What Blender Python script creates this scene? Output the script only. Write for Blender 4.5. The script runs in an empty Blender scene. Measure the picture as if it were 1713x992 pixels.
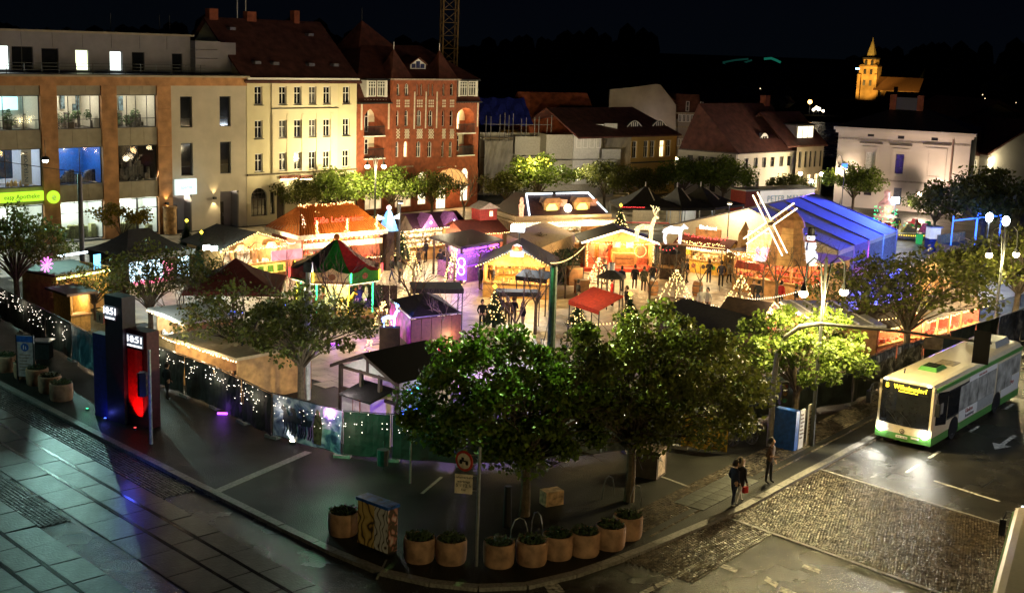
import bpy, math, random
import numpy as np
from mathutils import Vector as V, Matrix as MX, Euler
R = random.Random(7)
PI = math.pi
SC = bpy.context.scene
COL = SC.collection
rad = math.radians
# ---------------------------------------------------------------- camera
FPX, PITCH, ROLL, HC = 2122.1, .1953, .0339, 16.67
cp, sp_, cr, sr = math.cos(PITCH), math.sin(PITCH), math.cos(ROLL), math.sin(ROLL)
cR = V((cr, sr*sp_, sr*cp)); cU = V((-sr, cr*sp_, cr*cp)); cF = V((0, cp, -sp_))
cam = bpy.data.cameras.new('camera'); camo = bpy.data.objects.new('camera', cam); COL.objects.link(camo)
cam.sensor_width = 36; cam.lens = 36*FPX/1713; cam.clip_start = .5; cam.clip_end = 8000
camo.matrix_world = MX(((cR.x, cU.x, -cF.x, 0), (cR.y, cU.y, -cF.y, 0), (cR.z, cU.z, -cF.z, HC), (0, 0, 0, 1)))
SC.camera = camo
# ---------------------------------------------------------------- sky (night)
W = bpy.data.worlds.new('World'); SC.world = W; W.use_nodes = True
wn = W.node_tree.nodes; bg = wn['Background']
wl_ = W.node_tree.links; wt = wn.new('ShaderNodeTexCoord'); wz = wn.new('ShaderNodeSeparateXYZ'); wr = wn.new('ShaderNodeValToRGB'); wno = wn.new('ShaderNodeTexNoise'); wm = wn.new('ShaderNodeMath'); wm.operation = 'MULTIPLY_ADD'
wl_.new(wt.outputs['Generated'], wz.inputs[0]); wl_.new(wt.outputs['Generated'], wno.inputs['Vector']); wno.inputs['Scale'].default_value = 5; wno.inputs['Detail'].default_value = 5
wl_.new(wno.outputs['Fac'], wm.inputs[0]); wm.inputs[1].default_value = .12; wl_.new(wz.outputs['Z'], wm.inputs[2]); wl_.new(wm.outputs[0], wr.inputs[0])
we = wr.color_ramp.elements; we[0].position = .03; we[0].color = (.0006, .0011, .0017, 1); we[1].position = .16; we[1].color = (.0005, .0006, .0018, 1)   # clouded night sky, a little town glow low down
wl_.new(wr.outputs[0], bg.inputs[0]); bg.inputs[1].default_value = 1
SC.view_settings.view_transform = 'Standard'; SC.view_settings.look = 'None'
SC.view_settings.exposure = .75; SC.view_settings.gamma = 1
cy = SC.cycles
cy.use_denoising = True; cy.max_bounces = 5; cy.diffuse_bounces = 2; cy.glossy_bounces = 3
cy.transmission_bounces = 3; cy.transparent_max_bounces = 8
cy.sample_clamp_indirect = 2.0; cy.sample_clamp_direct = 30; cy.caustics_reflective = False; cy.caustics_refractive = False
cy.use_light_tree = True
# ---------------------------------------------------------------- pixel ray -> place on the ground (or at height z)
def ray(x, y): return cF + cR*((x-856.5)/FPX) - cU*((y-496)/FPX)
def G(x, y, z=0.):
    a = ray(x, y); t = (z-HC)/a.z
    return V((a.x*t, a.y*t, z))
class Fr:                      # upright facade plane: local x along it, y into the building, z up
    def __init__(s, p, ang):
        s.p = V((p[0], p[1], 0)); s.a = ang; s.u = V((math.cos(ang), math.sin(ang), 0)); s.n = V((-s.u.y, s.u.x, 0))
    def __call__(s, x, y, d=0):
        a = ray(x, y); o = V((0, 0, HC)); t = ((s.p+s.n*d-o).dot(s.n))/a.dot(s.n); q = o+a*t
        return ((q-s.p).dot(s.u), q.z)
    def w(s, x, y, z=0): return s.p+s.u*x+s.n*y+V((0, 0, z))
# ---------------------------------------------------------------- materials
MATS = {}
def nodes(m):
    m.use_nodes = True; nt = m.node_tree
    return nt, nt.nodes, nt.links, nt.nodes['Principled BSDF']
def mat(name, col, r=.65, metal=0, var=.25, scale=6., bump=0., bscale=None, spec=.4, island=0., wet=0., coat=0.):
    if name in MATS: return MATS[name]
    m = bpy.data.materials.new(name); nt, N, L, b = nodes(m); MATS[name] = m
    b.inputs['Roughness'].default_value = r; b.inputs['Metallic'].default_value = metal
    b.inputs['Specular IOR Level'].default_value = spec; b.inputs['Coat Weight'].default_value = coat
    tc = N.new('ShaderNodeTexCoord'); no = N.new('ShaderNodeTexNoise'); no.inputs['Scale'].default_value = scale
    no.inputs['Detail'].default_value = 5; L.new(tc.outputs['Object'], no.inputs['Vector'])
    mp = N.new('ShaderNodeMapRange'); mp.inputs[3].default_value = 1-var*1.6; mp.inputs[4].default_value = 1+var*1.6
    mp.inputs[1].default_value = .25; mp.inputs[2].default_value = .75
    L.new(no.outputs['Fac'], mp.inputs[0]); fac = mp.outputs[0]
    if island:
        gi = N.new('ShaderNodeNewGeometry'); m2 = N.new('ShaderNodeMapRange'); m2.inputs[3].default_value = 1-island; m2.inputs[4].default_value = 1+island
        L.new(gi.outputs['Random Per Island'], m2.inputs[0]); mu = N.new('ShaderNodeMath'); mu.operation = 'MULTIPLY'
        L.new(fac, mu.inputs[0]); L.new(m2.outputs[0], mu.inputs[1]); fac = mu.outputs[0]
    sc = N.new('ShaderNodeVectorMath'); sc.operation = 'SCALE'; sc.inputs[0].default_value = col[:3]
    L.new(fac, sc.inputs['Scale']); L.new(sc.outputs[0], b.inputs['Base Color'])
    if bump:
        bn = N.new('ShaderNodeTexNoise'); bn.inputs['Scale'].default_value = bscale or scale*6; bn.inputs['Detail'].default_value = 4
        L.new(tc.outputs['Object'], bn.inputs['Vector']); bu = N.new('ShaderNodeBump'); bu.inputs['Strength'].default_value = bump; bu.inputs['Distance'].default_value = .05
        L.new(bn.outputs['Fac'], bu.inputs['Height']); L.new(bu.outputs[0], b.inputs['Normal'])
    if wet:                    # puddled: roughness follows large soft patches
        w = N.new('ShaderNodeTexNoise'); w.inputs['Scale'].default_value = .45; w.inputs['Detail'].default_value = 6; L.new(tc.outputs['Object'], w.inputs['Vector'])
        mr = N.new('ShaderNodeMapRange'); mr.inputs[1].default_value = .25; mr.inputs[2].default_value = .75; mr.inputs[3].default_value = wet; mr.inputs[4].default_value = r
        L.new(w.outputs['Fac'], mr.inputs[0]); L.new(mr.outputs[0], b.inputs['Roughness'])
    return m
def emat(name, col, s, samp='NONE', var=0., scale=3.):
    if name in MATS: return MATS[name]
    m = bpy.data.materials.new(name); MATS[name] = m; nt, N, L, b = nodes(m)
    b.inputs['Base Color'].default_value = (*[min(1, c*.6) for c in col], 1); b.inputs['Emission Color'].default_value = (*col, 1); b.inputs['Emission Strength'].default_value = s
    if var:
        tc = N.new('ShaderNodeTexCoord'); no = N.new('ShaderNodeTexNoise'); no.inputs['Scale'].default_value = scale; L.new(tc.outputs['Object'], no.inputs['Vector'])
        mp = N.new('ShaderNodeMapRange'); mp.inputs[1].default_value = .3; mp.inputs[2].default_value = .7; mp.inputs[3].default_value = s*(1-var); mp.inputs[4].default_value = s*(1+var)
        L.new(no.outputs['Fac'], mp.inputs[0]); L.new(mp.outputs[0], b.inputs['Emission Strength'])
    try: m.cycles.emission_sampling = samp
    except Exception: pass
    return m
def glassmat():
    m = bpy.data.materials.new('clear_glass'); MATS['clear_glass'] = m; nt, N, L, b = nodes(m)
    tr = N.new('ShaderNodeBsdfTransparent'); tr.inputs[0].default_value = (.9, .93, .92, 1); gl = N.new('ShaderNodeBsdfGlossy'); gl.inputs['Roughness'].default_value = .03
    mx = N.new('ShaderNodeMixShader'); fr = N.new('ShaderNodeFresnel'); fr.inputs[0].default_value = 1.5
    L.new(fr.outputs[0], mx.inputs[0]); L.new(tr.outputs[0], mx.inputs[1]); L.new(gl.outputs[0], mx.inputs[2]); L.new(mx.outputs[0], N['Material Output'].inputs[0])
    return m
GLASS = glassmat()
PANE = mat('dark_glass', (.012, .014, .018), .06, spec=.8, var=.1)
PANE_B = mat('curtained_glass', (.10, .10, .10), .1, spec=.7, var=.5, scale=3)
WHITEP = mat('white_paint', (.75, .74, .72), .5, var=.05)
BLACK = mat('black_paint', (.015, .015, .017), .4, var=.1)
STEEL = mat('galvanised_steel', (.35, .36, .37), .4, .8, var=.15)
DSTEEL = mat('dark_steel', (.06, .065, .07), .45, .5)
GREENP = mat('green_iron', (.03, .055, .04), .45, .2)
BULB = emat('warm_bulb', (1, .64, .22), 2.6)
BULBW = emat('white_bulb', (1, .78, .45), 2.6)
BULBC = emat('cold_bulb', (.75, .88, 1), 9.)
BULBB = emat('blue_bulb', (.05, .12, 1), 3.5)
BULBV = emat('violet_bulb', (.45, .08, 1), 2.5)
BULBR = emat('red_bulb', (1, .06, .06), 2.2)
BULBG = emat('green_bulb', (.05, 1, .35), 2.2)
BULBY = emat('yellow_bulb', (1, .75, .05), 3.)
LAMPW = emat('warm_lamp', (1, .80, .48), 22., 'NONE')
LAMPC = emat('cool_lamp', (.80, .92, 1), 22., 'NONE')
# ---------------------------------------------------------------- mesh builder
class MB:
    def __init__(s): s.v = []; s.f = []; s.m = []; s.i = 0; s.X = None
    def pt(s, p):
        if s.X is not None: p = s.X @ V(p)
        s.v.append((p[0], p[1], p[2])); return len(s.v)-1
    def face(s, ids): s.f.append(tuple(ids)); s.m.append(s.i)
    def poly(s, P): s.face([s.pt(p) for p in P]); return s
    def box(s, x0, y0, z0, x1, y1, z1, bot=True):
        a = [s.pt(p) for p in ((x0, y0, z0), (x1, y0, z0), (x1, y1, z0), (x0, y1, z0), (x0, y0, z1), (x1, y0, z1), (x1, y1, z1), (x0, y1, z1))]
        for q in ((0, 1, 5, 4), (1, 2, 6, 5), (2, 3, 7, 6), (3, 0, 4, 7), (4, 5, 6, 7)): s.face([a[k] for k in q])
        if bot: s.face([a[k] for k in (3, 2, 1, 0)])
        return s
    def cbox(s, c, d): return s.box(c[0]-d[0]/2, c[1]-d[1]/2, c[2]-d[2]/2, c[0]+d[0]/2, c[1]+d[1]/2, c[2]+d[2]/2)
    def frus(s, b, t, z0, z1):  # b,t = (x0,y0,x1,y1)
        P = lambda r, z: [(r[0], r[1], z), (r[2], r[1], z), (r[2], r[3], z), (r[0], r[3], z)]
        a = [s.pt(p) for p in P(b, z0)+P(t, z1)]
        for q in ((0, 1, 5, 4), (1, 2, 6, 5), (2, 3, 7, 6), (3, 0, 4, 7), (4, 5, 6, 7), (3, 2, 1, 0)): s.face([a[k] for k in q])
        return s
    def tube(s, pts, r, n=6, cap=True):
        pts = [V(p) for p in pts]; k = len(pts); rr = r if isinstance(r, (list, tuple)) else [r]*k
        rings = []; prev = None
        for i, p in enumerate(pts):
            t = (pts[min(i+1, k-1)]-pts[max(i-1, 0)])
            t = t.normalized() if t.length > 1e-9 else V((0, 0, 1))
            if prev is None: a = t.orthogonal().normalized()
            else:
                a = prev-t*prev.dot(t); a = a.normalized() if a.length > 1e-6 else t.orthogonal().normalized()
            prev = a; b = t.cross(a)
            rings.append([s.pt(p+a*(rr[i]*math.cos(2*PI*j/n))+b*(rr[i]*math.sin(2*PI*j/n))) for j in range(n)])
        for i in range(k-1):
            for j in range(n): s.face((rings[i][j], rings[i][(j+1) % n], rings[i+1][(j+1) % n], rings[i+1][j]))
        if cap: s.face(rings[0][::-1]); s.face(rings[-1])
        return s
    def lathe(s, prof, n=12, c=(0, 0), cap=True):
        rings = []
        for r, z in prof: rings.append([s.pt((c[0]+r*math.cos(2*PI*j/n), c[1]+r*math.sin(2*PI*j/n), z)) for j in range(n)])
        for i in range(len(prof)-1):
            for j in range(n): s.face((rings[i][j], rings[i][(j+1) % n], rings[i+1][(j+1) % n], rings[i+1][j]))
        if cap: s.face(rings[0][::-1]); s.face(rings[-1])
        return s
    def prism(s, P, y0, y1):    # polygon in x,z extruded along y
        a = [s.pt((x, y0, z)) for x, z in P]; b = [s.pt((x, y1, z)) for x, z in P]; n = len(P)
        s.face(a); s.face(b[::-1])
        for i in range(n): s.face((a[i], b[i], b[(i+1) % n], a[(i+1) % n]))
        return s
    def slab(s, P, z0, z1):     # polygon in x,y extruded along z
        a = [s.pt((x, y, z1)) for x, y in P]; b = [s.pt((x, y, z0)) for x, y in P]; n = len(P)
        s.face(a)
        for i in range(n): s.face((b[i], b[(i+1) % n], a[(i+1) % n], a[i]))
        return s
    def ball(s, c, r, n=6, m=4, sz=1.):
        rings = []
        for i in range(1, m):
            t = PI*i/m; rings.append([s.pt((c[0]+r*math.sin(t)*math.cos(2*PI*j/n), c[1]+r*math.sin(t)*math.sin(2*PI*j/n), c[2]+r*sz*math.cos(t))) for j in range(n)])
        a = s.pt((c[0], c[1], c[2]+r*sz)); b = s.pt((c[0], c[1], c[2]-r*sz))
        for j in range(n):
            s.face((a, rings[0][j], rings[0][(j+1) % n])); s.face((b, rings[-1][(j+1) % n], rings[-1][j]))
            for i in range(m-2): s.face((rings[i][j], rings[i+1][j], rings[i+1][(j+1) % n], rings[i][(j+1) % n]))
        return s
    def octa(s, c, r):
        a = [s.pt((c[0]+x*r, c[1]+y*r, c[2]+z*r)) for x, y, z in ((1, 0, 0), (0, 1, 0), (-1, 0, 0), (0, -1, 0), (0, 0, 1), (0, 0, -1))]
        for q in ((0, 1, 4), (1, 2, 4), (2, 3, 4), (3, 0, 4), (1, 0, 5), (2, 1, 5), (3, 2, 5), (0, 3, 5)): s.face([a[k] for k in q])
        return s
    def mesh(s, name, mats, smooth=False):
        me = bpy.data.meshes.new(name); me.from_pydata(s.v, [], s.f)
        for m in (mats if isinstance(mats, (list, tuple)) else [mats]): me.materials.append(m)
        if any(s.m): me.polygons.foreach_set('material_index', s.m)
        if smooth: me.polygons.foreach_set('use_smooth', [True]*len(s.f))
        return me
    def obj(s, name, mats, parent=None, loc=(0, 0, 0), rot=(0, 0, 0), smooth=False, label=None):
        return inst(name, s.mesh(name, mats, smooth), parent, loc, rot, label=label)
KIDS = {}
def inst(name, me, parent=None, loc=(0, 0, 0), rot=(0, 0, 0), scale=None, label=None):
    o = bpy.data.objects.new(name, me); COL.objects.link(o); o.location = loc; o.rotation_euler = rot
    if scale: o.scale = scale if isinstance(scale, (tuple, list)) else (scale,)*3
    if parent is not None: o.parent = parent; KIDS.setdefault(parent.name, []).append(o)
    if label: o['label'] = label
    return o
def T(name, label, cat, loc=(0, 0, 0), rz=0, group=None):
    o = bpy.data.objects.new(name, None); COL.objects.link(o); o.location = loc; o.rotation_euler = (0, 0, rz); o.empty_display_size = .3
    o['label'] = label; o['category'] = cat
    if group: o['group'] = group
    return o
def tag(o, label, cat, group=None):
    o['label'] = label; o['category'] = cat
    if group: o['group'] = group
    return o
def kind(o, k): o['kind'] = k; return o
def dup(o, loc=None, rz=None, label=None, parent=None, scale=None):
    c = o.copy(); COL.objects.link(c)
    if parent is not None: c.parent = parent; KIDS.setdefault(parent.name, []).append(c)
    if loc is not None: c.location = loc
    if rz is not None: c.rotation_euler = (0, 0, rz)
    if scale: c.scale = scale if isinstance(scale, (tuple, list)) else (scale,)*3
    if label: c['label'] = label
    for k in list(KIDS.get(o.name, ())): dup(k, parent=c)
    return c
def point(loc, w, col=(1, .72, .40), r=.12, parent=None, name='lamp_light'):
    l = bpy.data.lights.new(name, 'POINT'); l.energy = w; l.color = col; l.shadow_soft_size = r
    o = bpy.data.objects.new(name, l); COL.objects.link(o); o.location = loc
    if parent is not None: o.parent = parent; KIDS.setdefault(parent.name, []).append(o)
    return o
def spot(loc, to, w, col, ang=60, r=.08, parent=None, blend=.5, name='spot_light'):
    l = bpy.data.lights.new(name, 'SPOT'); l.energy = w; l.color = col; l.spot_size = rad(ang); l.spot_blend = blend; l.shadow_soft_size = r
    o = bpy.data.objects.new(name, l); COL.objects.link(o); o.location = loc
    o.rotation_euler = (V(to)-V(loc)).to_track_quat('-Z', 'Y').to_euler()
    if parent is not None: o.parent = parent; KIDS.setdefault(parent.name, []).append(o)
    return o
TXT = {}
def text(s, size, m, parent, loc, rot=(PI/2, 0, 0), name='lettering', ext=.008, align='CENTER', sx=1.):
    k = (s, round(size, 3), m.name, align)
    if k not in TXT:
        c = bpy.data.curves.new('lettering', 'FONT'); c.body = s; c.size = size; c.extrude = ext; c.align_x = align; c.align_y = 'CENTER'; c.resolution_u = 2
        t = bpy.data.objects.new('t', c); COL.objects.link(t); bpy.context.view_layer.update()
        me = bpy.data.meshes.new_from_object(t.evaluated_get(bpy.context.evaluated_depsgraph_get())); bpy.data.objects.remove(t); bpy.data.curves.remove(c)
        me.materials.clear(); me.materials.append(m); me.name = 'lettering'; TXT[k] = me
    return inst(name, TXT[k], parent, loc, rot, scale=(sx, 1, 1) if sx != 1 else None)
# ---------------------------------------------------------------- walls and windows
def arcpts(x0, x1, zs, zt, n=8):
    cx = (x0+x1)/2; a = (x1-x0)/2; return [(cx-a*math.cos(PI*i/n), zs+(zt-zs)*math.sin(PI*i/n)) for i in range(n+1)]
def wall(parent, w, h, holes, m, t=.25, x0=0., z0=0., y=0., name='wall', label=None):
    mb = MB()
    xs = sorted({round(v, 3) for v in [x0, w]+[q for o in holes for q in (o[0], o[2])] if x0 <= v <= w})
    zs = sorted({round(v, 3) for v in [z0, h]+[q for o in holes for q in (o[1], o[3])] if z0 <= v <= h})
    for i in range(len(xs)-1):
        for j in range(len(zs)-1):
            cx, cz = (xs[i]+xs[i+1])/2, (zs[j]+zs[j+1])/2
            if any(o[0] < cx < o[2] and o[1] < cz < o[3] for o in holes): continue
            mb.poly([(xs[i], y, zs[j]), (xs[i+1], y, zs[j]), (xs[i+1], y, zs[j+1]), (xs[i], y, zs[j+1])])
    for o in holes:
        a, b, c, d = o[:4]
        if len(o) > 4 and o[4]:
            zsp = d-o[4]; P = arcpts(a, c, zsp, d); n = len(P); h_ = n//2
            for k in range(h_): mb.poly([(a, y, d), (P[k][0], y, P[k][1]), (P[k+1][0], y, P[k+1][1])])
            for k in range(h_, n-1): mb.poly([(c, y, d), (P[k][0], y, P[k][1]), (P[k+1][0], y, P[k+1][1])])
            ed = [(a, b)]+P+[(c, b)]
        else: ed = [(a, b), (a, d), (c, d), (c, b)]
        for k in range(len(ed)):
            p, q = ed[k], ed[(k+1) % len(ed)]
            mb.poly([(p[0], y, p[1]), (p[0], y+t, p[1]), (q[0], y+t, q[1]), (q[0], y, q[1])])
    return mb.obj(name, m, parent, label=label)
WINC = {}
def window(parent, x0, z0, x1, z1, fm, pane=None, vs=(.5,), hs=(.66,), y=.16, fw=.07, sill=None, d=.06, name='window', sillm=None):
    w, h = round(x1-x0, 2), round(z1-z0, 2); k = (w, h, fm.name, vs, hs, fw)
    if k not in WINC:
        mb = MB(); mb.box(0, 0, 0, fw, d, h); mb.box(w-fw, 0, 0, w, d, h); mb.box(fw, 0, 0, w-fw, d, fw); mb.box(fw, 0, h-fw, w-fw, d, h)
        zz = [fw]+[h*q for q in hs]+[h-fw]
        for q in hs: mb.box(fw, .002, h*q-fw*.4, w-fw, d, h*q+fw*.4)
        for q in vs:
            for a, b in zip(zz[:-1], zz[1:]): mb.box(w*q-fw*.4, .004, a+fw*.4, w*q+fw*.4, d, b-fw*.4)
        pm = MB(); pm.poly([(0, 0, 0), (w, 0, 0), (w, 0, h), (0, 0, h)]); WINC[k] = (mb.mesh(name, fm), pm.mesh('pane', PANE), {})
    fme, pme, pc = WINC[k]
    o = inst(name, fme, parent, (x0, y, z0))
    if pane is not False:
        p = pane or PANE
        if p.name not in pc:
            q = pme.copy(); q.materials[0] = p; pc[p.name] = q
        inst('pane', pc[p.name], o, (0, d*.6, 0))
    if sill:
        ks = ('sill', w, sill, (sillm or fm).name)
        if ks not in WINC: WINC[ks] = MB().box(-.08, -sill, -.06, w+.08, 0.0, -.002).mesh('sill', sillm or fm)
        inst('sill', WINC[ks], o, (0, -y+.004, 0))
    return o
def gable_roof(parent, x0, x1, y0, y1, ze, zr, m, over=.3, yr=None, hipl=0, hipr=0, t=.18, name='roof', label=None):
    yr = (y0+y1)/2 if yr is None else yr; mb = MB(); A, B = x0-over, x1+over; k = (zr-ze)/(yr-y0); e0 = ze-over*k; e1 = ze-over*(zr-ze)/(y1-yr)
    r0, r1 = A+hipl, B-hipr
    for dz, fl in ((0, 0), (-t, 1)):
        P = [(A, y0-over, e0+dz), (B, y0-over, e0+dz), (B, y1+over, e1+dz), (A, y1+over, e1+dz), (r0, yr, zr+dz), (r1, yr, zr+dz)]
        Q = [(0, 1, 5, 4), (2, 3, 4, 5)]+([(3, 0, 4)] if hipl else [])+([(1, 2, 5)] if hipr else [])
        for q in Q: mb.poly([P[i] for i in (q if not fl else q[::-1])])
    mb.poly([(A, y0-over, e0-t), (B, y0-over, e0-t), (B, y0-over, e0), (A, y0-over, e0)])
    if not hipl: mb.poly([(A, y0-over, e0-t), (A, y0-over, e0), (A, yr, zr), (A, yr, zr-t)]); mb.poly([(A, yr, zr-t), (A, yr, zr), (A, y1+over, e1), (A, y1+over, e1-t)])
    if not hipr: mb.poly([(B, y0-over, e0-t), (B, y0-over, e0), (B, yr, zr), (B, yr, zr-t)]); mb.poly([(B, yr, zr-t), (B, yr, zr), (B, y1+over, e1), (B, y1+over, e1-t)])
    return mb.obj(name, m, parent, label=label)
def tilemat(name, col, sc=3.2, rough=.75):      # courses of roof tiles running along local x, seen from far away
    if name in MATS: return MATS[name]
    m = mat(name, col, rough, var=.35, scale=1.5); nt, N, L, b = nodes(m)
    tc = N.new('ShaderNodeTexCoord'); br = N.new('ShaderNodeTexBrick'); br.inputs['Scale'].default_value = sc; br.inputs['Mortar Size'].default_value = .03
    mpn = N.new('ShaderNodeMapping'); mpn.inputs['Rotation'].default_value = (PI/2, 0, 0)
    L.new(tc.outputs['Object'], mpn.inputs[0]); L.new(mpn.outputs[0], br.inputs['Vector'])
    bu = N.new('ShaderNodeBump'); bu.inputs['Strength'].default_value = .6; bu.inputs['Distance'].default_value = .08
    L.new(br.outputs['Fac'], bu.inputs['Height']); bu.invert = True; L.new(bu.outputs[0], b.inputs['Normal'])
    return m
def bulbs(parent, pts, m, r=.045, name='bulbs'):
    mb = MB()
    for p in pts: mb.octa(p, r)
    return kind(mb.obj(name, m, parent), 'stuff')
def along(P, step, sag=0.):
    out = []
    for a, b in zip(P[:-1], P[1:]):
        a, b = V(a), V(b); n = max(1, int((b-a).length/step))
        for i in range(n): t = i/n; out.append(a.lerp(b, t)-V((0, 0, sag*4*t*(1-t))))
    out.append(V(P[-1])); return out
# ================================================================ GROUND
ZR = -.12
M_earth = mat('dark_earth', (.012, .013, .011), 1, scale=.2, spec=0)
M_asph = mat('wet_asphalt', (.024, .022, .018), .34, var=.3, scale=1.2, bump=1.0, bscale=17, wet=.17, spec=.34)
M_pave = mat('dark_wet_paving', (.013, .0135, .011), .62, var=.4, scale=.7, bump=.6, bscale=22, wet=.42, spec=.15)
M_cob = mat('wet_cobble', (.12, .10, .075), .26, var=.3, scale=2, island=.45, spec=.6, bump=.25, bscale=60)
M_cob2 = mat('dark_wet_cobble', (.06, .062, .060), .32, var=.3, scale=2, island=.45, spec=.6, bump=.25, bscale=60)
M_slab = mat('wet_concrete_slab', (.085, .09, .085), .42, var=.3, scale=1.6, bump=.35, bscale=12, wet=.3, spec=.3)
M_kerb = mat('granite_kerb', (.20, .19, .175), .5, var=.3, scale=9, bump=.3)
M_sq = mat('square_granite', (.47, .40, .29), .5, var=.3, scale=.9, island=.16, bump=.3, bscale=30, wet=.3)
M_line = mat('worn_road_paint', (.42, .41, .36), .55, var=.7, scale=7, bump=.3, bscale=40)
M_rail = mat('tram_rail_steel', (.10, .095, .09), .22, .85, var=.3)
mb = MB(); mb.poly([(-5000, -300, -.30), (5000, -300, -.30), (5000, 7000, -.30), (-5000, 7000, -.30)])
kind(mb.obj('ground', M_earth), 'structure')
# kerb line of the square: tram street on the left, rounded corner, bus road on the right
KP = [G(*p, 0) for p in ((0, 640), (180, 733), (360, 823), (470, 878), (560, 921), (640, 954), (720, 972), (800, 980), (880, 977), (960, 958), (1040, 931), (1120, 899), (1240, 848), (1345, 791), (1450, 735))]
dl = (KP[0]-KP[2]).normalized(); RD = (KP[-1]-KP[-3]).normalized(); RD = V((.612, .791, 0)); RN = V((RD.y, -RD.x, 0))   # RN: across the road, away from the square
KP = [KP[0]+dl*90, KP[0]+dl*9]+KP+[KP[-1]+RD*8, KP[-1]+RD*20, KP[-1]+RD*60, KP[-1]+RD*140]
PV = [(p.x, p.y) for p in KP]+[(-60, 330), (-180, 200)]
mb = MB(); mb.slab(PV, -.2, 0); kind(mb.obj('pavement', M_pave), 'structure')
# roads
mb = MB(); mb.poly([(-140, -10, ZR), (140, -10, ZR), (230, 330, ZR), (20, 330, ZR), (-260, 200, ZR)]); road = kind(mb.obj('road', M_asph), 'structure')
# kerb stones
kerb = kind(T('kerb', 'k', 'k'), 'structure'); del kerb['label'], kerb['category']
kme = [MB().box(-.49, -.16, -.22, .49, .16, .012+R.uniform(-.006, .008)).mesh('kerb_stone', M_kerb) for _ in range(4)]
pts = []; 
for a, b in zip(KP[1:-2], KP[2:-1]):
    L_ = (b-a).length; n = max(1, round(L_/1.0)); ang = math.atan2((b-a).y, (b-a).x)
    for i in range(n):
        p = a.lerp(b, (i+.5)/n); inst('kerb_stone', R.choice(kme), kerb, (p.x, p.y, R.uniform(-.004, .004)), (0, 0, ang), scale=(L_/n, 1, 1))
def cobbles(name, parent, o, u, v, nu, nv, s, z, m, arc=0., arcw=1.4, h=.07, keep=None, brick=True):
    """real setts: each a little frustum with its own tilt"""
    rs = np.random.RandomState(nu*7+nv); Vv = []; F = []
    o = V(o); k = 0
    for j in range(nv):
        for i in range(nu):
            a = (i+(.5 if brick and j % 2 else 0))*s[0]; ph = (a/arcw) % 1.0
            b = j*s[1]+arc*(1-(2*ph-1)**2)
            if keep and not keep(a, b): continue
            c = o+u*a+v*b; g = .08; du, dv = s[0]*(.5-g*rs.uniform(.6, 1.6)), s[1]*(.5-g*rs.uniform(.6, 1.6))
            t1, t2, dz = rs.uniform(-.12, .12), rs.uniform(-.12, .12), rs.uniform(-.006, .006); c = c+u*rs.uniform(-.007, .007)+v*rs.uniform(-.007, .007)
            for q, (sx_, sy_) in enumerate(((-1, -1), (1, -1), (1, 1), (-1, 1))):
                p = c+u*(du*sx_)+v*(dv*sy_); Vv.append((p.x, p.y, z-h))
            for q, (sx_, sy_) in enumerate(((-1, -1), (1, -1), (1, 1), (-1, 1))):
                p = c+u*(du*.78*sx_)+v*(dv*.78*sy_); Vv.append((p.x, p.y, z+dz+t1*du*sx_+t2*dv*sy_))
            F += [(k+4, k+5, k+6, k+7), (k, k+1, k+5, k+4), (k+1, k+2, k+6, k+5), (k+2, k+3, k+7, k+6), (k+3, k, k+4, k+7)]; k += 8
    me = bpy.data.meshes.new(name); me.from_pydata(Vv, [], F); me.materials.append(m)
    return kind(inst(name, me, parent), 'stuff')
# cobbled crossing band over the bus road (segmental arcs)
A = G(1395, 795, ZR); B = G(1690, 885, ZR); C = G(1260, 880, ZR)
bu = (B-A).normalized(); bv = V((bu.y, -bu.x, 0)); wband = abs((C-A).dot(bv))
cobbles('cobbled_crossing', road, A-bu*1.2+V((0, 0, 0)), bu, bv, 176, int(wband/.112), (.107, .112), ZR+.035, M_cob, arc=.10, arcw=1.6)
# edge stones of the band, one row of cobbles along the kerb gutter
mb = MB()
for q in (-.15, wband+.05):
    for i in range(46):
        c = A+bu*(i*.4-1.0)+bv*q
        mb.X = MX.Translation(c) @ MX.Rotation(math.atan2(bu.y, bu.x), 4, 'Z'); mb.box(-.19, -.07, -.05, .19, .07, .034+R.uniform(-.004, .004))
kind(mb.obj('edge_stones', M_kerb, road), 'stuff')
g0 = KP[-8]
cobbles('gutter_cobbles', road, G(1040, 931, 0)+RN*.22+V((0, 0, 0)), RD, RN, 230, 20, (.14, .13), ZR+.03, M_cob, keep=lambda a, b: b < .9 or a < 7.5-b*.6)
# cobbled strip of the pavement behind the kerb stones
cobbles('pavement_cobbles', road, G(1110, 903, 0)-RN*2.2, RD, RN, 250, 13, (.14, .14), .022, M_cob, keep=lambda a, b: not (3.4 < a < 8.2 and .55 < b < 1.75) and not (1.3 < b < 1.55))
pme = [MB().box(-.31, -.31, -.03, .31, .31, .028+R.uniform(-.004, .006)).mesh('paver', M_slab) for _ in range(3)]
for i in range(7):
    for j in range(2):
        p = G(1110, 903, 0)-RN*2.2+RD*(3.75+i*.64)+RN*(.85+j*.64); inst('paver', R.choice(pme), road, (p.x, p.y, 0), (0, 0, math.atan2(RD.y, RD.x)))
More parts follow.
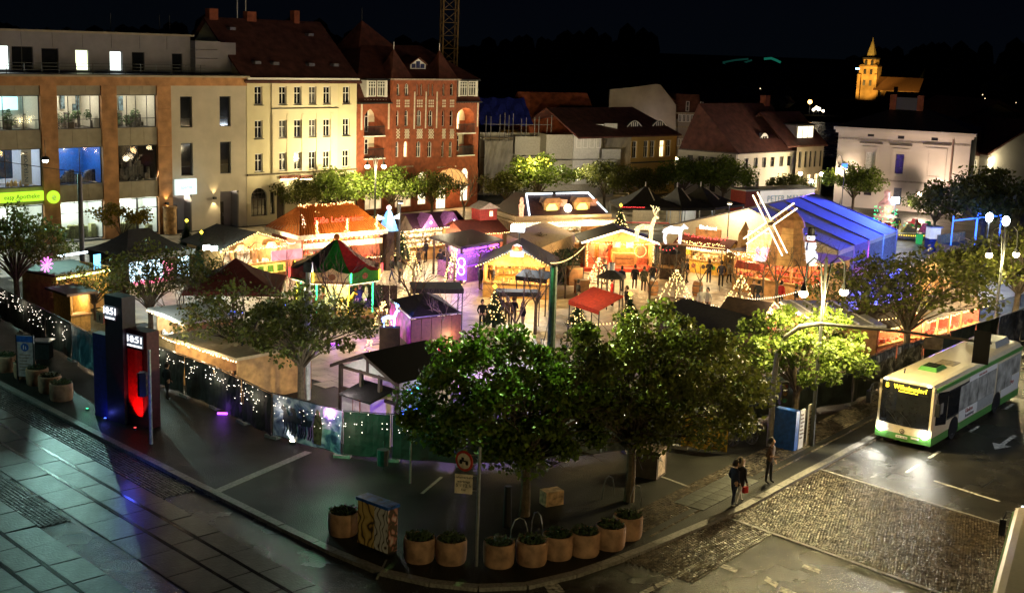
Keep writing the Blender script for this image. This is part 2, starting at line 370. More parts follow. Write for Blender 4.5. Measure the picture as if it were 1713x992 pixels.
# road markings (4 mm sheets)
def mark(P, m=M_line, z=ZR+.006): return [V((q.x, q.y, z)) for q in [G(x, y, ZR) for x, y in P]]
mb = MB()
for P in ([(1069, 990), (1092, 980), (1095, 986), (1074, 996)], [(1095, 977), (1121, 966), (1126, 972), (1100, 983)], [(1121, 963), (1146, 952), (1151, 958), (1126, 969)], [(1144, 951), (1169, 940), (1174, 946), (1150, 957)], [(1169, 944), (1194, 938), (1197, 944), (1173, 950)],
          [(1205, 941), (1235, 952), (1231, 958), (1201, 947)], [(1283, 963), (1303, 976), (1298, 983), (1278, 970)], [(1307, 980), (1338, 994), (1332, 1000), (1302, 988)], [(1345, 943), (1373, 953), (1370, 959), (1341, 948)],
          [(903, 968), (925, 966), (946, 990), (918, 992)]):
    mb.poly(mark(P))
o0 = G(1554, 766, ZR)
for k in (-1, 0, 2, 4, 6): a = o0+RD*(k*2.6); mb.poly([V((q.x, q.y, ZR+.006)) for q in (a-RN*.07, a+RN*.07, a+RD*1.3+RN*.07, a+RD*1.3-RN*.07)])
a = G(1563, 803, ZR); b = G(1674, 838, ZR); d = V((b.y-a.y, a.x-b.x, 0)).normalized()*.16; mb.poly([V((q.x, q.y, ZR+.006)) for q in (a, b, b+d, a+d)])
ar = G(1664, 752, ZR); mb.poly([V((q.x, q.y, ZR+.006)) for q in (ar, ar+RD*1.0+RN*.42, ar+RD*1.0-RN*.42)]); mb.poly([V((q.x, q.y, ZR+.006)) for q in (ar+RD*1.0+RN*.1, ar+RD*2.9+RN*.1, ar+RD*2.9-RN*.1, ar+RD*1.0-RN*.1)])
mb.obj('road_marking', M_line, road)
# tarred joints / patches in the asphalt
M_tar = mat('tar_patch', (.014, .014, .014), .22, var=.3, bump=.4, bscale=50)
mb = MB()
for a, b, w in (((1352, 790), (1450, 815), .14), ((1450, 815), (1520, 770), .12), ((1380, 755), (1530, 800), .05), ((1010, 940), (1060, 965), .05), ((1440, 945), (1560, 1000), .07), ((1640, 815), (1662, 802), .07), ((1520, 770), (1460, 756), .06)):
    p, q = G(*a, ZR), G(*b, ZR); d = V((q.y-p.y, p.x-q.x, 0)).normalized()*w; mb.poly([V((k.x, k.y, ZR+.004)) for k in (p, q, q+d, p+d)])
kind(mb.obj('tar_joint', M_tar, road), 'stuff')
# ---------------------------------------------------------------- tramway on the left
ta = G(0, 709, ZR); tb = G(430, 959, ZR); td = (tb-ta).normalized(); tn = V((-td.y, td.x, 0)); tang = math.atan2(td.y, td.x)   # local +y = towards the square
tram = kind(T('tramway', 'x', 'x', (ta.x, ta.y, ZR), tang), 'structure'); del tram['label'], tram['category']
def tl(px, py): q = G(px, py, ZR)-ta; return q.dot(td), q.dot(tn)
yB = tl(190, 860)[1]; yB = -1.03; yC = tl(60, 935)[1]; yC = min(yC, -3.4)
yk = tl(180, 733)[1]-.2       # kerb face
rows = [(.07, .95), (yB+.07, -.07), (yB-1.35, yB-.07), (yC+.07, yC+1.2), (yC-.96, yC-.07), (yC-2.3, yC-1.1)]
slc = {}
for ri, (a, b) in enumerate(rows):
    x = -16+R.uniform(0, 1.5)
    while x < 24:
        l = 1.75 if ri % 2 else 1.9
        k = (ri, R.randint(0, 2))
        if k not in slc: slc[k] = MB().frus((0, 0, l-.03, b-a), (.015, .015, l-.045, b-a-.015), -.06, .02).mesh('slab', M_slab)
        inst('slab', slc[k], tram, (x, a, R.uniform(-.006, .006)), (R.uniform(-.008, .008), R.uniform(-.006, .006), 0)); x += l
rme = MB().box(-16, -.055, -.05, 60, -.012, .026).box(-16, .012, -.05, 60, .055, .026).box(-16, -.012, -.05, 60, .012, -.02).mesh('rail', M_rail)
for y in (0, yB, yC, yC-1.03): inst('rail', rme, tram, (0, y, 0))
X_, Y_ = V((1, 0, 0)), V((0, 1, 0))
cobbles('cobbles', tram, (-16, 1.02, 0), X_, Y_, 190, max(2, int((yk-1.0)/.14)), (.15, .14), .03, M_cob2)
ym = yB-1.4; cobbles('cobbles', tram, (-16, yC+1.27, 0), X_, Y_, 190, max(2, int((ym-yC-1.2)/.14)), (.15, .14), .03, M_cob2)
cobbles('cobbles', tram, (-2, yB-1.3, 0), X_, Y_, 12, 8, (.15, .14), .032, M_cob2)
# drainage channels and slab strips in the pavement
mb = MB()
for a, b, w in (((362, 826), (522, 757), .35), ((708, 826), (741, 798), .12), ((632, 968), (648, 936), .06), ((1062, 782), (1152, 815), .12)):
    p, q = G(*a), G(*b); L_ = (q-p).length; mb.X = MX.Translation(p) @ MX.Rotation(math.atan2(q.y-p.y, q.x-p.x), 4, 'Z')
    n = max(1, int(L_/.9))
    for i in range(n): mb.box(i*L_/n+.01, 0, -.02, (i+1)*L_/n-.01, w, .012+R.uniform(0, .006))
kind(mb.obj('channel_strip', M_kerb), 'structure')
# ---------------------------------------------------------------- paving of the lit square
F0 = Fr((-29.3, 107), .80); SU, SV = F0.u, -F0.n
mb = MB(); mb.X = MX.Translation(F0.p) @ MX.Rotation(.8, 4, 'Z'); lane = []; l1, l2 = G(1090, 495), G(745, 455)
for i in range(-18, 52):
    for j in range(0, 58):
        x = i*1.1+(.55 if j % 2 else 0); y = -1.6-j*1.0
        q = F0.w(x, y)
        if (q-KP[8]).length < 22 or q.y < 52 or (q-G(1450, 735)).dot(RN) > -5.5 or (q-KP[2]).dot(tn) < 6: continue
        z = R.uniform(-.003, .004)
        if len(lane) < 300 and min((q-l1).length, (q-l2).length+3) < 11.5: lane.append((q, z)); continue
        mb.box(x+.012, y+.012, -.02, x+1.088, y+.988, .02+z, bot=False)
sqp = kind(mb.obj('square_paving', M_sq), 'structure'); sme = [MB().box(.012, .012, -.02, 1.088, .988, .02).mesh('paving_slab', mat('square_granite_%d' % k, (c, c*.85, c*.62), .5, var=.3, scale=.9, bump=.3, bscale=30, wet=.3)) for k, c in enumerate((.40, .46, .52))]
for q, z in lane: inst('paving_slab', R.choice(sme), sqp, (q.x, q.y, z), (0, 0, .8))
# ================================================================ BUILDINGS along the square (left row)
M_sand = mat('sandstone', (.40, .20, .085), .75, var=.25, scale=1.3, bump=.15, bscale=25, island=.14)
M_panel = mat('grey_beige_panel', (.33, .29, .215), .7, var=.12, scale=1.5, island=.1)
M_stucco = mat('beige_stucco', (.47, .42, .34), .85, var=.08, scale=.8, bump=.15, bscale=60)
M_grey = mat('grey_cladding', (.24, .23, .25), .6, var=.1, scale=1)
M_frame = mat('anthracite_frame', (.03, .03, .032), .45, var=.1)
M_yel = mat('yellow_render', (.70, .63, .41), .85, var=.08, scale=.5, bump=.12, bscale=50)
M_yel2 = mat('pale_yellow_render', (.74, .66, .46), .85, var=.06, scale=.5, bump=.12, bscale=50)
M_brick = mat('red_brick', (.27, .075, .035), .8, var=.25, scale=2.2, bump=.4, bscale=40)
M_cream = mat('cream_render', (.62, .55, .42), .8, var=.08)
M_ornw = mat('white_glazed_brick', (.66, .58, .48), .5, var=.15)
M_tile = tilemat('red_roof_tile', (.105, .03, .02))
M_tile2 = tilemat('brown_roof_tile', (.095, .032, .025))
M_tileO = tilemat('orange_roof_tile', (.28, .07, .026))
M_room = mat('office_wall', (.70, .66, .56), .8, var=.06)
M_floor = mat('office_floor', (.2, .19, .18), .6)
LITW = emat('warm_lit_window', (1, .72, .38), 1.6, 'NONE', .5, 1.2)
LITC = emat('cool_lit_window', (.86, 1, .93), 1.5, 'NONE', .35, 1.)
LITY = emat('pale_lit_window', (.9, 1, .62), 1.35, 'NONE', .3, 1.)
CEIL = emat('ceiling_light', (1, .93, .78), 7., 'AUTO')
F = F0
# ---- B1 commercial building
b1 = T('office_building', 'modern sandstone and glass commercial building with lit office windows at the left of the square', 'building', F.p, F.a)
XL = -24.; TOP = 13.25
pil = [(-18.2, -16.9), (-11.15, -9.8), (-6.08, -4.72), (-1.1, .2)]
bays = [(-23.9, -18.2), (-16.9, -11.15), (-9.8, -6.08), (-4.72, -1.1)]
for a, b in pil:                                        # sandstone piers in coursed blocks
    z = 0
    while z < 12.4:
        h = min(1.05, 12.4-z)
        MB().box(a+.008, -.18, z+.006, b-.008, .3, z+h-.006).obj('stone_block', M_sand, b1); z += h
for zz in ((12.4, 13.1),): MB().box(XL, -.16, zz[0], 7.7, .3, zz[1]).obj('cornice', M_sand, b1)
MB().box(XL, -.5, 13.1, 7.8, .3, 13.25).obj('eaves_slab', M_panel, b1)
zf = [(0.15, 3.15), (4.6, 7.55), (9.0, 11.65)]
for a, b in bays:
    for z0, z1 in ((3.2, 4.6), (7.55, 9.0), (11.65, 12.4)):
        n = 3
        for i in range(n):
            w = (b-a)/n; MB().box(a+i*w+.01, -.03, z0+.01, a+(i+1)*w-.01, .2, z1-.01).obj('facade_panel', M_panel, b1)
    for k, (z0, z1) in enumerate(zf):
        vs = ((.28, .5, .78) if k == 2 else (.5,)); hs = ((.28,) if k == 2 else (.72,) if k == 0 else ())
        window(b1, a, z0, b, z1, M_frame, GLASS, vs, hs, y=.12, fw=.06)
# rooms behind the glass
def room(a, b, z0, z1, wallm, light, lcol=(1, .9, .72), dep=3.2, lw=60):
    mb = MB(); mb.poly([(a, dep, z0), (b, dep, z0), (b, dep, z1+.2), (a, dep, z1+.2)]); mb.poly([(a, .3, z0), (a, dep, z0), (a, dep, z1+.2), (a, .3, z1+.2)]); mb.poly([(b, .3, z0), (b, .3, z1+.2), (b, dep, z1+.2), (b, dep, z0)])
    mb.poly([(a, .3, z1+.2), (a, dep, z1+.2), (b, dep, z1+.2), (b, .3, z1+.2)]); mb.i = 1; mb.poly([(a, .3, z0-.05), (b, .3, z0-.05), (b, dep, z0-.05), (a, dep, z0-.05)])
    r = mb.obj('room', [wallm, M_floor], b1)
    if light:
        MB().box((a+b)/2-.7, 1.2, z1+.1, (a+b)/2+.7, 1.6, z1+.17).obj('ceiling_lamp', CEIL, b1)
        point(((a+b)/2, 1.3, z1-.35), lw, lcol, .25, b1, 'room_light')
    return r
M_plant = mat('pot_plant_leaf', (.05, .10, .03), .6, island=.4)
def leafball(mb, c, r, n, s):
    for _ in range(n):
        d = V((R.gauss(0, 1), R.gauss(0, 1), R.gauss(0, 1))).normalized()*r*R.random()**.4
        p = V(c)+d; a = V((R.gauss(0, 1), R.gauss(0, 1), R.gauss(0, 1))).normalized()*s; b = a.orthogonal().normalized()*s*.5
        mb.poly([p-a, p-b, p+a, p+b])
M_screen = emat('projected_screen', (.45, .9, 1), 1.1)
M_poster = mat('wall_poster', (.12, .18, .22), .6, var=.7, scale=5)
M_shelfstuff = mat('shop_goods', (.16, .15, .14), .6, island=.9)
for bi, (a, b) in enumerate(bays):
    room(a, b, 9.0, 11.65, M_room, True, lw=(75, 75, 80, 60)[bi])
    mb = MB()
    for i in range(26):                                   # desks, shelves, racks by the windows
        x = R.uniform(a+.2, b-.3); h = R.uniform(.3, 1.2); y = R.uniform(.7, 2.6); mb.box(x, y, 9.0, x+R.uniform(.05, .4), y+.2, 9.0+h)
    mb.obj('office_furniture', [M_shelfstuff], b1)
    mb = MB()
    for i in range(4): leafball(mb, (R.uniform(a+.4, b-.4), .9, 9.35+R.random()*.9), R.uniform(.3, .55), 90, .12)
    kind(mb.obj('pot_plants', M_plant, b1), 'stuff')
MB().box(-14.2, 2.6, 10.4, -11.7, 2.66, 11.4).obj('screen', M_screen, b1)
for x, z, w, h in ((-8.0, 10.4, .35, 1.1), (-7.0, 10.2, .5, .6), (-6.7, 10.2, .3, 1.3), (-3.9, 9.9, .5, 1.3), (-2.9, 10.2, .4, 1.2)): MB().box(x, 2.9, z, x+w, 2.96, z+h).obj('poster', M_poster, b1)
BLUEP = mat('shop_blue', (.03, .14, .42), .6, var=.2); WH = mat('shop_white', (.72, .74, .78), .7, var=.05)
room(-23.9, -18.2, 4.6, 7.55, WH, True, (.75, .88, 1), lw=90)
room(-16.9, -11.15, 4.6, 7.55, WH, True, (.70, .84, 1), lw=130)
room(-9.8, -6.08, 4.6, 7.55, BLUEP, True, (.5, .75, 1), lw=95)
room(-4.72, -1.1, 4.6, 7.55, mat('dark_shop', (.05, .05, .05), .6), False)
MB().box(-14.55, .45, 5.3, -13.3, .5, 7.5).obj('advert', BLUEP, b1)
bn = MB().box(-12.6, .5, 4.75, -11.75, .54, 7.5).obj('shop_banner', WHITEP, b1)
text('INTERSPORT', .42, mat('banner_ink', (.02, .10, .22), .6), bn, (-12.18, .49, 6.12), (PI/2, -PI/2, 0))
mb = MB()
for i in range(14): x = R.uniform(-16.4, -11.6); mb.lathe([(.12, 4.6), (.1, 4.9), (.02, 5.0+R.random()*.25)], 6, (x, .9))
kind(mb.obj('display_goods', mat('goods', (.7, .45, .15), .5, island=.8), b1), 'stuff')
mb = MB()
for i in range(60): x = R.uniform(-9.6, -6.3); h = .2+.9*abs(math.sin(x*1.7)); mb.box(x, 1.2, 4.6, x+.25, 1.5, 4.6+h*R.uniform(.6, 1))
for i in range(40): x = R.uniform(-4.5, -1.4); mb.box(x, 1.0, 4.6, x+.2, 1.3, 4.6+R.uniform(.3, 1.6))
kind(mb.obj('shelves', M_shelfstuff, b1), 'stuff')
for bi, (a, b) in enumerate(bays[1:]): room(a, b, .1, 3.1, mat('bright_shop', (.75, .80, .74), .7, var=.04), True, (.95, 1, .92), lw=(170, 150, 140)[bi], dep=2.6)
mb = MB()
for i in range(30): x = R.choice((R.uniform(-9.5, -6.5), R.uniform(-4.5, -1.4))); mb.box(x, 1.0, .1, x+R.uniform(.2, .5), 1.5, .1+R.uniform(.3, 1.1))
kind(mb.obj('shop_shelves', mat('shop_shelf', (.4, .42, .2), .6, island=.6), b1), 'stuff')
# pharmacy sign, round sign
GRN = emat('green_sign', (.42, .80, .03), .9); DG = mat('sign_letter', (.02, .10, .02), .6)
sg = MB().box(-23, -.45, 3.55, -11.3, -.2, 4.3).obj('pharmacy_sign', GRN, b1)
text('easy Apotheke', .5, DG, sg, (-13.05, -.46, 3.93), sx=.95)
rs_ = MB(); rs_.lathe([(.5, 0), (.5, .22)], 20); ro = rs_.obj('round_sign', GRN, b1, (-10.45, -.2, 3.75), (PI/2, 0, 0)); text('e', .8, WHITEP, ro, (0, 0, .23), (0, 0, 0))
# stucco wing
holes = [(1.15, 8.9, 2.3, 11.5), (5.0, 8.9, 6.1, 11.5), (1.15, 4.8, 2.3, 7.58), (5.0, 4.8, 6.1, 7.58), (.3, 0, 2.1, 3.15), (4.95, 0, 6.85, 3.25)]
wall(b1, 7.7, 12.4, holes, M_stucco, .3, x0=.2)
for a, z0, c, z1 in holes[:4]: window(b1, a, z0, c, z1, M_frame, PANE, (), (.28,), y=.2, fw=.07)
room(.25, 7.65, 4.6, 11.9, mat('dark_interior', (.08, .05, .03), .8), False)
for a, c in ((.3, 2.1), (4.95, 6.85)):
    MB().box(a, 1.2, 0, c, 1.25, 3.2).obj('porch_back', M_grey, b1); MB().box(a-.05, .2, 0, a, 1.25, 3.2).box(c, .2, 0, c+.05, 1.25, 3.2).obj('porch_side', M_grey, b1)
    d = MB().box(a+.15, 1.1, 0, a+1.05, 1.18, 2.2).obj('door', mat('dark_door', (.05, .045, .04), .4), b1); MB().cbox((a+.95, 1.07, 1.05), (.04, .06, .3)).obj('handle', STEEL, d)
wsg = MB().box(.25, -.55, 3.25, 2.3, -.35, 4.6).obj('lightbox_sign', emat('white_lightbox', (.80, 1, 1), .5, 'AUTO', .12, 2), b1)
text('sparda', .42, mat('pale_print', (.35, .6, .62), .5), wsg, (1.3, -.56, 3.9))
point((1.3, -1.6, 3.9), 25, (.85, 1, 1), .3, b1)
for x, z, ce in ((4.3, 2.75, 1), (-.45, 2.6, 1)):          # up-and-down wall lights
    wl = MB().box(x-.12, -.3 if x > 0 else -.45, z-.1, x+.12, -.02 if x > 0 else -.19, z+.1).obj('wall_light', DSTEEL, b1)
    y = -.22 if x > 0 else -.34
    spot((x, y, z+.14), (x, y+.06, z+3), 60, (1, .72, .32), 75, .05, b1); spot((x, y, z-.14), (x, y+.06, z-3), 80, (1, .75, .36), 80, .05, b1)
cu = MB().lathe([(.55, .1), (.55, 2.2), (.6, 2.25), (.6, 2.4)], 16, (-.45, -.75)).obj('poster_column', mat('poster_wood', (.35, .2, .08), .6, var=.5, scale=3), b1)
# penthouse with cladding panels and terrace
PY = 2.6; hz = [(-9.9, 13.4, -9.1, 14.6)]
pts_ = [(-24, 16.5), (-12.9, 16.5)]
wins = [(-14.4, 13.45, -12.2, 15.35, LITC), (-12.0, 13.45, -10.3, 15.3, PANE), (-9.6, 13.45, -8.2, 15.2, PANE), (-6.75, 13.45, -5.6, 15.15, LITY), (-3.75, 13.45, -2.65, 15.1, LITC), (-1.75, 13.45, -.6, 15.05, PANE), (2.0, 13.45, 3.0, 15.0, PANE)]
wall(b1, 3.8, 16.45, [w[:4] for w in wins], M_grey, .25, x0=-24, z0=13.2, y=PY, name='penthouse_wall')
for a, z0, c, z1, pm in wins: window(b1, a, z0, c, z1, M_frame, pm, (.5,) if c-a > 1.5 else (), (), y=PY+.12, fw=.05, name='penthouse_window')
for z in (13.75, 14.45, 15.3, 15.95):                      # panel joints are real: each panel is a sheet of its own
    x = -24
    while x < 3.7:
        w = 2.55; xe = min(3.75, x+w); zt = z+.62 if z != 14.45 else 15.27
        if not any(q[0] < xe and q[2] > x and q[1] < zt-.05 and q[3] > z+.05 for q in wins): MB().box(x+.02, PY-.05, z+.02, xe-.02, PY-.004, min(zt, 16.42)).obj('cladding_panel', M_grey, b1)
        x += w
for z in (13.2, 13.9, 14.65, 15.4):
    MB().box(3.8, PY-.8, z+.02, 6.28, PY+2, z+.73).obj('cladding_panel', M_grey, b1)
MB().box(6.3, PY-.3, 13.2, 8.2, PY+2.5, 16.05).obj('stair_tower', M_grey, b1)
MB().box(-24.2, PY-.35, 16.45, 4.0, PY+8, 16.62).obj('roof_slab', M_panel, b1)
MB().box(-24, PY+8, 0, 7.7, PY+8.2, 16.4).box(-24, .3, 0, -23.9, PY+8, 13.2).box(7.6, .3, 0, 7.7, PY+8, 13.2).obj('rear_wall', M_grey, b1)
MB().box(-24, -.2, 13.26, 7.7, PY+8, 13.3).obj('terrace_floor', M_grey, b1)
mb = MB()
for x in np.arange(-23.5, 3.6, 1.4): mb.box(x, -.1, 13.25, x+.04, -.06, 14.1)
for z in (13.6, 13.85, 14.1): mb.box(-23.5, -.1, z, 3.6, -.06, z+.03)
mb.obj('terrace_railing', DSTEEL, b1)
mb = MB()
for x in (-2., 2.6, 3.6): mb.box(x, PY+3, 16.6, x+.04, PY+3.04, 18.2)
mb.obj('antenna', DSTEEL, b1)
# ---- B2 yellow town house
b2 = T('yellow_house', 'pale yellow four-storey town house with steep dark red roof beside the brick hotel', 'house', F.w(7.75, 0), F.a)
o = 7.75; cols = [8.6, 11.12, 12.76, 14.42, 16.05, 18.42]
holes = [(c-o, z, c-o+.82, z+1.62) for c in cols for z in (10.73, 7.75, 4.8)]
gh = [(8.16-o, .8, 9.87-o, 3.35, .8), (10.2-o, .9, 10.68-o, 2.95), (10.92-o, 0, 11.85-o, 3.35, .46), (13.05-o, 0, 14.6-o, 3.3, .75), (16-o, .8, 17.6-o, 3.3, .8), (18.2-o, .8, 19.6-o, 3.3, .7)]
W2 = 20.05-o
wall(b2, W2, 4.5, gh, M_yel2, .3, name='ground_floor_wall')
wall(b2, W2, 13.0, [h for h in holes if not (2.6 < h[0] < 9.6)], M_yel, .25, z0=4.62) if False else None
side = [h for h in holes if h[0] < 2 or h[0] > 10]; mid = [h for h in holes if 2 < h[0] < 10]
wall(b2, 2.6, 13.0, [h for h in side if h[0] < 2], M_yel, .25, z0=4.62)
wall(b2, W2, 13.0, [h for h in side if h[0] > 10], M_yel, .25, x0=9.95, z0=4.62)
wall(b2, 9.95, 13.0, mid, M_yel2, .3, x0=2.6, z0=4.62, y=-.12, name='bay_wall')
for x in (2.59, 9.95): MB().box(x, -.12, 4.62, x+.01, 0, 13).obj('bay_return', M_yel2, b2)
for h in holes:
    y = .04 if 2 < h[0] < 10 else .16
    window(b2, *h, WHITEP, PANE_B if R.random() < .25 else PANE, (.5,), (.62,), y=y, fw=.08, sill=.14, sillm=M_frame)
M_pil = mat('pale_pilaster', (.74, .66, .46), .85, var=.05)
for x in (2.62, 4.2, 5.85, 7.5, 9.15): MB().box(x, -.17, 4.66, x+.28, -.12, 9.9).obj('pilaster', M_pil, b2)
MB().box(2.5, -.2, 10.35, 10.05, -.1, 10.42).obj('string_course', M_frame, b2)
MB().box(-.02, -.2, 4.48, W2+.02, .02, 4.64).obj('string_course', mat('dark_string', (.12, .09, .05), .7), b2)
MB().box(-.05, -.35, 12.95, W2+.05, .02, 13.12).obj('cornice', WHITEP, b2)
for i, (a, z0, c, z1, *k) in enumerate(gh):
    if i == 1: window(b2, a, z0, c, z1, M_frame, PANE, (), (.5,), y=.2)
    elif i == 2: MB().box(a, .25, 0, c, .3, z1).obj('door', mat('old_door', (.06, .04, .03), .5), b2)
    elif i == 3: MB().box(a, .5, 0, c, .55, z1).obj('lit_porch', mat('porch', (.6, .5, .3), .8), b2); point(((a+c)/2, .1, 2.8), 25, (1, .8, .4), .06, b2)
    else: window(b2, a, z0, c, z1, mat('brown_frame', (.07, .045, .03), .5), PANE, (.25, .5, .75), (.3, .6, .82), y=.2, fw=.05)
for x0, x1, z in ((11.2-o, 13.15-o, 4.05), (13.4-o, 14.75-o, 3.95)):                   # two lit shop boards
    s = MB().box(x0, -.28, z, x1, -.02, z+.3).obj('shop_board', mat('red_board', (.35, .10, .06), .5), b2)
    if x0 > 5: text('cafe bistro', .24, BLACK, s, ((x0+x1)/2, -.285, z+.15))
    MB().box(x0+.05, -.24, z-.08, x1-.05, -.1, z-.01).obj('light_strip', emat('board_strip', (1, .82, .45), 8), b2)
    spot(((x0+x1)/2, -.3, z-.1), ((x0+x1)/2, -.05, z-2), 60, (1, .82, .45), 120, .2, b2)
gable_roof(b2, 0, W2, 0, 12, 13.1, 18.25, M_tile2, over=.35, yr=6.2)
MB().prism([(0.02, 0), (.02, 13.1), (.02, 13.1), (.3, 13.1), (.3, 0)], 0.3, 12).box(W2-.3, .3, 0, W2, 12, 13.05).box(0, 11.8, 0, W2, 12, 13.05).obj('side_wall', M_yel, b2)
for x0 in (0.03, W2-.25):
    mb = MB(); mb.X = MX.Rotation(PI/2, 4, 'Z'); mb.prism([(0.1, 13), (12, 13), (6.2, 18)], -x0, -x0-.2); mb.obj('gable_wall', M_yel, b2)
for x, z in ((1.6, 14.3), (3.5, 14.25), (7.4, 14.2), (10.2, 14.2), (1.3, 17.2), (9.7, 16.9)):    # small roof hatches
    y = (z-13.1)/(5.15/6.2); MB().box(x, y-.5, z-.05, x+.6, y+.1, z+.22).obj('roof_hatch', mat('zinc', (.2, .2, .22), .4, .5), b2)
for x, w, z in ((.1, .9, 19.0), (4.1, 1.0, 18.9), (9.4, .6, 19.2)): MB().box(x, 5.9, 17.4, x+w, 6.6, z).obj('chimney', M_brick, b2)
mb = MB()
for x in (3.3, 4.2): mb.tube([(x, 6.3, 18), (x, 6.3, 20.2)], .05); mb.box(x-.14, 6.2, 20.1, x+.14, 6.42, 21.6)
mb.obj('mobile_antenna', mat('antenna_white', (.5, .5, .5), .5), b2)
# ---- B3 red brick hotel
hx = 20.1; b3 = T('brick_hotel', 'red brick hotel with white glazed ornament, arched loggias and a domed entrance canopy', 'hotel', F.w(hx, 0), F.a)
def hp(px, py, d=0): x, z = F(px, py, d); return x-hx, z
def Z(py, px=700): return F(px, py)[1]
def sc2(x, y): return (590+x/6.2, 160+y/6.2)      # measured positions on the facade
def rc(x0, y0, x1, y1, arch=0):
    a, b = hp(*sc2(x0, y1)); c, d = hp(*sc2(x1, y0)); return (a, b, c, d)+((arch,) if arch else ())
HW = 16.1; SL, SR = 4.05, 12.55
colA = [(425, 460), (512, 558), (637, 695), (758, 812), (900, 935), (980, 1022)]
colB = [(420, 460), (505, 550), (632, 690), (750, 803), (895, 930), (970, 1015)]
rowA, rowB, rowC = [], [], []
for (x0, x1) in colA: rowA.append(rc(x0, 150, x1, 320, .35))
for (x0, x1) in colB: rowB.append(rc(x0, 470, x1, 640, .35))
s1 = lambda x, y: ((x/6.613)+590, (y/6.613)+30)
for x0, x1 in ((460, 500), (548, 600), (680, 705), (722, 752), (805, 832), (848, 876), (965, 1000), (1050, 1095)):
    a, b = hp(*s1(x0, 862)); c, d = hp(*s1(x1, 728)); rowC.append((a, b, c, d, .25))
ent = [rc(670, 790, 765, 1000, .5), rc(860, 860, 970, 1010), rc(1110, 750, 1200, 1000, .7)]
ent = [(e[0], 0.0 if i == 1 else .6, e[2], max(e[3], 2.3), *e[4:]) for i, e in enumerate(ent)]
wall(b3, SR, 13.05, rowA+rowB+rowC+[], M_brick, .28, x0=SL, z0=4.05, y=-.35)
lo = [rc(118, 130, 322, 420, 1.0), rc(118, 430, 318, 655), rc(1078, 125, 1262, 390, 1.0), rc(1078, 395, 1250, 620)]
wall(b3, SL, 10.8, lo[:2], M_brick, 1.4, z0=4.05); wall(b3, HW, 10.8, lo[2:], M_brick, 1.4, x0=SR, z0=4.05)
wall(b3, HW, 4.05, [(1.0, .5, 3.2, 2.9, .6), (4.8, .5, 7.0, 2.9, .7)]+ent, M_brick, .35, y=-.1, name='ground_floor_wall')
for x in (SL, SR-.01): MB().box(x, -.35, 4.05, x+.01, 0, 13.05).obj('bay_return', M_brick, b3)
MB().box(SL, -.35, 3.98, SR, -.1, 4.048).obj('bay_soffit', M_brick, b3)
for rws in (rowA, rowB, rowC):
    for i, w in enumerate(rws):
        lit = rws is rowB and i == 1
        window(b3, *w[:4], WHITEP, LITW if (rws is rowB and i == 1) else PANE_B if R.random() < .5 else PANE, (.5,) if w[2]-w[0] > .55 else (), (.64,), y=-.18, fw=.07)
for i, l in enumerate(lo):                                             # loggias: back wall, window, balustrade
    a, b, c, d = l[:4]; MB().box(a, 1.4, b, c, 1.45, d+.05).obj('loggia_wall', M_cream, b3)
    MB().box(a, 1.34, b, c, 1.4, b+(d-b)*.45).obj('loggia_dado', M_brick, b3)
    m = (a+c)/2-.1; window(b3, m-.45, b+.25, m+.45, d-.25, WHITEP, LITW if i == 2 else PANE, (.5,), (.7,), y=1.28, fw=.08)
    MB().box(a-.1, -.25, b-.12, c+.1, .1, b).obj('balcony_slab', WHITEP, b3)
    mb = MB(); mb.box(a, -.2, b+.85, c, -.14, b+.92)
    for x in np.arange(a+.05, c, .13): mb.box(x, -.19, b, x+.03, -.15, b+.85)
    mb.obj('balustrade', BLACK, b3)
    if i == 2: point((m, .7, d-.5), 55, (1, .72, .3), .1, b3)
    if i == 0: point((m, .7, d-.4), 9, (1, .75, .45), .1, b3)
def lattice(x0, z0, x1, z1, s=.22, y=-.42, t=.06):
    mb = MB(); nx, nz = max(1, round((x1-x0)/s)), max(1, round((z1-z0)/s)); sx, sz = (x1-x0)/nx, (z1-z0)/nz
    for i in range(nx):
        for j in range(nz):
            cx, cz = x0+(i+.5)*sx, z0+(j+.5)*sz
            for q in (1, -1):
                mb.X = MX.Translation((cx, y, cz)) @ MX.Rotation(q*math.atan2(sz, sx), 4, 'Y'); L_ = math.hypot(sx, sz)/2; mb.box(-L_, -.02 if q > 0 else -.024, -t/2, L_, .05, t/2)
    return mb.obj('glazed_ornament', M_ornw, b3)
def diam(x0, z0, x1, z1, nx, nz, y=-.39):
    mb = MB(); sx, sz = (x1-x0)/nx, (z1-z0)/nz
    for i in range(nx):
        for j in range(nz):
            cx, cz = x0+(i+.5)*sx, z0+(j+.5)*sz; mb.prism([(cx-sx*.36, cz), (cx, cz-sz*.4), (cx+sx*.36, cz), (cx, cz+sz*.4)] if j % 2 else [(cx-sx*.3, cz-sz*.36), (cx+sx*.3, cz-sz*.36), (cx+sx*.3, cz+sz*.36), (cx-sx*.3, cz+sz*.36)], y, y+.05)
    return mb.obj('glazed_ornament', M_ornw, b3)
for (x0, x1), w in zip(colA, rowA):
    n = 2 if x1-x0 < 40 else 3; a, b = hp(*sc2(x0, 125)); c, d = hp(*sc2(x1+8, 40)); diam(a, b, c, d, n, 3)
for (x0, x1) in colA: a, b = hp(*sc2(x0, 445)); c, d = hp(*sc2(x1, 345)); lattice(a, b, c, d, .28)
for x0, x1, y in ((120, 345, -.06), (1090, 1270, -.06)): a, b = hp(*sc2(x0, 78)); c, d = hp(*sc2(x1, 42)); lattice(a, b, c, d, .36, y)
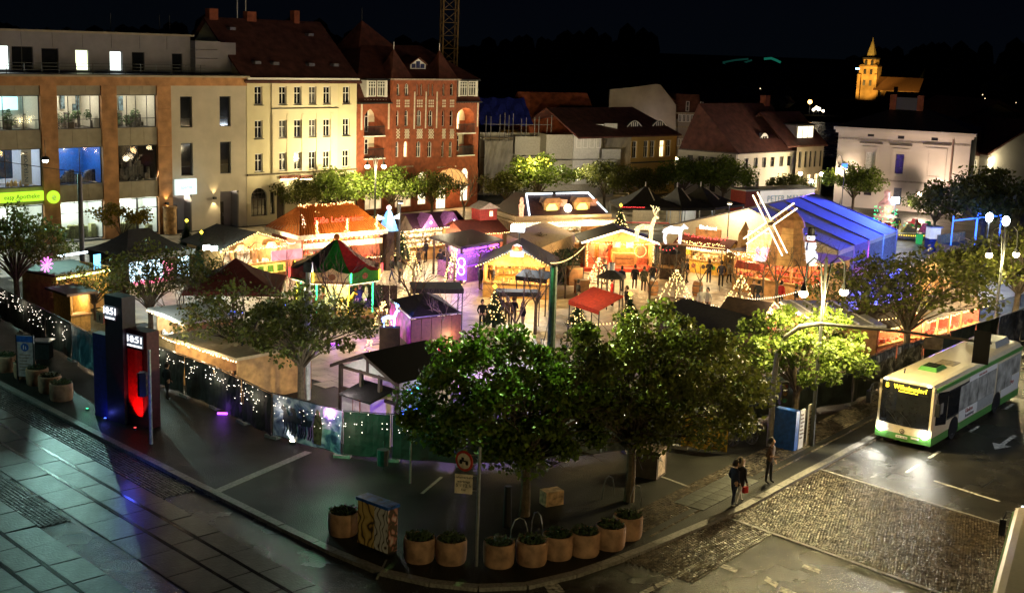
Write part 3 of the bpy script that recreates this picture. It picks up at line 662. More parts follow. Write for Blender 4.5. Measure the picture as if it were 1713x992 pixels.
for x, y0, y1, yy in ((90, 55, 360, -.06), (372, 55, 352, -.06), (613, -40, 345, -.42), (731, -40, 340, -.42), (845, -40, 338, -.42), (1062, 55, 335, -.06), (1293, 55, 325, -.06)):
    a, b = hp(*sc2(x-8, y1)); c, d = hp(*sc2(x+10, y0)); MB().box(a, yy, b, c, yy+.06, d).obj('white_pilaster', M_ornw, b3)
for x0, x1 in ((375, 605), (850, 1050)): a, b = hp(*sc2(x0, 752)); c, d = hp(*sc2(x1, 735)); MB().box(a, -.35, b, c, -.1, b+.16).obj('lintel', M_ornw, b3)
text('HOTEL', .78, mat('sign_white', (.78, .72, .66), .5), b3, (*[hp(*sc2(722, 697))[0]], -.14, hp(*sc2(722, 697))[1]), name='hotel_lettering', ext=.03, sx=1.25)
for i, e in enumerate(ent):
    window(b3, e[0], e[1], e[2], e[3], WHITEP, emat('hotel_lit_glass', (1, .86, .55), 1.5, 'NONE', .4, 1), (.33, .66), (.5, .8), y=.05, fw=.06)
for a, b, c, d, k in [(1.0, .5, 3.2, 2.9, .6), (4.8, .5, 7.0, 2.9, .7)]: window(b3, a, b, c, d, WHITEP, emat('hotel_dim_glass', (1, .75, .4), .5, 'NONE', .5, 1), (.33, .66), (.5, .8), y=.05, fw=.06)
dx, dz = hp(*sc2(995, 845)); dz = 2.55                                     # domed canopy
mb = MB(); n = 12; prof = [(1.95, 0), (1.85, .45), (1.5, 1.0), (.95, 1.4), (.3, 1.58), (.02, 1.6)]
for i in range(n):
    a0, a1 = PI+PI*i/n, PI+PI*(i+1)/n
    for (r0, z0), (r1, z1) in zip(prof[:-1], prof[1:]):
        mb.poly([(r0*math.cos(a0), r0*math.sin(a0), z0), (r0*math.cos(a1), r0*math.sin(a1), z0), (r1*math.cos(a1), r1*math.sin(a1), z1), (r1*math.cos(a0), r1*math.sin(a0), z1)])
cn = mb.obj('canopy', emat('canopy_cloth', (1, .52, .16), .55, 'NONE', .3, 1.5), b3, (dx, -.1, dz))
mb = MB()
for i in range(0, n+1, 2): a0 = PI+PI*i/n; mb.tube([(r*math.cos(a0)*1.01, r*math.sin(a0)*1.01, z) for r, z in prof], .025, 4)
mb.tube([(2.0*math.cos(PI+PI*i/16), 2.0*math.sin(PI+PI*i/16), -.06) for i in range(17)], .09, 6); mb.obj('canopy_rib', DSTEEL, cn)
point((dx, -1.2, dz+.2), 90, (1, .72, .35), .2, b3); point((dx, -2.6, 1.9), 60, (1, .75, .4), .2, b3)
# roofs: mansard sides with dormers, hipped centre with two pointed turrets
for a, b in ((0, SL), (SR, HW)):
    MB().frus((a, -.25, b, 3.0), (a+.1, 1.2, b-.1, 3.0), 10.8, 13.2).obj('mansard_roof', M_tile, b3)
    MB().box(a-.05, -.4, 10.72, b+.05, .1, 10.86).obj('eaves', BLACK, b3)
    x0, x1 = (1.05, 3.4) if a == 0 else (13.0, 15.5)
    MB().box(x0-.1, -.25, 11.35, x0+.1, 1.5, 12.95).box(x1-.1, -.25, 11.35, x1+.1, 1.5, 12.95).obj('dormer_cheek', WHITEP, b3); MB().box(x0-.3, -.45, 12.95, x1+.3, 1.6, 13.1).obj('dormer_roof', BLACK, b3)
    m = (x0+x1)/2
    for p, q in ((x0+.1, m-.08), (m+.08, x1-.1)): window(b3, p, 11.4, q, 12.9, WHITEP, PANE_B, (.33, .66), (.6, .8), y=-.2, fw=.09)
mb = MB(); P = [(0, -.1, 13.1), (HW, -.1, 13.1), (HW, 10, 13.1), (0, 10, 13.1), (4, 4.5, 16.3), (HW-4.2, 4.5, 16.3)]
for q in ((0, 1, 5, 4), (1, 2, 5), (2, 3, 4, 5), (3, 0, 4)): mb.poly([P[i] for i in q])
mb.obj('roof', M_tile, b3)
mb = MB()
P = [(2.2, 3, 13.5), (11.8, 3, 13.5), (7.2, 10, 13.5), (2.2, 10, 13.5), (4.9, 5.5, 18.6)]
for q in ((0, 1, 4), (1, 2, 4), (2, 3, 4), (3, 0, 4)): mb.poly([P[i] for i in q])
mb.obj('rear_roof', M_tile, b3)
for x in (SL+1.15, SR-1.35):
    mb = MB(); mb.frus((x-1.35, -.6, x+1.35, 2.2), (x-.5, .4, x+.5, 1.4), 13.1, 14.9); mb.frus((x-.5, .4, x+.5, 1.4), (x-.02, .88, x+.02, .92), 14.9, 15.9); t_ = mb.obj('turret_roof', M_tile, b3); MB().tube([(x, .9, 15.8), (x, .9, 16.6)], .04, 5).obj('finial', WHITEP, t_)
MB().tube([(4.9, 5.5, 18.5), (4.9, 5.5, 19.8)], .05, 5).obj('finial', DSTEEL, b3)
MB().box(SL-.2, -.75, 12.98, SR+.2, .1, 13.14).obj('eaves', mat('pale_eaves', (.35, .28, .25), .7), b3)
mb = MB(); mb.prism([(-1., 0), (1.0, 0), (1.0, .45), (0, 1.0), (-1., .45)], 0, .06); dw = mb.obj('roof_dormer', WHITEP, b3, (7.9, .35, 14.05))
for i in range(3): MB().box(-.85+i*.58, -.02, .08, -.85+i*.58+.5, -.004, .5+(.25 if i == 1 else 0)).obj('pane', mat('blue_glass', (.05, .06, .15), .15), dw)
MB().prism([(-1.15, .4), (0, 1.05), (1.15, .4), (1.15, .48), (0, 1.15), (-1.15, .48)], -.15, 2.0).obj('dormer_roof', M_tile, dw)
MB().box(0, .3, 0, .2, 10, 13).box(HW-.2, .3, 0, HW, 10, 10.8).box(0, 9.8, 0, HW, 10, 13).obj('side_wall', M_brick, b3)
MB().box(-.6, 6.5, 13, 1.2, 8, 17.6).obj('chimney', M_brick, b3)
# ================================================================ BUILDINGS further round the square
M_white = mat('off_white_render', (.50, .47, .42), .85, var=.08, scale=.4, bump=.12, bscale=50)
M_villa = mat('pinkish_white_render', (.56, .50, .47), .85, var=.07, scale=.35, bump=.15, bscale=40)
M_ochre = mat('ochre_render', (.42, .27, .08), .85, var=.15, scale=.5)
M_gable = mat('grey_gable_render', (.34, .30, .26), .9, var=.15, scale=.5)
M_net = mat('scaffold_net', (.24, .22, .18), .9, var=.25, scale=.7, bump=.5, bscale=3)
M_cont = mat('site_container', (.55, .54, .52), .55, var=.1)
M_contg = mat('grey_container', (.33, .31, .26), .6, var=.12)
M_tarp = mat('blue_tarpaulin', (.012, .018, .16), .5, var=.3, bump=.6, bscale=2)
def frame_at(a, b, z):       # facade frame through two measured eave points at height z
    p, q = G(*a, z), G(*b, z); f = Fr((p.x, p.y), math.atan2((q-p).y, (q-p).x)); f.L = math.hypot((q-p).x, (q-p).y); return f
def holes_px(f, L, d=0):
    out = []
    for (x0, y0, x1, y1) in L:
        a, b = f(x0, y1, d); c, e = f(x1, y0, d); out.append((a, b, c, e))
    return out
# ---- ochre house with eyebrow dormers
fo = frame_at((1057, 223.7), (1132.7, 221.5), 7.2)
oc = T('ochre_house', 'ochre two-storey house with eyebrow dormers in its dark roof, lit by street lamps', 'house', fo.p, fo.a)
hs = [(x, 4.35, x+.85, 6.3) for x in [fo(px, 240)[0] for px in (1058, 1077, 1088, 1104, 1115)]]
hs2 = [(x, 1.0, x+.9, 2.9) for x in [fo(px, 290)[0] for px in (1062, 1076, 1100, 1113)]]
wall(oc, fo.L, 7.1, hs+hs2, M_ochre)
for i, h in enumerate(hs+hs2): window(oc, *h, WHITEP, LITW if i in (3,) else PANE_B if i in (1, 2) else PANE, (.5,), (.65,))
MB().box(0, -.12, 3.75, fo.L, -.002, 3.9).obj('string_course', M_frame, oc)
gable_roof(oc, -8.5, fo.L, 0, 10, 7.2, 9.9, M_tile2, over=.4, hipr=3.0)
for px in (1059, 1101):
    x = fo(px, 210, 1.5)[0]; P = [(x-1.3+2.6*i/10, .75*math.sin(PI*i/10)) for i in range(11)]
    d = MB().prism(P, 0, .5).obj('eyebrow_dormer', M_frame, oc, (0, 1.3, 7.75))
    mb = MB()
    for k in range(10): mb.tube([(P[k][0], -.04, P[k][1]+.03), (P[k+1][0], -.04, P[k+1][1]+.03)], .06, 4)
    for k in (-.5, -.17, .17, .5): mb.box(x+k-.05, -.05, .02, x+k+.05, -.01, .62)
    mb.obj('frame', WHITEP, d)
MB().box(fo.L-.2, 0.3, 0, fo.L, 10, 7.1).box(-11.5, 9.8, 0, fo.L, 10, 7.1).obj('side_wall', M_ochre, oc)
# ---- scaffolded house under repair, netting, blue tarpaulin, stacked site containers
fs = frame_at((803, 222), (1057, 223.7), 7.0)
sc = T('scaffolded_house', 'house under repair with netted scaffold, orange tiled roof and blue tarpaulin next to the hotel', 'house', fs.p, fs.a)
wall(sc, fs.L-.1, 7.0, [(x, 4.2, x+1, 6.2) for x in (4.6, 7.2)]+[(x, .8, x+1, 3) for x in (4.6, 7.2)], M_white)
for x in (4.6, 7.2):
    for z in (.8, 4.2): window(sc, x, z, x+1, z+(2.2 if z < 1 else 2.0), WHITEP, PANE)
x0 = fs(873, 190, 3)[0]; x1 = fs(990, 190, 3)[0]
gable_roof(sc, x0, x1, .2, 9, 7.2, 11.4, M_tileO, over=.2, hipl=.2, hipr=.2)
ta_ = MB(); n = 10
for i in range(n):
    for j in range(4):
        def q(i, j): return (.2+(x0+.4-.2)*i/n, .3+3.2*j/4, 7.8+2.9*j/4+.12*math.sin(i*2.1+j*3))
        ta_.poly([q(i, j), q(i+1, j), q(i+1, j+1), q(i, j+1)])
ta_.obj('tarpaulin', M_tarp, sc)
mb = MB()
for px in (812, 820, 835, 843, 850, 857, 871, 879, 893, 900, 914, 921): x = fs(px, 250, -1.2)[0]; mb.tube([(x, -1.2, 0), (x, -1.2, R.uniform(8.6, 9.3))], .05, 5)
xe = fs(921, 250, -1.2)[0]
for z in (2.2, 4.4, 6.6, 8.0): mb.tube([(0, -1.2, z), (xe, -1.2, z)], .04, 5)
mb.obj('scaffold_pole', mat('scaffold_steel', (.22, .21, .20), .5, .5), sc)
for z in (2.1, 4.3, 6.5): MB().box(0, -1.2, z-.06, xe, -.3, z).obj('scaffold_deck', mat('deck_board', (.25, .17, .09), .8), sc)
def cloth(name, w, h, m, parent, loc, nx=12, nz=8, amp=.12):
    mb = MB(); P = {}
    for i in range(nx+1):
        for k in range(nz+1): P[i, k] = (w*i/nx, amp*math.sin(i*1.9+k*.7)*math.sin(k*1.3+i*.4), h*k/nz-(.15*math.sin(PI*((i % 4)/4)) if k == nz else 0))
    for i in range(nx):
        for k in range(nz): mb.poly([P[i, k], P[i+1, k], P[i+1, k+1], P[i, k+1]])
    return mb.obj(name, m, parent, loc)
xm = fs(858, 250, -1.3)[0]; cloth('scaffold_netting', xm-.1, 6.0, M_net, sc, (.1, -1.32, .3))
cloth('scaffold_netting', fs(1057, 240, -1.3)[0]-fs(1008, 240, -1.3)[0], 6.6, M_net, sc, (fs(1008, 240, -1.3)[0], -1.32, .3), 8, 8, .08)
xa, xb = fs(857, 250, -1)[0], fs(905, 250, -1)[0]
for i in range(3): MB().box(xa+.1, -1.5, .2+i*2.2, xb, -1.36, 2.3+i*2.2).obj('scaffold_board', M_contg, sc)
cont = T('site_container', 'stacked white site office containers with window bands in front of the scaffolded house', 'container', sc.location, fs.a)
xa, xb, xc = fs(906, 250, -2)[0], fs(951, 250, -2)[0], fs(994, 250, -2)[0]
for z0 in (1.5, 4.35):
    c = MB().box(xb, -3.4, z0, xc+(.0 if z0 > 3 else 2.2), -.6, z0+2.75).obj('cabin', M_cont, cont)
    n = 4 if z0 > 3 else 6
    for i in range(n):
        x = xb+.3+i*.82; window(c, x, z0+(1.0 if z0 < 3 else 1.25), x+.62, z0+(2.1 if z0 < 3 else 2.45), WHITEP, PANE if z0 < 3 else mat('shutter', (.42, .42, .5), .5), (), (), y=-3.42, fw=.07)
    MB().box(xa, -3.3, z0, xb-.05, -.6, z0+2.7).obj('storage_cabin', M_contg, cont)
MB().box(xb-4, -3.3, .0, xc+2, -.7, 1.45).obj('base_frame', M_contg, cont)
for x0_, x1_, z0, z1 in ((xc+.3, xc+3.2, 3.6, 5.4), (xc-1.2, xc+.9, 7.15, 8.2), (xc+1.0, xc+2.6, 7.0, 8.3)): MB().box(x0_, -2.4, z0, x1_, -2.25, z1).obj('site_board', M_cont, cont)
# ---- tall gabled house behind
ft = frame_at((1030, 172), (1133, 207), 9.5); 
pa, pb, pc, pd = G(1022, 150, 12.6), G(1107, 141, 13.2), G(1131, 175, 10.6), None
fg = Fr((9, 163), .2)
gb = T('gabled_house', 'tall plain grey gable wall of a house rising behind the ochre house', 'house', fg.p, fg.a)
k_ = 1+14/155
def gpx(px, py): x, z = fg(px, py, 0); return x, z
P = [gpx(*q) for q in ((1020, 150), (1054, 147), (1098, 141), (1105, 142), (1131, 176), (1131, 215))]; P = P+[(P[-1][0], 0), (P[0][0], 0)]
MB().prism(P, 0, .4).obj('gable_wall', M_gable, gb)
MB().prism([(P[2][0], P[2][1]+.1), (P[4][0]+.4, P[4][1]+.1), (P[4][0]+.4, P[4][1]-.15), (P[2][0], P[2][1]-.15)], .1, 12).obj('roof', M_tile2, gb)
x0, z1 = gpx(1132, 188); x1, _ = gpx(1178, 188)
nb = wall(gb, x1, 8, [], M_gable, x0=x0+.1, y=.5)
MB().prism([(x0, 8), (x1, 8), (x1-.6, 11.2), (x0, 11.2)], .6, 8).obj('roof', M_tile2, gb)
for r, (z0, h) in enumerate(((gpx(1140, 197)[1]-.6, 1.0), (gpx(1140, 238)[1]-.6, 1.0))):
    for i in range(6): x = x0+.4+i*(x1-x0-.5)/6; window(gb, x, z0, x+.5, z0+1.0, WHITEP, PANE_B, (.5,), (), y=.42, fw=.1)
for z in (gpx(1140, 190)[1], gpx(1140, 213)[1], gpx(1140, 228)[1]): MB().box(x0, .3, z-.1, x1, .5, z+.1).obj('string_course', mat('pale_course', (.4, .34, .25), .8), gb)
for i in range(2): x = x0+1.4+i*1.9; w_ = window(gb, x, 9.0, x+.45, 10.3, WHITEP, PANE_B, (), (.5,), y=.55)
# ---- corner house with the big hipped roof
fl = frame_at((1135, 247), (1232, 255), 5.8); fr = frame_at((1232, 255), (1335, 250), 5.8)
ch = T('corner_house', 'cream corner house with a big hipped dark red roof and two eyebrow windows', 'house', fr.p, fr.a)
hs = [(x, 3.9, x+.75, 5.05) for x in [fr(px, 268)[0] for px in (1245, 1261, 1275, 1289, 1304, 1317)]]
hg = [(x, 1.1, x+.8, 2.7) for x in [fr(px, 310)[0] for px in (1246, 1262, 1287, 1308)]]
wall(ch, fr.L, 5.75, hs+hg, M_white)
for h in hs+hg: window(ch, *h, M_frame, PANE_B if R.random() < .3 else PANE, (.5,), (.6,))
lw = T('x', 'x', 'x'); bpy.data.objects.remove(lw)
sw = inst('side_front', None, ch, (0, 0, 0), (0, 0, fl.a+PI-fr.a)) if False else None
mb = MB(); LL = fl.L; al = fl.a-fr.a                          # left front as a wall in its own direction
sub = bpy.data.objects.new('side_front', MB().box(-.02, 0.02, 5.6, -.01, .03, 5.7).mesh('side_front', M_white)); COL.objects.link(sub); sub.parent = ch; KIDS.setdefault(ch.name, []).append(sub)
off = MX.Rotation(al, 4, 'Z') @ V((-LL, 0, 0)); sub.location = off; sub.rotation_euler = (0, 0, al)
h2 = [(x, 3.9, x+.75, 5.05) for x in [fl(px, 268)[0] for px in (1149, 1168, 1187, 1207)]]+[(x, 1.1, x+.75, 2.6) for x in [fl(px, 300)[0] for px in (1168, 1187, 1207)]]
wall(sub, LL, 5.75, h2, M_white)
for h in h2:      # windows of the left front
    o_ = MB().box(h[0], .14, h[1], h[2], .2, h[3]).obj('window', M_frame, sub); 
mb = MB(); RDp = 9.0
A_, B_, C_ = V((off.x, off.y, 0)), V((0, 0, 0)), V((fr.L, 0, 0)); nA = MX.Rotation(al, 4, 'Z') @ V((0, 1, 0)); bk = V((off.x, off.y, 0))+nA*10; bk2 = V((fr.L, 10, 0))
e = 5.75; rz_ = 10.9
rg1 = V((-.8, 5.2, rz_)); xr, zr_ = fr(1288, 180, 5.2); rg2 = V((xr, 5.2, rz_))
E_ = lambda p, ou: V((p.x, p.y, e))+ou*.4
pA, pB, pC = E_(A_, V((-.5, -.6, -.25))), E_(B_, V((0, -1, -.25))), E_(C_, V((.3, -1, -.25)))
for P in ([pB, pC, rg2, rg1], [pA, pB, rg1], [pC, V((fr.L+.3, 10.4, e)), rg2], [V((bk.x, bk.y, e)), pA, rg1], [V((fr.L+.3, 10.4, e)), V((bk.x, bk.y, e)), rg1, rg2]): mb.poly(P)
mb.obj('roof', M_tile2, ch)
MB().tube([pA, pB, pC], .09, 6).obj('gutter', mat('gutter_zinc', (.14, .12, .12), .5, .4), ch); MB().tube([(0.05, -.12, 0), (.05, -.12, 5.6), (.35, -.3, 5.7)], .06, 6).obj('downpipe', STEEL, ch)
MB().box(fr.L-.2, .2, 0, fr.L, 10, 5.7).obj('side_wall', M_white, ch)
for px, s in ((1278, 1), (1306, .6)):
    x = fr(px, 236, 1.2)[0]; P = [(x+s*(-1.1+2.2*i/10), .95*s*math.sin(PI*i/10)) for i in range(11)]
    d = MB().prism(P, 0, 1.0).obj('eyebrow_dormer', WHITEP, ch, (0, 1.15, 6.75))
    for k in (-.75, -.33, .1): MB().box(x+k*s, -.03, .08, x+k*s+.3*s, -.004, (.5 if k > -.7 else .38)*s+.06).obj('pane', PANE, d)
MB().box(xr-1.5, 4.8, 10.4, xr-.6, 5.6, 11.8).obj('chimney', M_brick, ch)
# ---- narrow house with the lit dormer
fn = frame_at((1334, 240), (1379, 238), 6.6)
nh = T('narrow_house', 'narrow pale house with a lit dormer, squeezed behind the corner house', 'house', fn.p, fn.a)
hs = [(x, 3.7, x+.55, 5.6) for x in [fn(px, 265)[0] for px in (1336, 1346, 1354, 1362, 1371)]]; hg = [(x, .8, x+.9, 2.9) for x in [fn(px, 305)[0] for px in (1337, 1350, 1362)]]
wall(nh, fn.L, 6.5, hs+hg, M_gable)
for i, h in enumerate(hs+hg): window(nh, *h, M_frame, LITW if i > 5 else PANE, (.5,), (.7,))
gable_roof(nh, -2, fn.L, 0, 8, 6.6, 10, M_tile2, over=.3)
xa = fn(1333, 220, .6)[0]; xb = fn(1362, 220, .6)[0]; MB().box(xa, .7, 6.9, xb, 3, 8.6).obj('dormer', M_gable, nh); MB().box(xa-.2, .5, 8.6, xb+.2, 3.5, 8.75).obj('dormer_roof', M_frame, nh)
window(nh, xa+.1, 7.0, xb-.1, 8.55, M_frame, emat('dormer_lit', (1, .88, .6), 1.3, 'NONE', .25, 2), (.33, .66), (), y=.6)
MB().box(0, 7.8, 0, fn.L, 8, 6.5).box(fn.L-.2, .2, 0, fn.L, 8, 6.5).obj('side_wall', M_gable, nh)
# ---- pale villa
fv = frame_at((1404, 211), (1626, 223), 9.0)
vl = T('pale_villa', 'large pale plastered villa with shallow dark hipped roof and tall blind windows', 'villa', fv.p, fv.a)
wx = lambda x0, y0, x1, y1: (*fv(x0, y1), *fv(x1, y0))
c7 = lambda x, y: (1283+x/3.967, 150+y/3.967)
hv = []
for x0, y0, x1, y1 in ((645, 418, 718, 545), (845, 432, 912, 558), (1062, 430, 1165, 575), (640, 640, 697, 700), (832, 655, 895, 765)):
    a, b = fv(*c7(x0, y1)); c, d = fv(*c7(x1, y0)); hv.append((a, max(b, 0.02), c, d))
for x, y in ((690, 300), (890, 315), (1113, 327)): a, b = fv(*c7(x, y)); hv.append((a-.35, b-.22, a+.35, b+.22))
wall(vl, fv.L, 8.6, hv, M_villa, .3)
window(vl, *hv[0], WHITEP, mat('white_blind', (.62, .62, .64), .6), (), (), y=.2); window(vl, *hv[1], M_frame, PANE, (.5,), (.3, .7), y=.2)
MB().box(hv[2][0], .12, hv[2][1], hv[2][2], .16, hv[2][3]).obj('blind_window', M_villa, vl); MB().box(hv[3][0], .2, hv[3][1], hv[3][2], .25, hv[3][3]).obj('door', M_frame, vl); MB().box(hv[4][0], .2, hv[4][1], hv[4][2], .25, hv[4][3]).obj('door', mat('blue_grey_door', (.10, .11, .16), .6), vl)
for h in hv[5:]: MB().box(h[0], .2, h[1], h[2], .25, h[3]).obj('vent', BLACK, vl)
point((hv[1][0]+.5, -.6, hv[1][1]+.3), 0.01) if False else None
for i in (0, 1, 2):
    a, b, c, d = hv[i]; MB().box(a-.75, -.16, d+.95, c+.75, 0, d+1.1).obj('lintel', mat('dark_lintel', (.12, .10, .09), .7), vl)
    for x in (a-.45, c+.1): MB().box(x, -.07, b-.9, x+.35, 0, d+.4).obj('surround', M_villa, vl)
    MB().box(a-.45, -.09, d+.4, c+.45, 0, d+.62).obj('surround', M_villa, vl)
for z, p in ((fv(*c7(600, 590))[1], .1), (fv(*c7(600, 330))[1], .06)): MB().box(0, -p, z-.09, fv.L, -.002, z+.09).obj('string_course', mat('grey_course', (.30, .26, .24), .8), vl)
MB().box(-.5, -.55, 8.6, fv.L+.5, .1, 8.95).box(-.3, -.3, 8.3, fv.L+.3, 0, 8.6).obj('cornice', M_villa, vl)
MB().box(fv.L-1.9, -.12, 0, fv.L-1.75, -.01, 8.2).obj('downpipe', mat('rust_pipe', (.2, .12, .10), .6), vl)
MB().box(-.02, .3, 0, 0, 12, 8.6).box(fv.L, .3, 0, fv.L+.02, 12, 8.6).box(0, 11.9, 0, fv.L, 12, 8.6).obj('side_wall', M_villa, vl)
mb = MB(); P = [(-.5, -.5, 8.95), (fv.L+.5, -.5, 8.95), (fv.L+.5, 12.5, 8.95), (-.5, 12.5, 8.95), (5, 6, 11.0), (fv.L-5, 6, 11.0)]
for q in ((0, 1, 5, 4), (1, 2, 5), (2, 3, 4, 5), (3, 0, 4)): mb.poly([P[i] for i in q])
mb.obj('roof', mat('dark_metal_roof', (.02, .02, .025), .45, var=.2), vl)
for x in (fv(1493, 190, 6)[0], fv(1539, 185, 6)[0]): MB().box(x-.35, 5.6, 10.2, x+.35, 6.4, 12.6).obj('chimney', M_brick, vl)
MB().box(fv(1497, 185, 6)[0], 5.7, 10.6, fv(1535, 185, 6)[0], 6.3, 12.3).obj('roof_hut', BLACK, vl)
MB().box(1.2, -1.2, 3.0, 5.5, 0, 3.15).obj('porch_roof', mat('dark_lintel', (.12, .10, .09), .7), vl)
gr = MB()                                                  # looping painted scrawl on the corner
gr.tube([(.35+.28*math.cos(t)*(1 if t < 2*PI else -1)+(0 if t < 2*PI else .6), -.015, 4.9+.55*math.sin(t*.5+.6)+.3*math.sin(t)) for t in np.linspace(0, 4*PI, 40)], .035, 4); gr.obj('graffiti', BLACK, vl)
# ---- right edge: white gabled house, dark far gables
fe = frame_at((1654, 261), (1713, 262), 5.2)
eh = T('white_gabled_house', 'white gable wall with a corner lamp at the right edge of the square', 'house', fe.p, fe.a)
x1, z1 = fe(1735, 209); MB().prism([(0, 0), (0, 5.3), (x1, z1), (x1*2, 5.3), (x1*2, 0)], 0, 10).obj('gable_wall', M_white, eh)
MB().prism([(-.3, 5.25), (x1, z1+.15), (x1*2+.3, 5.25), (x1*2+.3, 5.45), (x1, z1+.4), (-.3, 5.45)], -.2, 10.2).obj('roof', M_tile2, eh)
sb = MB().box(-4.2, 2.0, 0, -.02, 9, 5.0).obj('side_wing', M_gable, eh)
for i in range(4):
    for z in (.8, 3.0): window(sb, -3.9+i*1.0, z, -3.3+i*1.0, z+1.5, WHITEP, PANE_B if z > 2 else LITC, (.5,), (.6,), y=1.95)
MB().prism([(-4.4, 5.0), (0, 5.0), (-.2, 8.2), (-3.4, 8.2)], 1.9, 9).obj('wing_roof', M_tile2, eh)
wl = MB().lathe([(.14, 0), (.2, .2), (.05, .3)], 8).obj('corner_lamp', LAMPW, eh, (-.1, -.5, 4.6)); point((-.1, -.8, 4.5), 260, (1, .85, .5), .1, eh)
ff = frame_at((1603, 203), (1713, 205), 8.5); fh = T('dark_gabled_house', 'dim brown gabled house standing behind the pale villa', 'house', ff.p, ff.a)
q = [ff(*p) for p in ((1600, 205), (1668, 174), (1740, 212))]; MB().prism([(q[0][0], 0), q[0], q[1], q[2], (q[2][0], 0)], 0, 14).obj('gable_wall', mat('brown_render', (.16, .11, .06), .9), fh)
MB().prism([(q[0][0]-.4, q[0][1]), (q[1][0], q[1][1]+.2), (q[2][0]+.4, q[2][1]), (q[2][0]+.4, q[2][1]+.3), (q[1][0], q[1][1]+.55), (q[0][0]-.4, q[0][1]+.3)], -.3, 14).obj('roof', M_tile2, fh)
# dim roofs between, a few lit street points beyond
rf = [((1330, 205), (1395, 200), 7.5, 18, 'low dim roofed house between the narrow house and the villa'), ((1390, 168), (1440, 168), 9, 30, 'far dim house left below the church'), ((1150, 190), (1200, 188), 8.5, 24, 'far dim house behind the corner house roof'), ((860, 158), (960, 158), 10, 26, 'far dim house behind the orange roof'), ((1545, 170), (1600, 172), 9, 28, 'far dim house right of the church nave')]
for a, b, z, dep, lab in rf:
    f_ = frame_at(a, b, z); h_ = T('far_house', lab, 'house', f_.p+f_.n*dep, f_.a); wall(h_, f_.L*1.15, z*.8, [], M_gable); gable_roof(h_, 0, f_.L*1.15, 0, 9, z*.8, z*.8+2.6, M_tile2)
    MB().box(1.2, 3.6, z*.8+.8, 1.9, 4.4, z*.8+3.6).obj('chimney', M_brick, h_)
# ---- church on the skyline, floodlit amber
D_ = 540.; cdir = (lambda q: V((q.x, q.y, 0)).normalized())(ray(1455, 130)); cpos = cdir*D_; ca = math.atan2(cdir.y, cdir.x)-PI/2-.25
ct = T('church', 'floodlit amber church with an octagonal spire and long nave on the dark skyline', 'church', cpos, ca)
M_ch = mat('church_brick', (.50, .32, .12), .85, var=.35, scale=.25, bump=.4, bscale=1.5)
def zc(py): a = ray(1455, py); return HC+a.z/math.hypot(a.x, a.y)*D_
k3 = D_/FPX; t0, t1, t2, t3, t4 = zc(158), zc(112), zc(100), zc(98), zc(63)
wd = 28*k3/2
MB().box(-wd, -wd, -5, wd, wd, t1).obj('tower', M_ch, ct)
def octp(r, z): return [(r*math.cos(PI/8+i*PI/4), r*math.sin(PI/8+i*PI/4), z) for i in range(8)]
mb = MB(); mb.lathe([(wd*.9, t1), (wd*.9, t2)], 8); mb.obj('belfry', M_ch, ct)
mb = MB(); mb.lathe([(wd*1.0, t2), (wd*1.0, t3+.2)], 8); mb.obj('belfry_cornice', mat('dark_slate', (.03, .025, .02), .7), ct)
mb = MB(); mb.lathe([(wd*.66, t3), (wd*.1, t4-1.5), (.05, t4)], 8); mb.obj('spire', mat('spire_copper', (.36, .30, .14), .7, var=.2, scale=.4), ct)
for x in (-wd*.35, wd*.35):
    for z, h in ((t1-3, 2.), (t1-7.5, 2.2), ((t1+t2)/2-.9, 1.8)): MB().box(x-.5, -wd-.06 if z < t1 else -wd*.92, z, x+.5, -wd+.1, z+h).obj('louvre', BLACK, ct)
for x in (-wd*.92, wd*.92): MB().box(x-.6, -wd-.9, -5, x+.6, -wd, t1-3).obj('buttress', M_ch, ct)
MB().frus((-wd-.3, -wd-.3, wd+.3, wd+.3), (-wd*.9, -wd*.9, wd*.9, wd*.9), t1, t1+.8).obj('tower_cornice', M_ch, ct)
nx = (1535-1468)*k3+wd; nz0, nz1 = zc(148), zc(128)
MB().box(wd, -5, -5, nx, 7, nz0).obj('nave', M_ch, ct)
for i in range(6): x = wd+1+i*(nx-wd-1)/6; MB().box(x, -5.9, -5, x+.7, -5, nz0-.6).obj('buttress', M_ch, ct); MB().box(x+1.1, -5.05, nz0-4.5, x+1.9, -4.9, nz0-1.2).obj('window', BLACK, ct)
gable_roof(ct, wd, nx, -5, 7, nz0, nz1, mat('nave_tiles', (.24, .12, .05), .8, var=.2), over=.5)
for p, to, w, an in (((-8, -26, 1), (0, -3, t1-4), 22000, 45), ((9, -24, 1), (2, -2, t1+2), 16000, 40), ((0, -34, 1), (0, -3, t3+4), 20000, 24), ((16, -22, 1), (14, -3, nz1), 7000, 60)): spot(p, to, w, (1, .58, .14), an, .3, ct)
# ---- tower crane mast behind the hotel
dcr = 165.; cdd = (lambda q: V((q.x, q.y, 0)).normalized())(ray(751, 60)); cr_ = T('tower_crane', 'lattice mast of a tower crane rising behind the hotel roof', 'crane', cdd*dcr, .25)
M_cr = mat('crane_yellow', (.34, .20, .06), .6, var=.2)
for sx_ in (-1, 1):
    for sy_ in (-1, 1): MB().box(sx_*.95-.09, sy_*.95-.09, 0, sx_*.95+.09, sy_*.95+.09, 46).obj('mast_leg', M_cr, cr_)
mb = MB(); z = 0
while z < 46:
    for (a, b) in (((-1, -1), (1, -1)), ((1, -1), (1, 1)), ((1, 1), (-1, 1)), ((-1, 1), (-1, -1))):
        mb.tube([(a[0]*.95, a[1]*.95, z), (b[0]*.95, b[1]*.95, z)], .05, 4); mb.tube([(a[0]*.95, a[1]*.95, z), (b[0]*.95, b[1]*.95, z+1.6)], .045, 4)
    z += 1.6
mb.obj('lattice', M_cr, cr_)
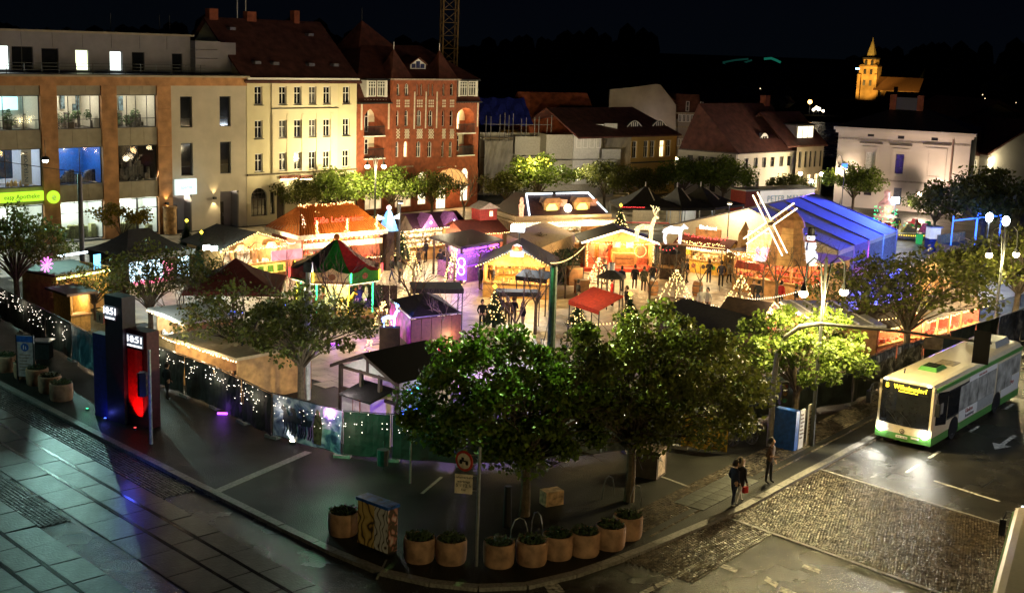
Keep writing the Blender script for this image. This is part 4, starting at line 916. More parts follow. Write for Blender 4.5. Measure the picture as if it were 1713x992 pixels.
slb = fg.w(8.5, -3.2); sl_ = T('street_lamp', 'street lamp hidden in the lane behind the ochre house roof', 'lamp', slb); MB().tube([(0, 0, 0), (0, 0, 7.4)], .07, 6).obj('pole', DSTEEL, sl_); MB().box(-.3, -.15, 7.4, .3, .15, 7.5).obj('lamp_head', DSTEEL, sl_); point((0, 0, 7.2), 190, (1, .82, .70), .15, sl_)  # unseen lamp, added to brighten the plain gable wall
for i in range(14):
    an, dd = R.uniform(-.02, .38), R.uniform(330, 800); hh = R.uniform(3, 6); l = T('street_lamp', 'tiny far lamp in the dark town beyond the roofs', 'lamp', (math.sin(an)*dd, math.cos(an)*dd, 0), 0, 'tiny far lamps in the dark town'); b_ = MB(); b_.octa((0, 0, hh), R.uniform(.15, .34)); b_.obj('lamp_head', emat('far_town_lamp', (1, .72, .38), 2.), l); MB().tube([(0, 0, 0), (0, 0, hh)], .06, 4).obj('pole', DSTEEL, l)
# ---- far lights and the green-lit outline far away
for i, (px, py, c, s) in enumerate(((1355, 171, (1, .45, .12), 1.5), (1361, 184, (1, .85, .6), 1.0), (1370, 183, (1, .85, .6), 1.2), (1377, 186, (1, .85, .6), .9), (1366, 181, (1, .8, .5), 1.2), (1435, 115.5, (.3, .55, 1), 1.6), (972, 150, (1, .85, .6), .5))):
    dd = 380. if i != 5 else 560.; a = ray(px, py); k = dd/math.hypot(a.x, a.y); z = HC+a.z*k
    l = T('street_lamp', ['orange', 'leftmost white', 'second white', 'rightmost white', 'upper white', 'cold blue', 'tiny white'][i]+(' street lamp glowing far off between the roofs' if i < 5 else ' light glowing left of the church tower' if i == 5 else ' lamp glowing far behind the orange roof'), 'lamp', (a.x*k, a.y*k, 0))
    MB().tube([(0, 0, 0), (0, 0, z)], .1, 5).obj('pole', DSTEEL, l)
    b_ = MB(); b_.ball((0, 0, z), .45*s, 6, 4); 
    if i == 5: b_ = MB(); b_.box(-.9, -.3, z-.3, .9, .3, z+.3)
    b_.obj('lamp_head', emat(f'far_lamp_{i}', c, 5), l)
GR = emat('green_outline', (.10, .75, .55), .018); GR2 = emat('white_outline', (.6, .75, .62), .04)
fb = T('far_stadium', 'faint green and white lit outline of a structure far out on the dark horizon', 'structure', (0, 0, 0)); dd = 1400.
def far(px, py): a = ray(px, py); k = dd/math.hypot(a.x, a.y); return (a.x*k, a.y*k, HC+a.z*k)
for i, (P, m) in enumerate((([(1170, 109), (1180, 109.5)], GR2), ([(1184, 110.5), (1188, 111)], GR2), ([(1193, 112), (1200, 113)], GR2), ([(1206, 114), (1214, 116), (1222, 114)], GR2), ([(1209, 105), (1230, 101), (1252, 99)], GR), ([(1214, 112), (1240, 107), (1258, 101)], GR), ([(1209, 106), (1216, 111)], GR), ([(1278, 99), (1290, 98), (1298, 101), (1306, 105)], emat('bright_green_outline', (.05, .85, .55), .07)), ([(779, 103), (794, 105)], emat('dim_green', (.03, .6, .3), .05)))):
    MB().tube([far(*p) for p in P], 1.0 if i < 7 else 1.3, 5).obj('lit_edge', m, fb)
far_wood = MB()
for k in range(1300):
    an = R.uniform(-.62, .62); d_ = R.uniform(300, 1300); h_ = R.uniform(4, 7) if d_ < 580 else R.uniform(7, 15) if d_ < 900 else R.uniform(14, 27)*(1+.3*math.sin(an*23))
    if abs(an-.28) < .07 and d_ < 580: continue
    if .10 < an < .25: h_ = min(h_, 9)
    x, y = math.sin(an)*d_, math.cos(an)*d_
    far_wood.ball((x, y, h_*.55), R.uniform(5, 9), 6, 4, h_/16)
kind(tag(far_wood.obj('far_woodland', mat('night_foliage', (.03, .04, .02), .9, island=.4)), 'dark mass of trees and gardens beyond the town roofs', 'woodland'), 'stuff')
# ================================================================ CHRISTMAS MARKET
M_wood = mat('stall_wood', (.26, .12, .045), .7, var=.3, scale=3, bump=.3, bscale=30, island=.2)
M_wood2 = mat('pale_stall_wood', (.42, .24, .09), .7, var=.25, scale=3, island=.2)
M_dwood = mat('dark_stall_wood', (.055, .033, .022), .75, var=.3, scale=3, island=.25)
M_red = mat('red_board', (.42, .035, .02), .6, var=.2)
M_redc = mat('red_canvas', (.62, .06, .015), .8, var=.15, bump=.3, bscale=5)
M_felt = mat('dark_roof_felt', (.020, .018, .018), .7, var=.3, bump=.3, bscale=12)
M_maroon = mat('maroon_canvas', (.11, .022, .016), .85, var=.2, bump=.3, bscale=4)
M_blackc = mat('black_canvas', (.022, .020, .018), .7, var=.25, bump=.3, bscale=4)
M_whitec = mat('tent_canvas', (.52, .46, .36), .7, var=.08, bump=.35, bscale=2.2)
M_beige = mat('beige_canvas', (.50, .37, .22), .8, var=.1, bump=.3, bscale=4)
M_goods = mat('stall_goods', (.62, .40, .22), .6, var=.3, island=1.0)
M_goodsr = mat('red_goods', (.62, .12, .08), .6, var=.3, island=.9)
M_goodsw = mat('pale_goods', (.75, .70, .62), .6, var=.2, island=.5)
M_inside = mat('stall_lining', (.70, .56, .36), .8, var=.08)
M_insidew = mat('white_lining', (.78, .76, .72), .7, var=.05)
M_fir = mat('fir_needles', (.022, .050, .020), .8, var=.3, island=.5)
M_fascia = emat('lit_fascia', (1, .72, .32), .7, 'NONE', .3, 2.5)
M_fasciaw = emat('white_fascia', (1, .86, .6), .8, 'NONE', .6, 5)
STRIP = emat('led_strip', (1, .82, .52), 3.2, 'NONE'); STRIPC = emat('cold_led_strip', (.72, .88, 1), 3.5, 'NONE'); STRIPB = emat('blue_led_strip', (.03, .12, 1), 3., 'NONE'); STRIPV = emat('violet_led_strip', (.42, .06, 1), 3.5, 'NONE')
def goods(parent, x0, x1, y0, y1, z, n, m, hmax=.3, name='goods'):
    mb = MB()
    for _ in range(n):
        x, y = R.uniform(x0, x1), R.uniform(y0, y1); w = R.uniform(.05, .16); h = R.uniform(.06, hmax); mb.box(x, y, z, x+w, y+w, z+h)
    return kind(mb.obj(name, m, parent), 'stuff')
def garland(parent, P, step=.13, m=BULB, sag=.06, r=.04, jit=.04, leaves=True):
    pts = [p+V((R.uniform(-jit, jit), R.uniform(-jit, jit), R.uniform(-jit, jit))) for p in along(P, step, sag)]
    bulbs(parent, pts, m, r)
def stall(lab, p, q, z, dep=2.4, roof='gable', wm=M_wood, rm=M_felt, inner=M_inside, cat='stall', light=70, col=(1, .80, .50), counter=1.0, gm=M_goods, rise=.9, front=True, over=.35, group='market stalls', fascia=None, lights=BULB, shelf=True):
    a, b = (G(*p, z) if len(p) == 2 else V(p)), (G(*q, z) if len(q) == 2 else V(q)); w = (b-a).length; ang = math.atan2((b-a).y, (b-a).x)
    t = T('market_stall', lab, cat, (a.x, a.y, .02), ang, group); h = z-.02
    n = max(2, int(w/.9))
    if front:
        for i in range(n): MB().box(i*w/n+.006, 0, 0, (i+1)*w/n-.006, .05, counter).obj('front_board', wm, t)
        MB().box(-.05, -.12, counter, w+.05, .5, counter+.06).obj('counter', M_wood2, t)
    mb = MB(); mb.poly([(0, dep, 0), (w, dep, 0), (w, dep, h), (0, dep, h)]); mb.poly([(0, dep, h), (w, dep, h), (w, 0, h), (0, 0, h)]); mb.obj('back_wall', inner, t)
    for x0, x1 in ((0, .06), (w-.06, w)): MB().box(x0, .06, 0, x1, dep+.03, h).obj('side_wall', wm, t)
    for x in (0.0, w-.1): MB().box(x, -.02, counter if front else 0, x+.1, .055, h).obj('post', wm, t)
    if roof == 'gable':          # gable end to the front
        rm_ = MB(); o = over
        for s in (0, 1):
            P = [(-o, -o, h-o*.3), (w/2, -o, h+rise), (w/2, dep+o, h+rise), (-o, dep+o, h-o*.3)]
            if s: P = [(w-x, y, zz) for x, y, zz in P][::-1]
            rm_.poly(P); rm_.poly([(x, y, zz-.07) for x, y, zz in P][::-1])
        rm_.poly([(-o, -o, h-o*.3), (-o, -o, h-o*.3-.07), (w/2, -o, h+rise-.07), (w/2, -o, h+rise)]); rm_.poly([(w+o, -o, h-o*.3-.07), (w+o, -o, h-o*.3), (w/2, -o, h+rise), (w/2, -o, h+rise-.07)])
        rm_.obj('roof', rm, t); MB().prism([(0, h-.08), (w, h-.08), (w/2, h+rise-.1)], .0, .05).obj('gable_board', wm, t)
        if lights: garland(t, [(-o, -o-.04, h-o*.3), (w/2, -o-.04, h+rise), (w+o, -o-.04, h-o*.3)], .17, lights, 0, .05, .03)
    elif roof == 'ridge':        # ridge along the front
        gable_roof(t, 0, w, 0, dep, h, h+rise, rm, over=over, t=.06)
        for x in (.03, w-.08):
            mb = MB(); mb.X = MX.Translation((x, 0, 0)) @ MX.Rotation(PI/2, 4, 'Z'); mb.prism([(0, h-.05), (dep, h-.05), (dep/2, h+rise-.08)], -.05, 0); mb.obj('gable_board', wm, t)
        if lights: garland(t, [(-over, -over-.05, h-.2), (w+over, -over-.05, h-.2)], .17, lights, 0, .05, .03)
    else:
        MB().box(-over, -over, h, w+over, dep+over, h+.14).obj('roof', rm, t)
        if lights: garland(t, [(-over, -over-.04, h), (w+over, -over-.04, h)], .17, lights, 0, .05, .03)
    if fascia: MB().box(-.1, -.16, h-.42, w+.1, -.08, h-.04).obj('fascia', fascia, t)
    if shelf:
        for zz in (.95, 1.35, 1.75): MB().box(.1, dep-.4, zz, w-.1, dep-.02, zz+.03).obj('shelf', M_wood2, t); goods(t, .1, w-.2, dep-.4, dep-.15, zz+.03, int(w*9), gm)
        goods(t, .1, w-.2, .05, .4, counter+.06, int(w*9), gm, .25)
    MB().box(w*.15, dep*.45, h-.1, w*.85, dep*.45+.08, h-.05).obj('light_strip', STRIP, t)
    for x in ((.5,) if w < 4 else (.27, .73)): point((w*x, dep*.4, h-.3), light*1.8, col, .12, t); point((w*x, -.9, h-.25), light*1.2, col, .15, t)
    point((w*.5, -1.5, h+1.2), light*.7, col, .3, t)
    return t, w, h
def lettering(t, s, size, x, y, z, m, sx=1.): return text(s, size, m, t, (x, y, z), sx=sx)
LETR = emat('red_letters', (1, .06, .02), 1.2); LETW = emat('white_letters', (1, .92, .8), 3.)
def awreath(parent, c, r=.3, n=16): bulbs(parent, [(c[0]+r*math.cos(2*PI*i/n), c[1], c[2]+r*math.sin(2*PI*i/n)) for i in range(n)], BULB, .04)
# ---- left group
t, w, h = stall('black pop-up tent stall with glowing picture screens under its front edge', (213, 429), (316, 416), 2.5, dep=4.2, roof='none', wm=M_dwood, rm=M_blackc, front=False, light=25, lights=None, shelf=False)
KIDS[t.name][:] = [k for k in KIDS[t.name] if not k.name.startswith('roof')]
for o in [o for o in bpy.data.objects if o.parent == t and o.name.startswith('roof')]: bpy.data.objects.remove(o)
mb = MB(); o = .3; e = [(-o, -o), (w+o, -o), (w+o, 4.2+o), (-o, 4.2+o)]; r1, r2 = (1.6, 2.1, h+1.35), (w-1.7, 2.1, h+1.35)
mid = lambda a, b, k: tuple(a[i]*(1-k)+b[i]*k-(.22*math.sin(PI*k) if i == 2 else 0) for i in range(3))
E4 = [(x, y, h) for x, y in e]
for a, b, ra, rb in ((E4[0], E4[1], r1, r2), (E4[1], E4[2], r2, r2), (E4[2], E4[3], r2, r1), (E4[3], E4[0], r1, r1)):
    for k in range(4): mb.poly([mid(a, ra, k/4), mid(b, rb, k/4), mid(b, rb, (k+1)/4), mid(a, ra, (k+1)/4)])
for a, b in zip(E4, E4[1:]+E4[:1]): mb.poly([a, b, (b[0], b[1], h-.35), (a[0], a[1], h-.35)])
mb.obj('canopy', M_blackc, t)
SCRN = emat('picture_screen', (.55, .82, 1), 1.7, 'AUTO', .6, 3); SCRR = emat('pink_screen', (1, .25, .40), 1.5, 'AUTO', .5, 4)
MB().box(.1, -.05, .75, w*.55, .0, 2.05).obj('screen', SCRN, t); MB().box(w*.56, -.06, 1.0, w*.72, .0, 1.85).obj('screen', SCRR, t); MB().box(w*.8, -.05, .6, w-.05, 0, 2.0).obj('screen', SCRN, t)
goods(t, .2, w*.7, -.3, -.1, .55, 40, emat('pink_glow_goods', (1, .2, .35), .9), .3)
t, w, h = stall('snack stall with a yellow tube light along its front at the far left', (93, 462), (172, 449), 2.4, dep=3, roof='flat', wm=M_wood2, rm=M_dwood, light=60, col=(1, .75, .3), lights=None)
MB().tube([(-.2, -.4, h-.1), (w+.2, -.4, h-.1)], .07, 6).obj('tube_light', emat('yellow_tube', (.95, 1, .25), 7), t); MB().box(w-.1, -.5, .6, w, 2, 2.6).obj('poster_wall', mat('poster_yellow', (.75, .45, .12), .7, var=.5, scale=2), t)
MB().box(w-1.0, -.42, h+.1, w-.5, -.36, h+1.0).obj('blue_sign', emat('blue_sign', (.10, .45, 1), 3), t); MB().tube([(.1, -.2, h+1.2), (2.2, -.2, h+1.2)], .07, 5).obj('cold_tube', STRIPC, t)
for x, z in ((-1.1, h+.9), (.2, h-1.0)):
    mb = MB()
    for k in range(10): a = k*PI/5; mb.tube([(x, -.6, z), (x+.45*math.cos(a), -.6, z+.45*math.sin(a))], .035, 4)
    mb.obj('light_star', emat('magenta_star', (1, .15, .9), 2.5), t)
t, w, h = stall('plain ochre ticket hut with an orange wall beside the left fence', (117, 494), (150, 490), 2.2, dep=2, roof='flat', wm=mat('ochre_board', (.45, .25, .05), .7), rm=M_dwood, light=40, lights=None, shelf=False)
mb = MB()
for px, py in ((45, 482), (69, 492), (101, 498), (60, 478)): q = G(px, py+12); mb.tube([(q.x, q.y, 0), (q.x, q.y, 2.2)], .05, 5)
qa, qb, qc = G(45, 494), G(101, 510), G(118, 505)
for z in (.7, 1.6): mb.tube([(qa.x, qa.y, z), (qb.x, qb.y, z), (qc.x, qc.y, z)], .04, 5)
tag(mb.obj('railing', DSTEEL), 'thin dark railing of posts and two bars inside the left fence', 'railing')
# ---- bright food stall
t, w, h = stall('brightly lit open food stall with a garlanded gable, left of the orange-roofed stall', (372, 415), (479, 404), 2.4, dep=4.5, roof='gable', wm=M_wood2, rm=mat('grey_felt', (.10, .095, .085), .8), inner=M_insidew, light=150, gm=M_goodsw, rise=.9)
for x in (.6, w/2-.2, w-.9): MB().box(x, -.05, 1.1, x+.3, .1, h).obj('carved_post', M_wood, t)
for i in range(6): MB().box(.3+i*w/6.4, -.14, .35, .8+i*w/6.4, -.06, .8).obj('front_ornament', mat('green_ornament', (.10, .28, .03), .6), t)
MB().box(0, -.09, .25, w, -.055, .92).obj('lit_front', emat('yellow_front', (1, .72, .15), .55, 'NONE', .4, 3), t)
for x in (w*.25, w*.5, w*.72): MB().prism([(x-.6, h-.25), (x+.6, h-.25), (x+.25, h+.15), (x-.25, h+.15)], -.3, -.22).obj('sign_board', mat('sign_board', (.5, .22, .08), .6), t)
garland(t, [(-.35, -.36, h-.25), (w+.35, -.36, h-.25)], .1, BULB, 0, .055, .05)
for k in range(2):
    f = MB().cbox((-.9-.6*k, -.4, h+.1+.12*k), (.45, .12, .3)).obj('floodlight', emat('floodlight', (.8, 1, .95), 16), t)
point((-1.2, -.9, h), 260, (.8, 1, .9), .2, t)
# ---- big stall with orange tiled hip roof
t, w, h = stall('large sweets stall with an orange ribbed hip roof covered in light chains', (504, 393), (636, 383), 3.2, dep=4.2, roof='none', wm=M_red, inner=M_insidew, light=190, gm=M_goodsr, lights=None, counter=1.1)
for o in [o for o in bpy.data.objects if o.parent == t and o.name.split('.')[0] == 'roof']: KIDS[t.name].remove(o); bpy.data.objects.remove(o)
M_or = mat('orange_roof_panel', (.52, .15, .025), .5, var=.15)
mb = MB(); o = .35; rz_ = 1.75; a1, a2 = 1.1, w-1.1
def hipf(A_, B_, C_, D_, n):       # ribbed face: A-B eave, D-C ridge
    A_, B_, C_, D_ = map(V, (A_, B_, C_, D_)); nn = (B_-A_).cross(D_-A_).normalized()
    for i in range(n):
        for s, off in ((0, 0), (.8, .05)):
            u0, u1 = (i+s)/n, (i+(.8 if s == 0 else 1))/n; d = nn*off
            mb.poly([A_.lerp(B_, u0)+d, A_.lerp(B_, u1)+d, D_.lerp(C_, u1)+d, D_.lerp(C_, u0)+d])
            if s: mb.poly([A_.lerp(B_, u0), A_.lerp(B_, u0)+d, D_.lerp(C_, u0)+d, D_.lerp(C_, u0)])
c = [(-o, -o, h), (w+o, -o, h), (w+o, 4.2+o, h), (-o, 4.2+o, h)]; r1, r2 = (a1, 2.1, h+rz_), (a2, 2.1, h+rz_)
hipf(c[0], c[1], r2, r1, 34); hipf(c[3], c[0], r1, r1, 12); hipf(c[1], c[2], r2, r2, 12); hipf(c[2], c[3], r1, r2, 20)
mb.obj('roof', M_or, t); MB().box(-o-.05, -o-.08, h-.3, w+o+.05, -o-.01, h).box(-o-.08, -o, h-.3, -o-.01, 4.2+o, h).obj('fascia', mat('cream_fascia', (.72, .6, .42), .6), t)
garland(t, [r1, r2], .05, BULB, .1, .055, .14); garland(t, [r1, (a1+1.2, 1.4, h+1.15), (a1+2.2, 2.0, h+1.65)], .05, BULB, .1, .055, .12); garland(t, [(a2-2.6, 2, h+1.6), r2, (a2+.9, .6, h+.4)], .06, BULB, .05, .055, .1)
garland(t, [(a1-.8, .2, h+.3), (a1-.3, 1.2, h+1.1)], .06, BULBW, 0, .05, .12)
for x in (1.0, w*.53, w-.6): bulbs(t, [(x+R.gauss(0, .12*(1-k/40)), -o-.1+R.uniform(-.1, .1), h-.2+1.2*k/40) for k in range(40)], BULB, .05, 'light_cone')
lettering(t, 'Süße Leckereien', .62, w*.5, .35, h+.85, LETR)
mb = MB()
for i in range(int(w/.42)): mb.lathe([(.02, h-.62), (.15, h-.5), (.12, h-.38), (.05, h-.3)], 5, (i*.42+.1, -.3))
kind(mb.obj('gingerbread_row', mat('gingerbread', (.5, .2, .05), .7, island=.4), t), 'stuff')
MB().box(0, -.32, h-1.0, w, -.26, h-.62).obj('lit_board', emat('lit_sweets_board', (1, .74, .42), .7, 'NONE', .7, 5), t)
for x in (1.6, 3.4, 5.4): MB().box(x, -.36, 1.4, x+.4, -.28, 2.1).obj('red_figure', M_red, t)
garland(t, [(0, -.4, h-.3), (w, -.4, h-.3)], .09, BULBW, 0, .045, .04); garland(t, [(0, -.4, 1.2), (w, -.4, 1.2)], .12, BULBW, 0, .045, .03)
MB().box(-2.6, -.5, 1.6, -.2, -.42, 2.3).obj('banner', emat('lit_banner', (1, .35, .42), .6, 'NONE', .4, 2), t)
an = T('light_figure', 'blue glowing angel figure standing beside the orange-roofed stall', 'light figure', G(650, 385, 3.0), .6)
mb = MB(); mb.lathe([(.75, 0), (.45, .8), (.2, 1.4), (.1, 1.45)], 8); mb.obj('gown', emat('blue_gown', (.12, .38, 1), .7, 'NONE', .6, 6), an); MB().ball((0, 0, 1.65), .2, 8, 6).obj('head', emat('pink_head', (1, .5, .65), .6), an)
for s in (-1, 1): MB().prism([(s*.3, .9), (s*.95, 1.2), (s*.85, .75)], -.04, .04).obj('wing', emat('white_wing', (.8, .9, 1), .7), an)
MB().box(-.3, -.3, -3, .3, .3, 0).obj('plinth', M_dwood, an)
# ---- violet stall row behind
t, w, h = stall('long dark-roofed stall with two small violet gables, right of the angel figure', (668, 381), (776, 373), 2.7, dep=3, roof='ridge', wm=M_wood2, rm=mat('plum_roof', (.045, .015, .04), .6), inner=mat('cream_lining', (.8, .70, .48), .7), light=170, col=(1, .82, .5), gm=M_goodsw, rise=.8, lights=BULBW)
for x in (w*.42, w*.78):
    g = MB().prism([(x-.75, 0), (x+.75, 0), (x, 1.05)], -.5, .9).obj('small_gable', mat('violet_gable', (.22, .08, .30), .6), t, (0, 0, h-.1)); MB().octa((x, -.55, .4), .12).obj('star', BULBC, g)
g = MB().prism([(0, 0), (1.5, 0), (.75, 1.2)], -.6, 1.2).obj('side_gable', M_dwood, t, (-.6, 0, h-.2))
t, w, h = stall('dim maroon stall with a tiny red house on its roof, left of the chalet stall', (780, 388), (842, 384), 2.5, dep=3, roof='ridge', wm=M_red, rm=M_maroon, light=70, rise=.7)
rh = MB().box(0, 0, 0, 1.6, 1.2, .9).obj('roof_hut', mat('red_hut', (.25, .02, .015), .6), t, (1.6, .6, h+.7)); MB().prism([(-.2, .9), (1.8, .9), (.8, 1.4)], -.2, 1.4).obj('hut_roof', mat('snowy_felt', (.35, .3, .28), .8), rh); MB().box(.9, -.02, .3, 1.2, -.004, .7).obj('window', LITW, rh)
MB().box(-.2, -.3, 1.2, .5, -.22, 2.2).obj('menu_board', emat('menu_board', (1, .8, .6), 1.2, 'NONE', .4, 5), t)
# ---- chalet stall with cold LED roof
p, q = G(862, 373, 2.9), G(1022, 368, 2.9)
t, w, h = stall('wide chalet stall with cold white light bars tracing its dark mansard roof', p, q, 2.9, dep=5, roof='flat', wm=M_wood, rm=M_beige, inner=mat('cream_lining', (.8, .70, .48), .7), light=200, col=(1, .80, .45), lights=BULBW, fascia=M_fasciaw, gm=M_goodsw)
mb = MB(); mb.frus((.3, .2, w-.2, 4.8), (1.6, 1.6, w-1.4, 3.6), h+.5, h+2.0); mb.obj('mansard_roof', mat('dark_plum_roof', (.05, .02, .022), .55), t)
MB().box(.0, -.1, h+.14, w, 5, h+.5).obj('roof_band', M_beige, t)
for P in ([(1.3, .15, h+.55), (1.62, 1.5, h+2.0)], [(1.6, 1.55, h+2.08), (w*.46, 1.55, h+2.08)], [(w*.5, 1.55, h+2.08), (w-1.4, 1.55, h+2.08)], [(w-1.4, 1.55, h+2.08), (w-.25, .3, h+.6)]): MB().tube(P, .06, 5).obj('light_bar', STRIPC, t)
for x in (w*.40, w*.72):
    d = MB().box(-.7, 0, 0, .7, 1.2, .95).obj('dormer', M_wood2, t, (x, .55, h+.55)); MB().prism([(-.9, .9), (.9, .9), (.6, 1.3), (-.6, 1.3)], -.2, 1.3).obj('dormer_roof', M_wood, d); MB().prism([(-.5, .1), (.5, .1), (.5, .5), (.25, .8), (-.25, .8), (-.5, .5)], -.03, -.005).obj('pane', emat('yellow_dormer', (1, .85, .15), 1.6, 'NONE', .3, 3), d)
    MB().prism([(.75, 0), (1.35, -.1), (1.5, 1.1), (.9, 1.15)], .2, .3).obj('shutter', mat('rose_shutter', (.5, .25, .2), .6), d)
MB().ball((w*.56, .4, h+1.0), .35, 8, 6).obj('roof_star', emat('roof_star', (1, .85, .55), 3), t)
nut = MB(); nut.lathe([(.18, 0), (.2, .5), (.25, .9), (.14, 1.0), (.16, 1.25), (.1, 1.5)], 8); nut.obj('nutcracker_figure', emat('nutcracker', (1, .45, .25), .8, 'NONE', .6, 6), t, (.5, .0, h+.5))
# ---- corner bar with violet light
a_, b_, c_ = G(719, 398, 2.7), G(771, 416, 2.7), G(842, 403, 2.7)
bar = T('market_bar', 'dark flat-roofed corner bar glowing violet under its roof edge', 'bar', (b_.x, b_.y, .02), math.atan2((c_-b_).y, (c_-b_).x), 'market stalls')
li = lambda v: MX.Rotation(-bar.rotation_euler.z, 4, 'Z') @ (v-V((b_.x, b_.y, 0)))
A2, C2 = li(a_), li(c_); D2 = A2+C2
MB().slab([(0, 0), (C2.x, C2.y), (D2.x, D2.y), (A2.x, A2.y)], 2.62, 2.8).obj('roof', mat('dark_bar_roof', (.03, .022, .03), .5, var=.3), bar)
k = lambda s, r: (C2.x*s+A2.x*r, C2.y*s+A2.y*r)
for s, r in ((.06, .06), (.94, .06), (.06, .94), (.5, .06), (.06, .5)): x, y = k(s, r); MB().box(x-.06, y-.06, 0, x+.06, y+.06, 2.62).obj('post', M_dwood, bar)
MB().slab([k(.12, .12), k(.92, .12), k(.92, .2), k(.2, .2), k(.2, .9), k(.12, .9)], 0, 1.1).obj('counter', mat('violet_counter', (.3, .12, .4), .5), bar)
MB().slab([k(.3, .3), k(.9, .3), k(.9, .9), k(.3, .9)], 0, 2.6).obj('bar_core', mat('bar_core', (.3, .22, .3), .6), bar)
for s0, s1 in ((.06, .28), (.34, .58), (.64, .86)): MB().tube([(*k(s0, -.02), 2.5), (*k(s1, -.02), 2.5)], .06, 5).obj('light_bar', STRIPV, bar)
bulbs(bar, [(*k(s/60, -.015), 2.3-R.uniform(0, .35)) for s in range(60)], BULBV, .04)
x, y = k(.03, .03); nb = MB().box(-.08, -.7, .5, .0, .1, 2.3).obj('neon_board', emat('violet_board', (.16, .05, .9), 1.6, 'NONE', .3, 3), bar, (x-.25, y, 0))
for z, r in ((1.75, .3), (1.15, .28)): MB().tube([(-.1, -.3+r*math.cos(i*PI/8), z+r*math.sin(i*PI/8)) for i in range(17)], .035, 4).obj('neon_ring', emat('neon_violet', (.6, .45, 1), 7), nb)
point((*k(.1, .5), 2.2), 90, (.45, .15, 1), .2, bar); point((*k(.5, .1), 2.2), 110, (.5, .15, 1), .2, bar); point((*k(.25, .7), 2.3), 60, (1, .7, .4), .2, bar); point((x-.8, y-.5, 1.5), 60, (.4, .15, 1), .3, bar)
# ---- wooden gable stall in the middle, its benches and awnings
t, w, h = stall('open mulled-wine stall of golden boards with a bulb-lined gable, in the middle of the market', (809, 441), (921, 446), 2.3, dep=4.2, roof='gable', wm=M_wood2, rm=M_felt, inner=mat('gold_boards', (.60, .33, .08), .6, island=.2), light=170, col=(1, .66, .25), rise=1.15, over=.45)
sg = MB().lathe([(.05, .5), (.3, .4), (.38, .15), (.2, .05)], 10).obj('mushroom_cap', M_red, t, (w/2, -.6, h+1.0)); MB().box(w/2-.45, -.6, h+.65, w/2+.45, -.5, h+1.0).obj('sign', emat('white_sign', (1, .9, .8), .8), t)
fl_ = MB().cbox((w/2-.1, 1.2, h+2.3), (.9, .2, .45)).obj('floodlight', emat('cold_floodlight', (.8, .93, 1), 14), t); MB().tube([(w/2, 1.4, h+.6), (w/2, 1.3, h+2.2)], .04, 5).obj('flood_pole', DSTEEL, t); spot((w/2, .8, h+2.3), (w/2-1, -5, 0), 900, (.85, .92, 1), 110, .2, t)
def awning(lab, a, b, z, dep, m=M_blackc, tilt=.0, cat='awning'):
    p, q = G(*a, z), G(*b, z); w = (q-p).length; t = T('awning', lab, cat, (p.x, p.y, .02), math.atan2((q-p).y, (q-p).x))
    mb = MB(); mb.poly([(0, 0, z), (w, 0, z), (w, dep, z+tilt), (0, dep, z+tilt)]); mb.poly([(0, 0, z-.06), (0, dep, z+tilt-.06), (w, dep, z+tilt-.06), (w, 0, z-.06)]); mb.poly([(0, 0, z-.28), (w, 0, z-.28), (w, 0, z), (0, 0, z)]); mb.obj('cover', m, t)
    for x in (.05, w-.1):
        for y in (.05, dep-.1): MB().box(x, y, 0, x+.06, y+.06, z-.06).obj('post', DSTEEL, t)
    return t, w
awning('low black table awning in front of the mulled-wine stall', (829, 489), (905, 490), 2.1, 1.1)
awning('tilted dark awning panel beside the green mast', (862, 462), (915, 468), 2.4, 1.3, M_blackc, .25)
# ---- toilet tent
p, q = G(903, 416, 2.2), G(962, 392, 2.2); w = (q-p).length
t = T('toilet_tent', 'beige sloping tent marked WC between the mulled-wine stall and the chalet stall', 'tent', (p.x, p.y, .02), math.atan2((q-p).y, (q-p).x))
mb = MB(); mb.poly([(0, 0, 2.2), (w, 0, 2.2), (w, 2.6, 3.0), (0, 2.6, 3.0)]); mb.poly([(0, 0, 0), (w, 0, 0), (w, 0, 2.2), (0, 0, 2.2)]); mb.poly([(w, 0, 0), (w, 2.6, 0), (w, 2.6, 3), (w, 0, 2.2)]); mb.poly([(0, 2.6, 0), (0, 0, 0), (0, 0, 2.2), (0, 2.6, 3)]); mb.poly([(w, 2.6, 0), (0, 2.6, 0), (0, 2.6, 3), (w, 2.6, 3)]); mb.obj('canvas', M_beige, t)
text('WC', .85, mat('brown_print', (.12, .07, .03), .7), t, (w*.45, 1.2, 2.62), (math.atan2(.8, 2.6), 0, 0))
# ---- red stage hut
p, q = G(978, 453), G(1092, 455); z = 2.35
t, w, h = stall('red-floored stage hut with Santa chairs under a glowing low gable roof', (p.x, p.y, z), (q.x, q.y, z), z, dep=3.4, roof='gable', wm=M_wood2, rm=M_felt, inner=mat('gold_boards2', (.62, .34, .10), .6, island=.2), front=False, light=170, col=(1, .62, .25), rise=.85, over=.4, shelf=False)
for s in (0, 1):
    P = [(-.4, -.46, h-.14), (w/2, -.46, h+.86)]; P = [(w-x, y, zz) for x, y, zz in P] if s else P
    MB().tube(P, .075, 5).obj('light_bar', STRIP, t)
MB().box(-.2, -.5, -.02, w+.2, 3.2, .28).obj('stage_floor', mat('red_carpet', (.50, .06, .035), .9, var=.1), t)
ds = MB().box(w*.43, .8, .28, w*.78, 1.3, 1.25).obj('desk', M_wood2, t); MB().box(w*.46, .77, .4, w*.75, .79, 1.15).obj('desk_panel', M_wood, ds)
lettering(t, 'Weihnachtsmann', .2, w*.6, .76, .85, M_dwood)
for x in (w*.12, w*.32, w*.9): 
    c = MB().box(x-.35, 1.4, .28, x+.35, 2.0, .8).box(x-.35, 1.9, .8, x+.35, 2.05, 1.7).obj('armchair', M_red, t)
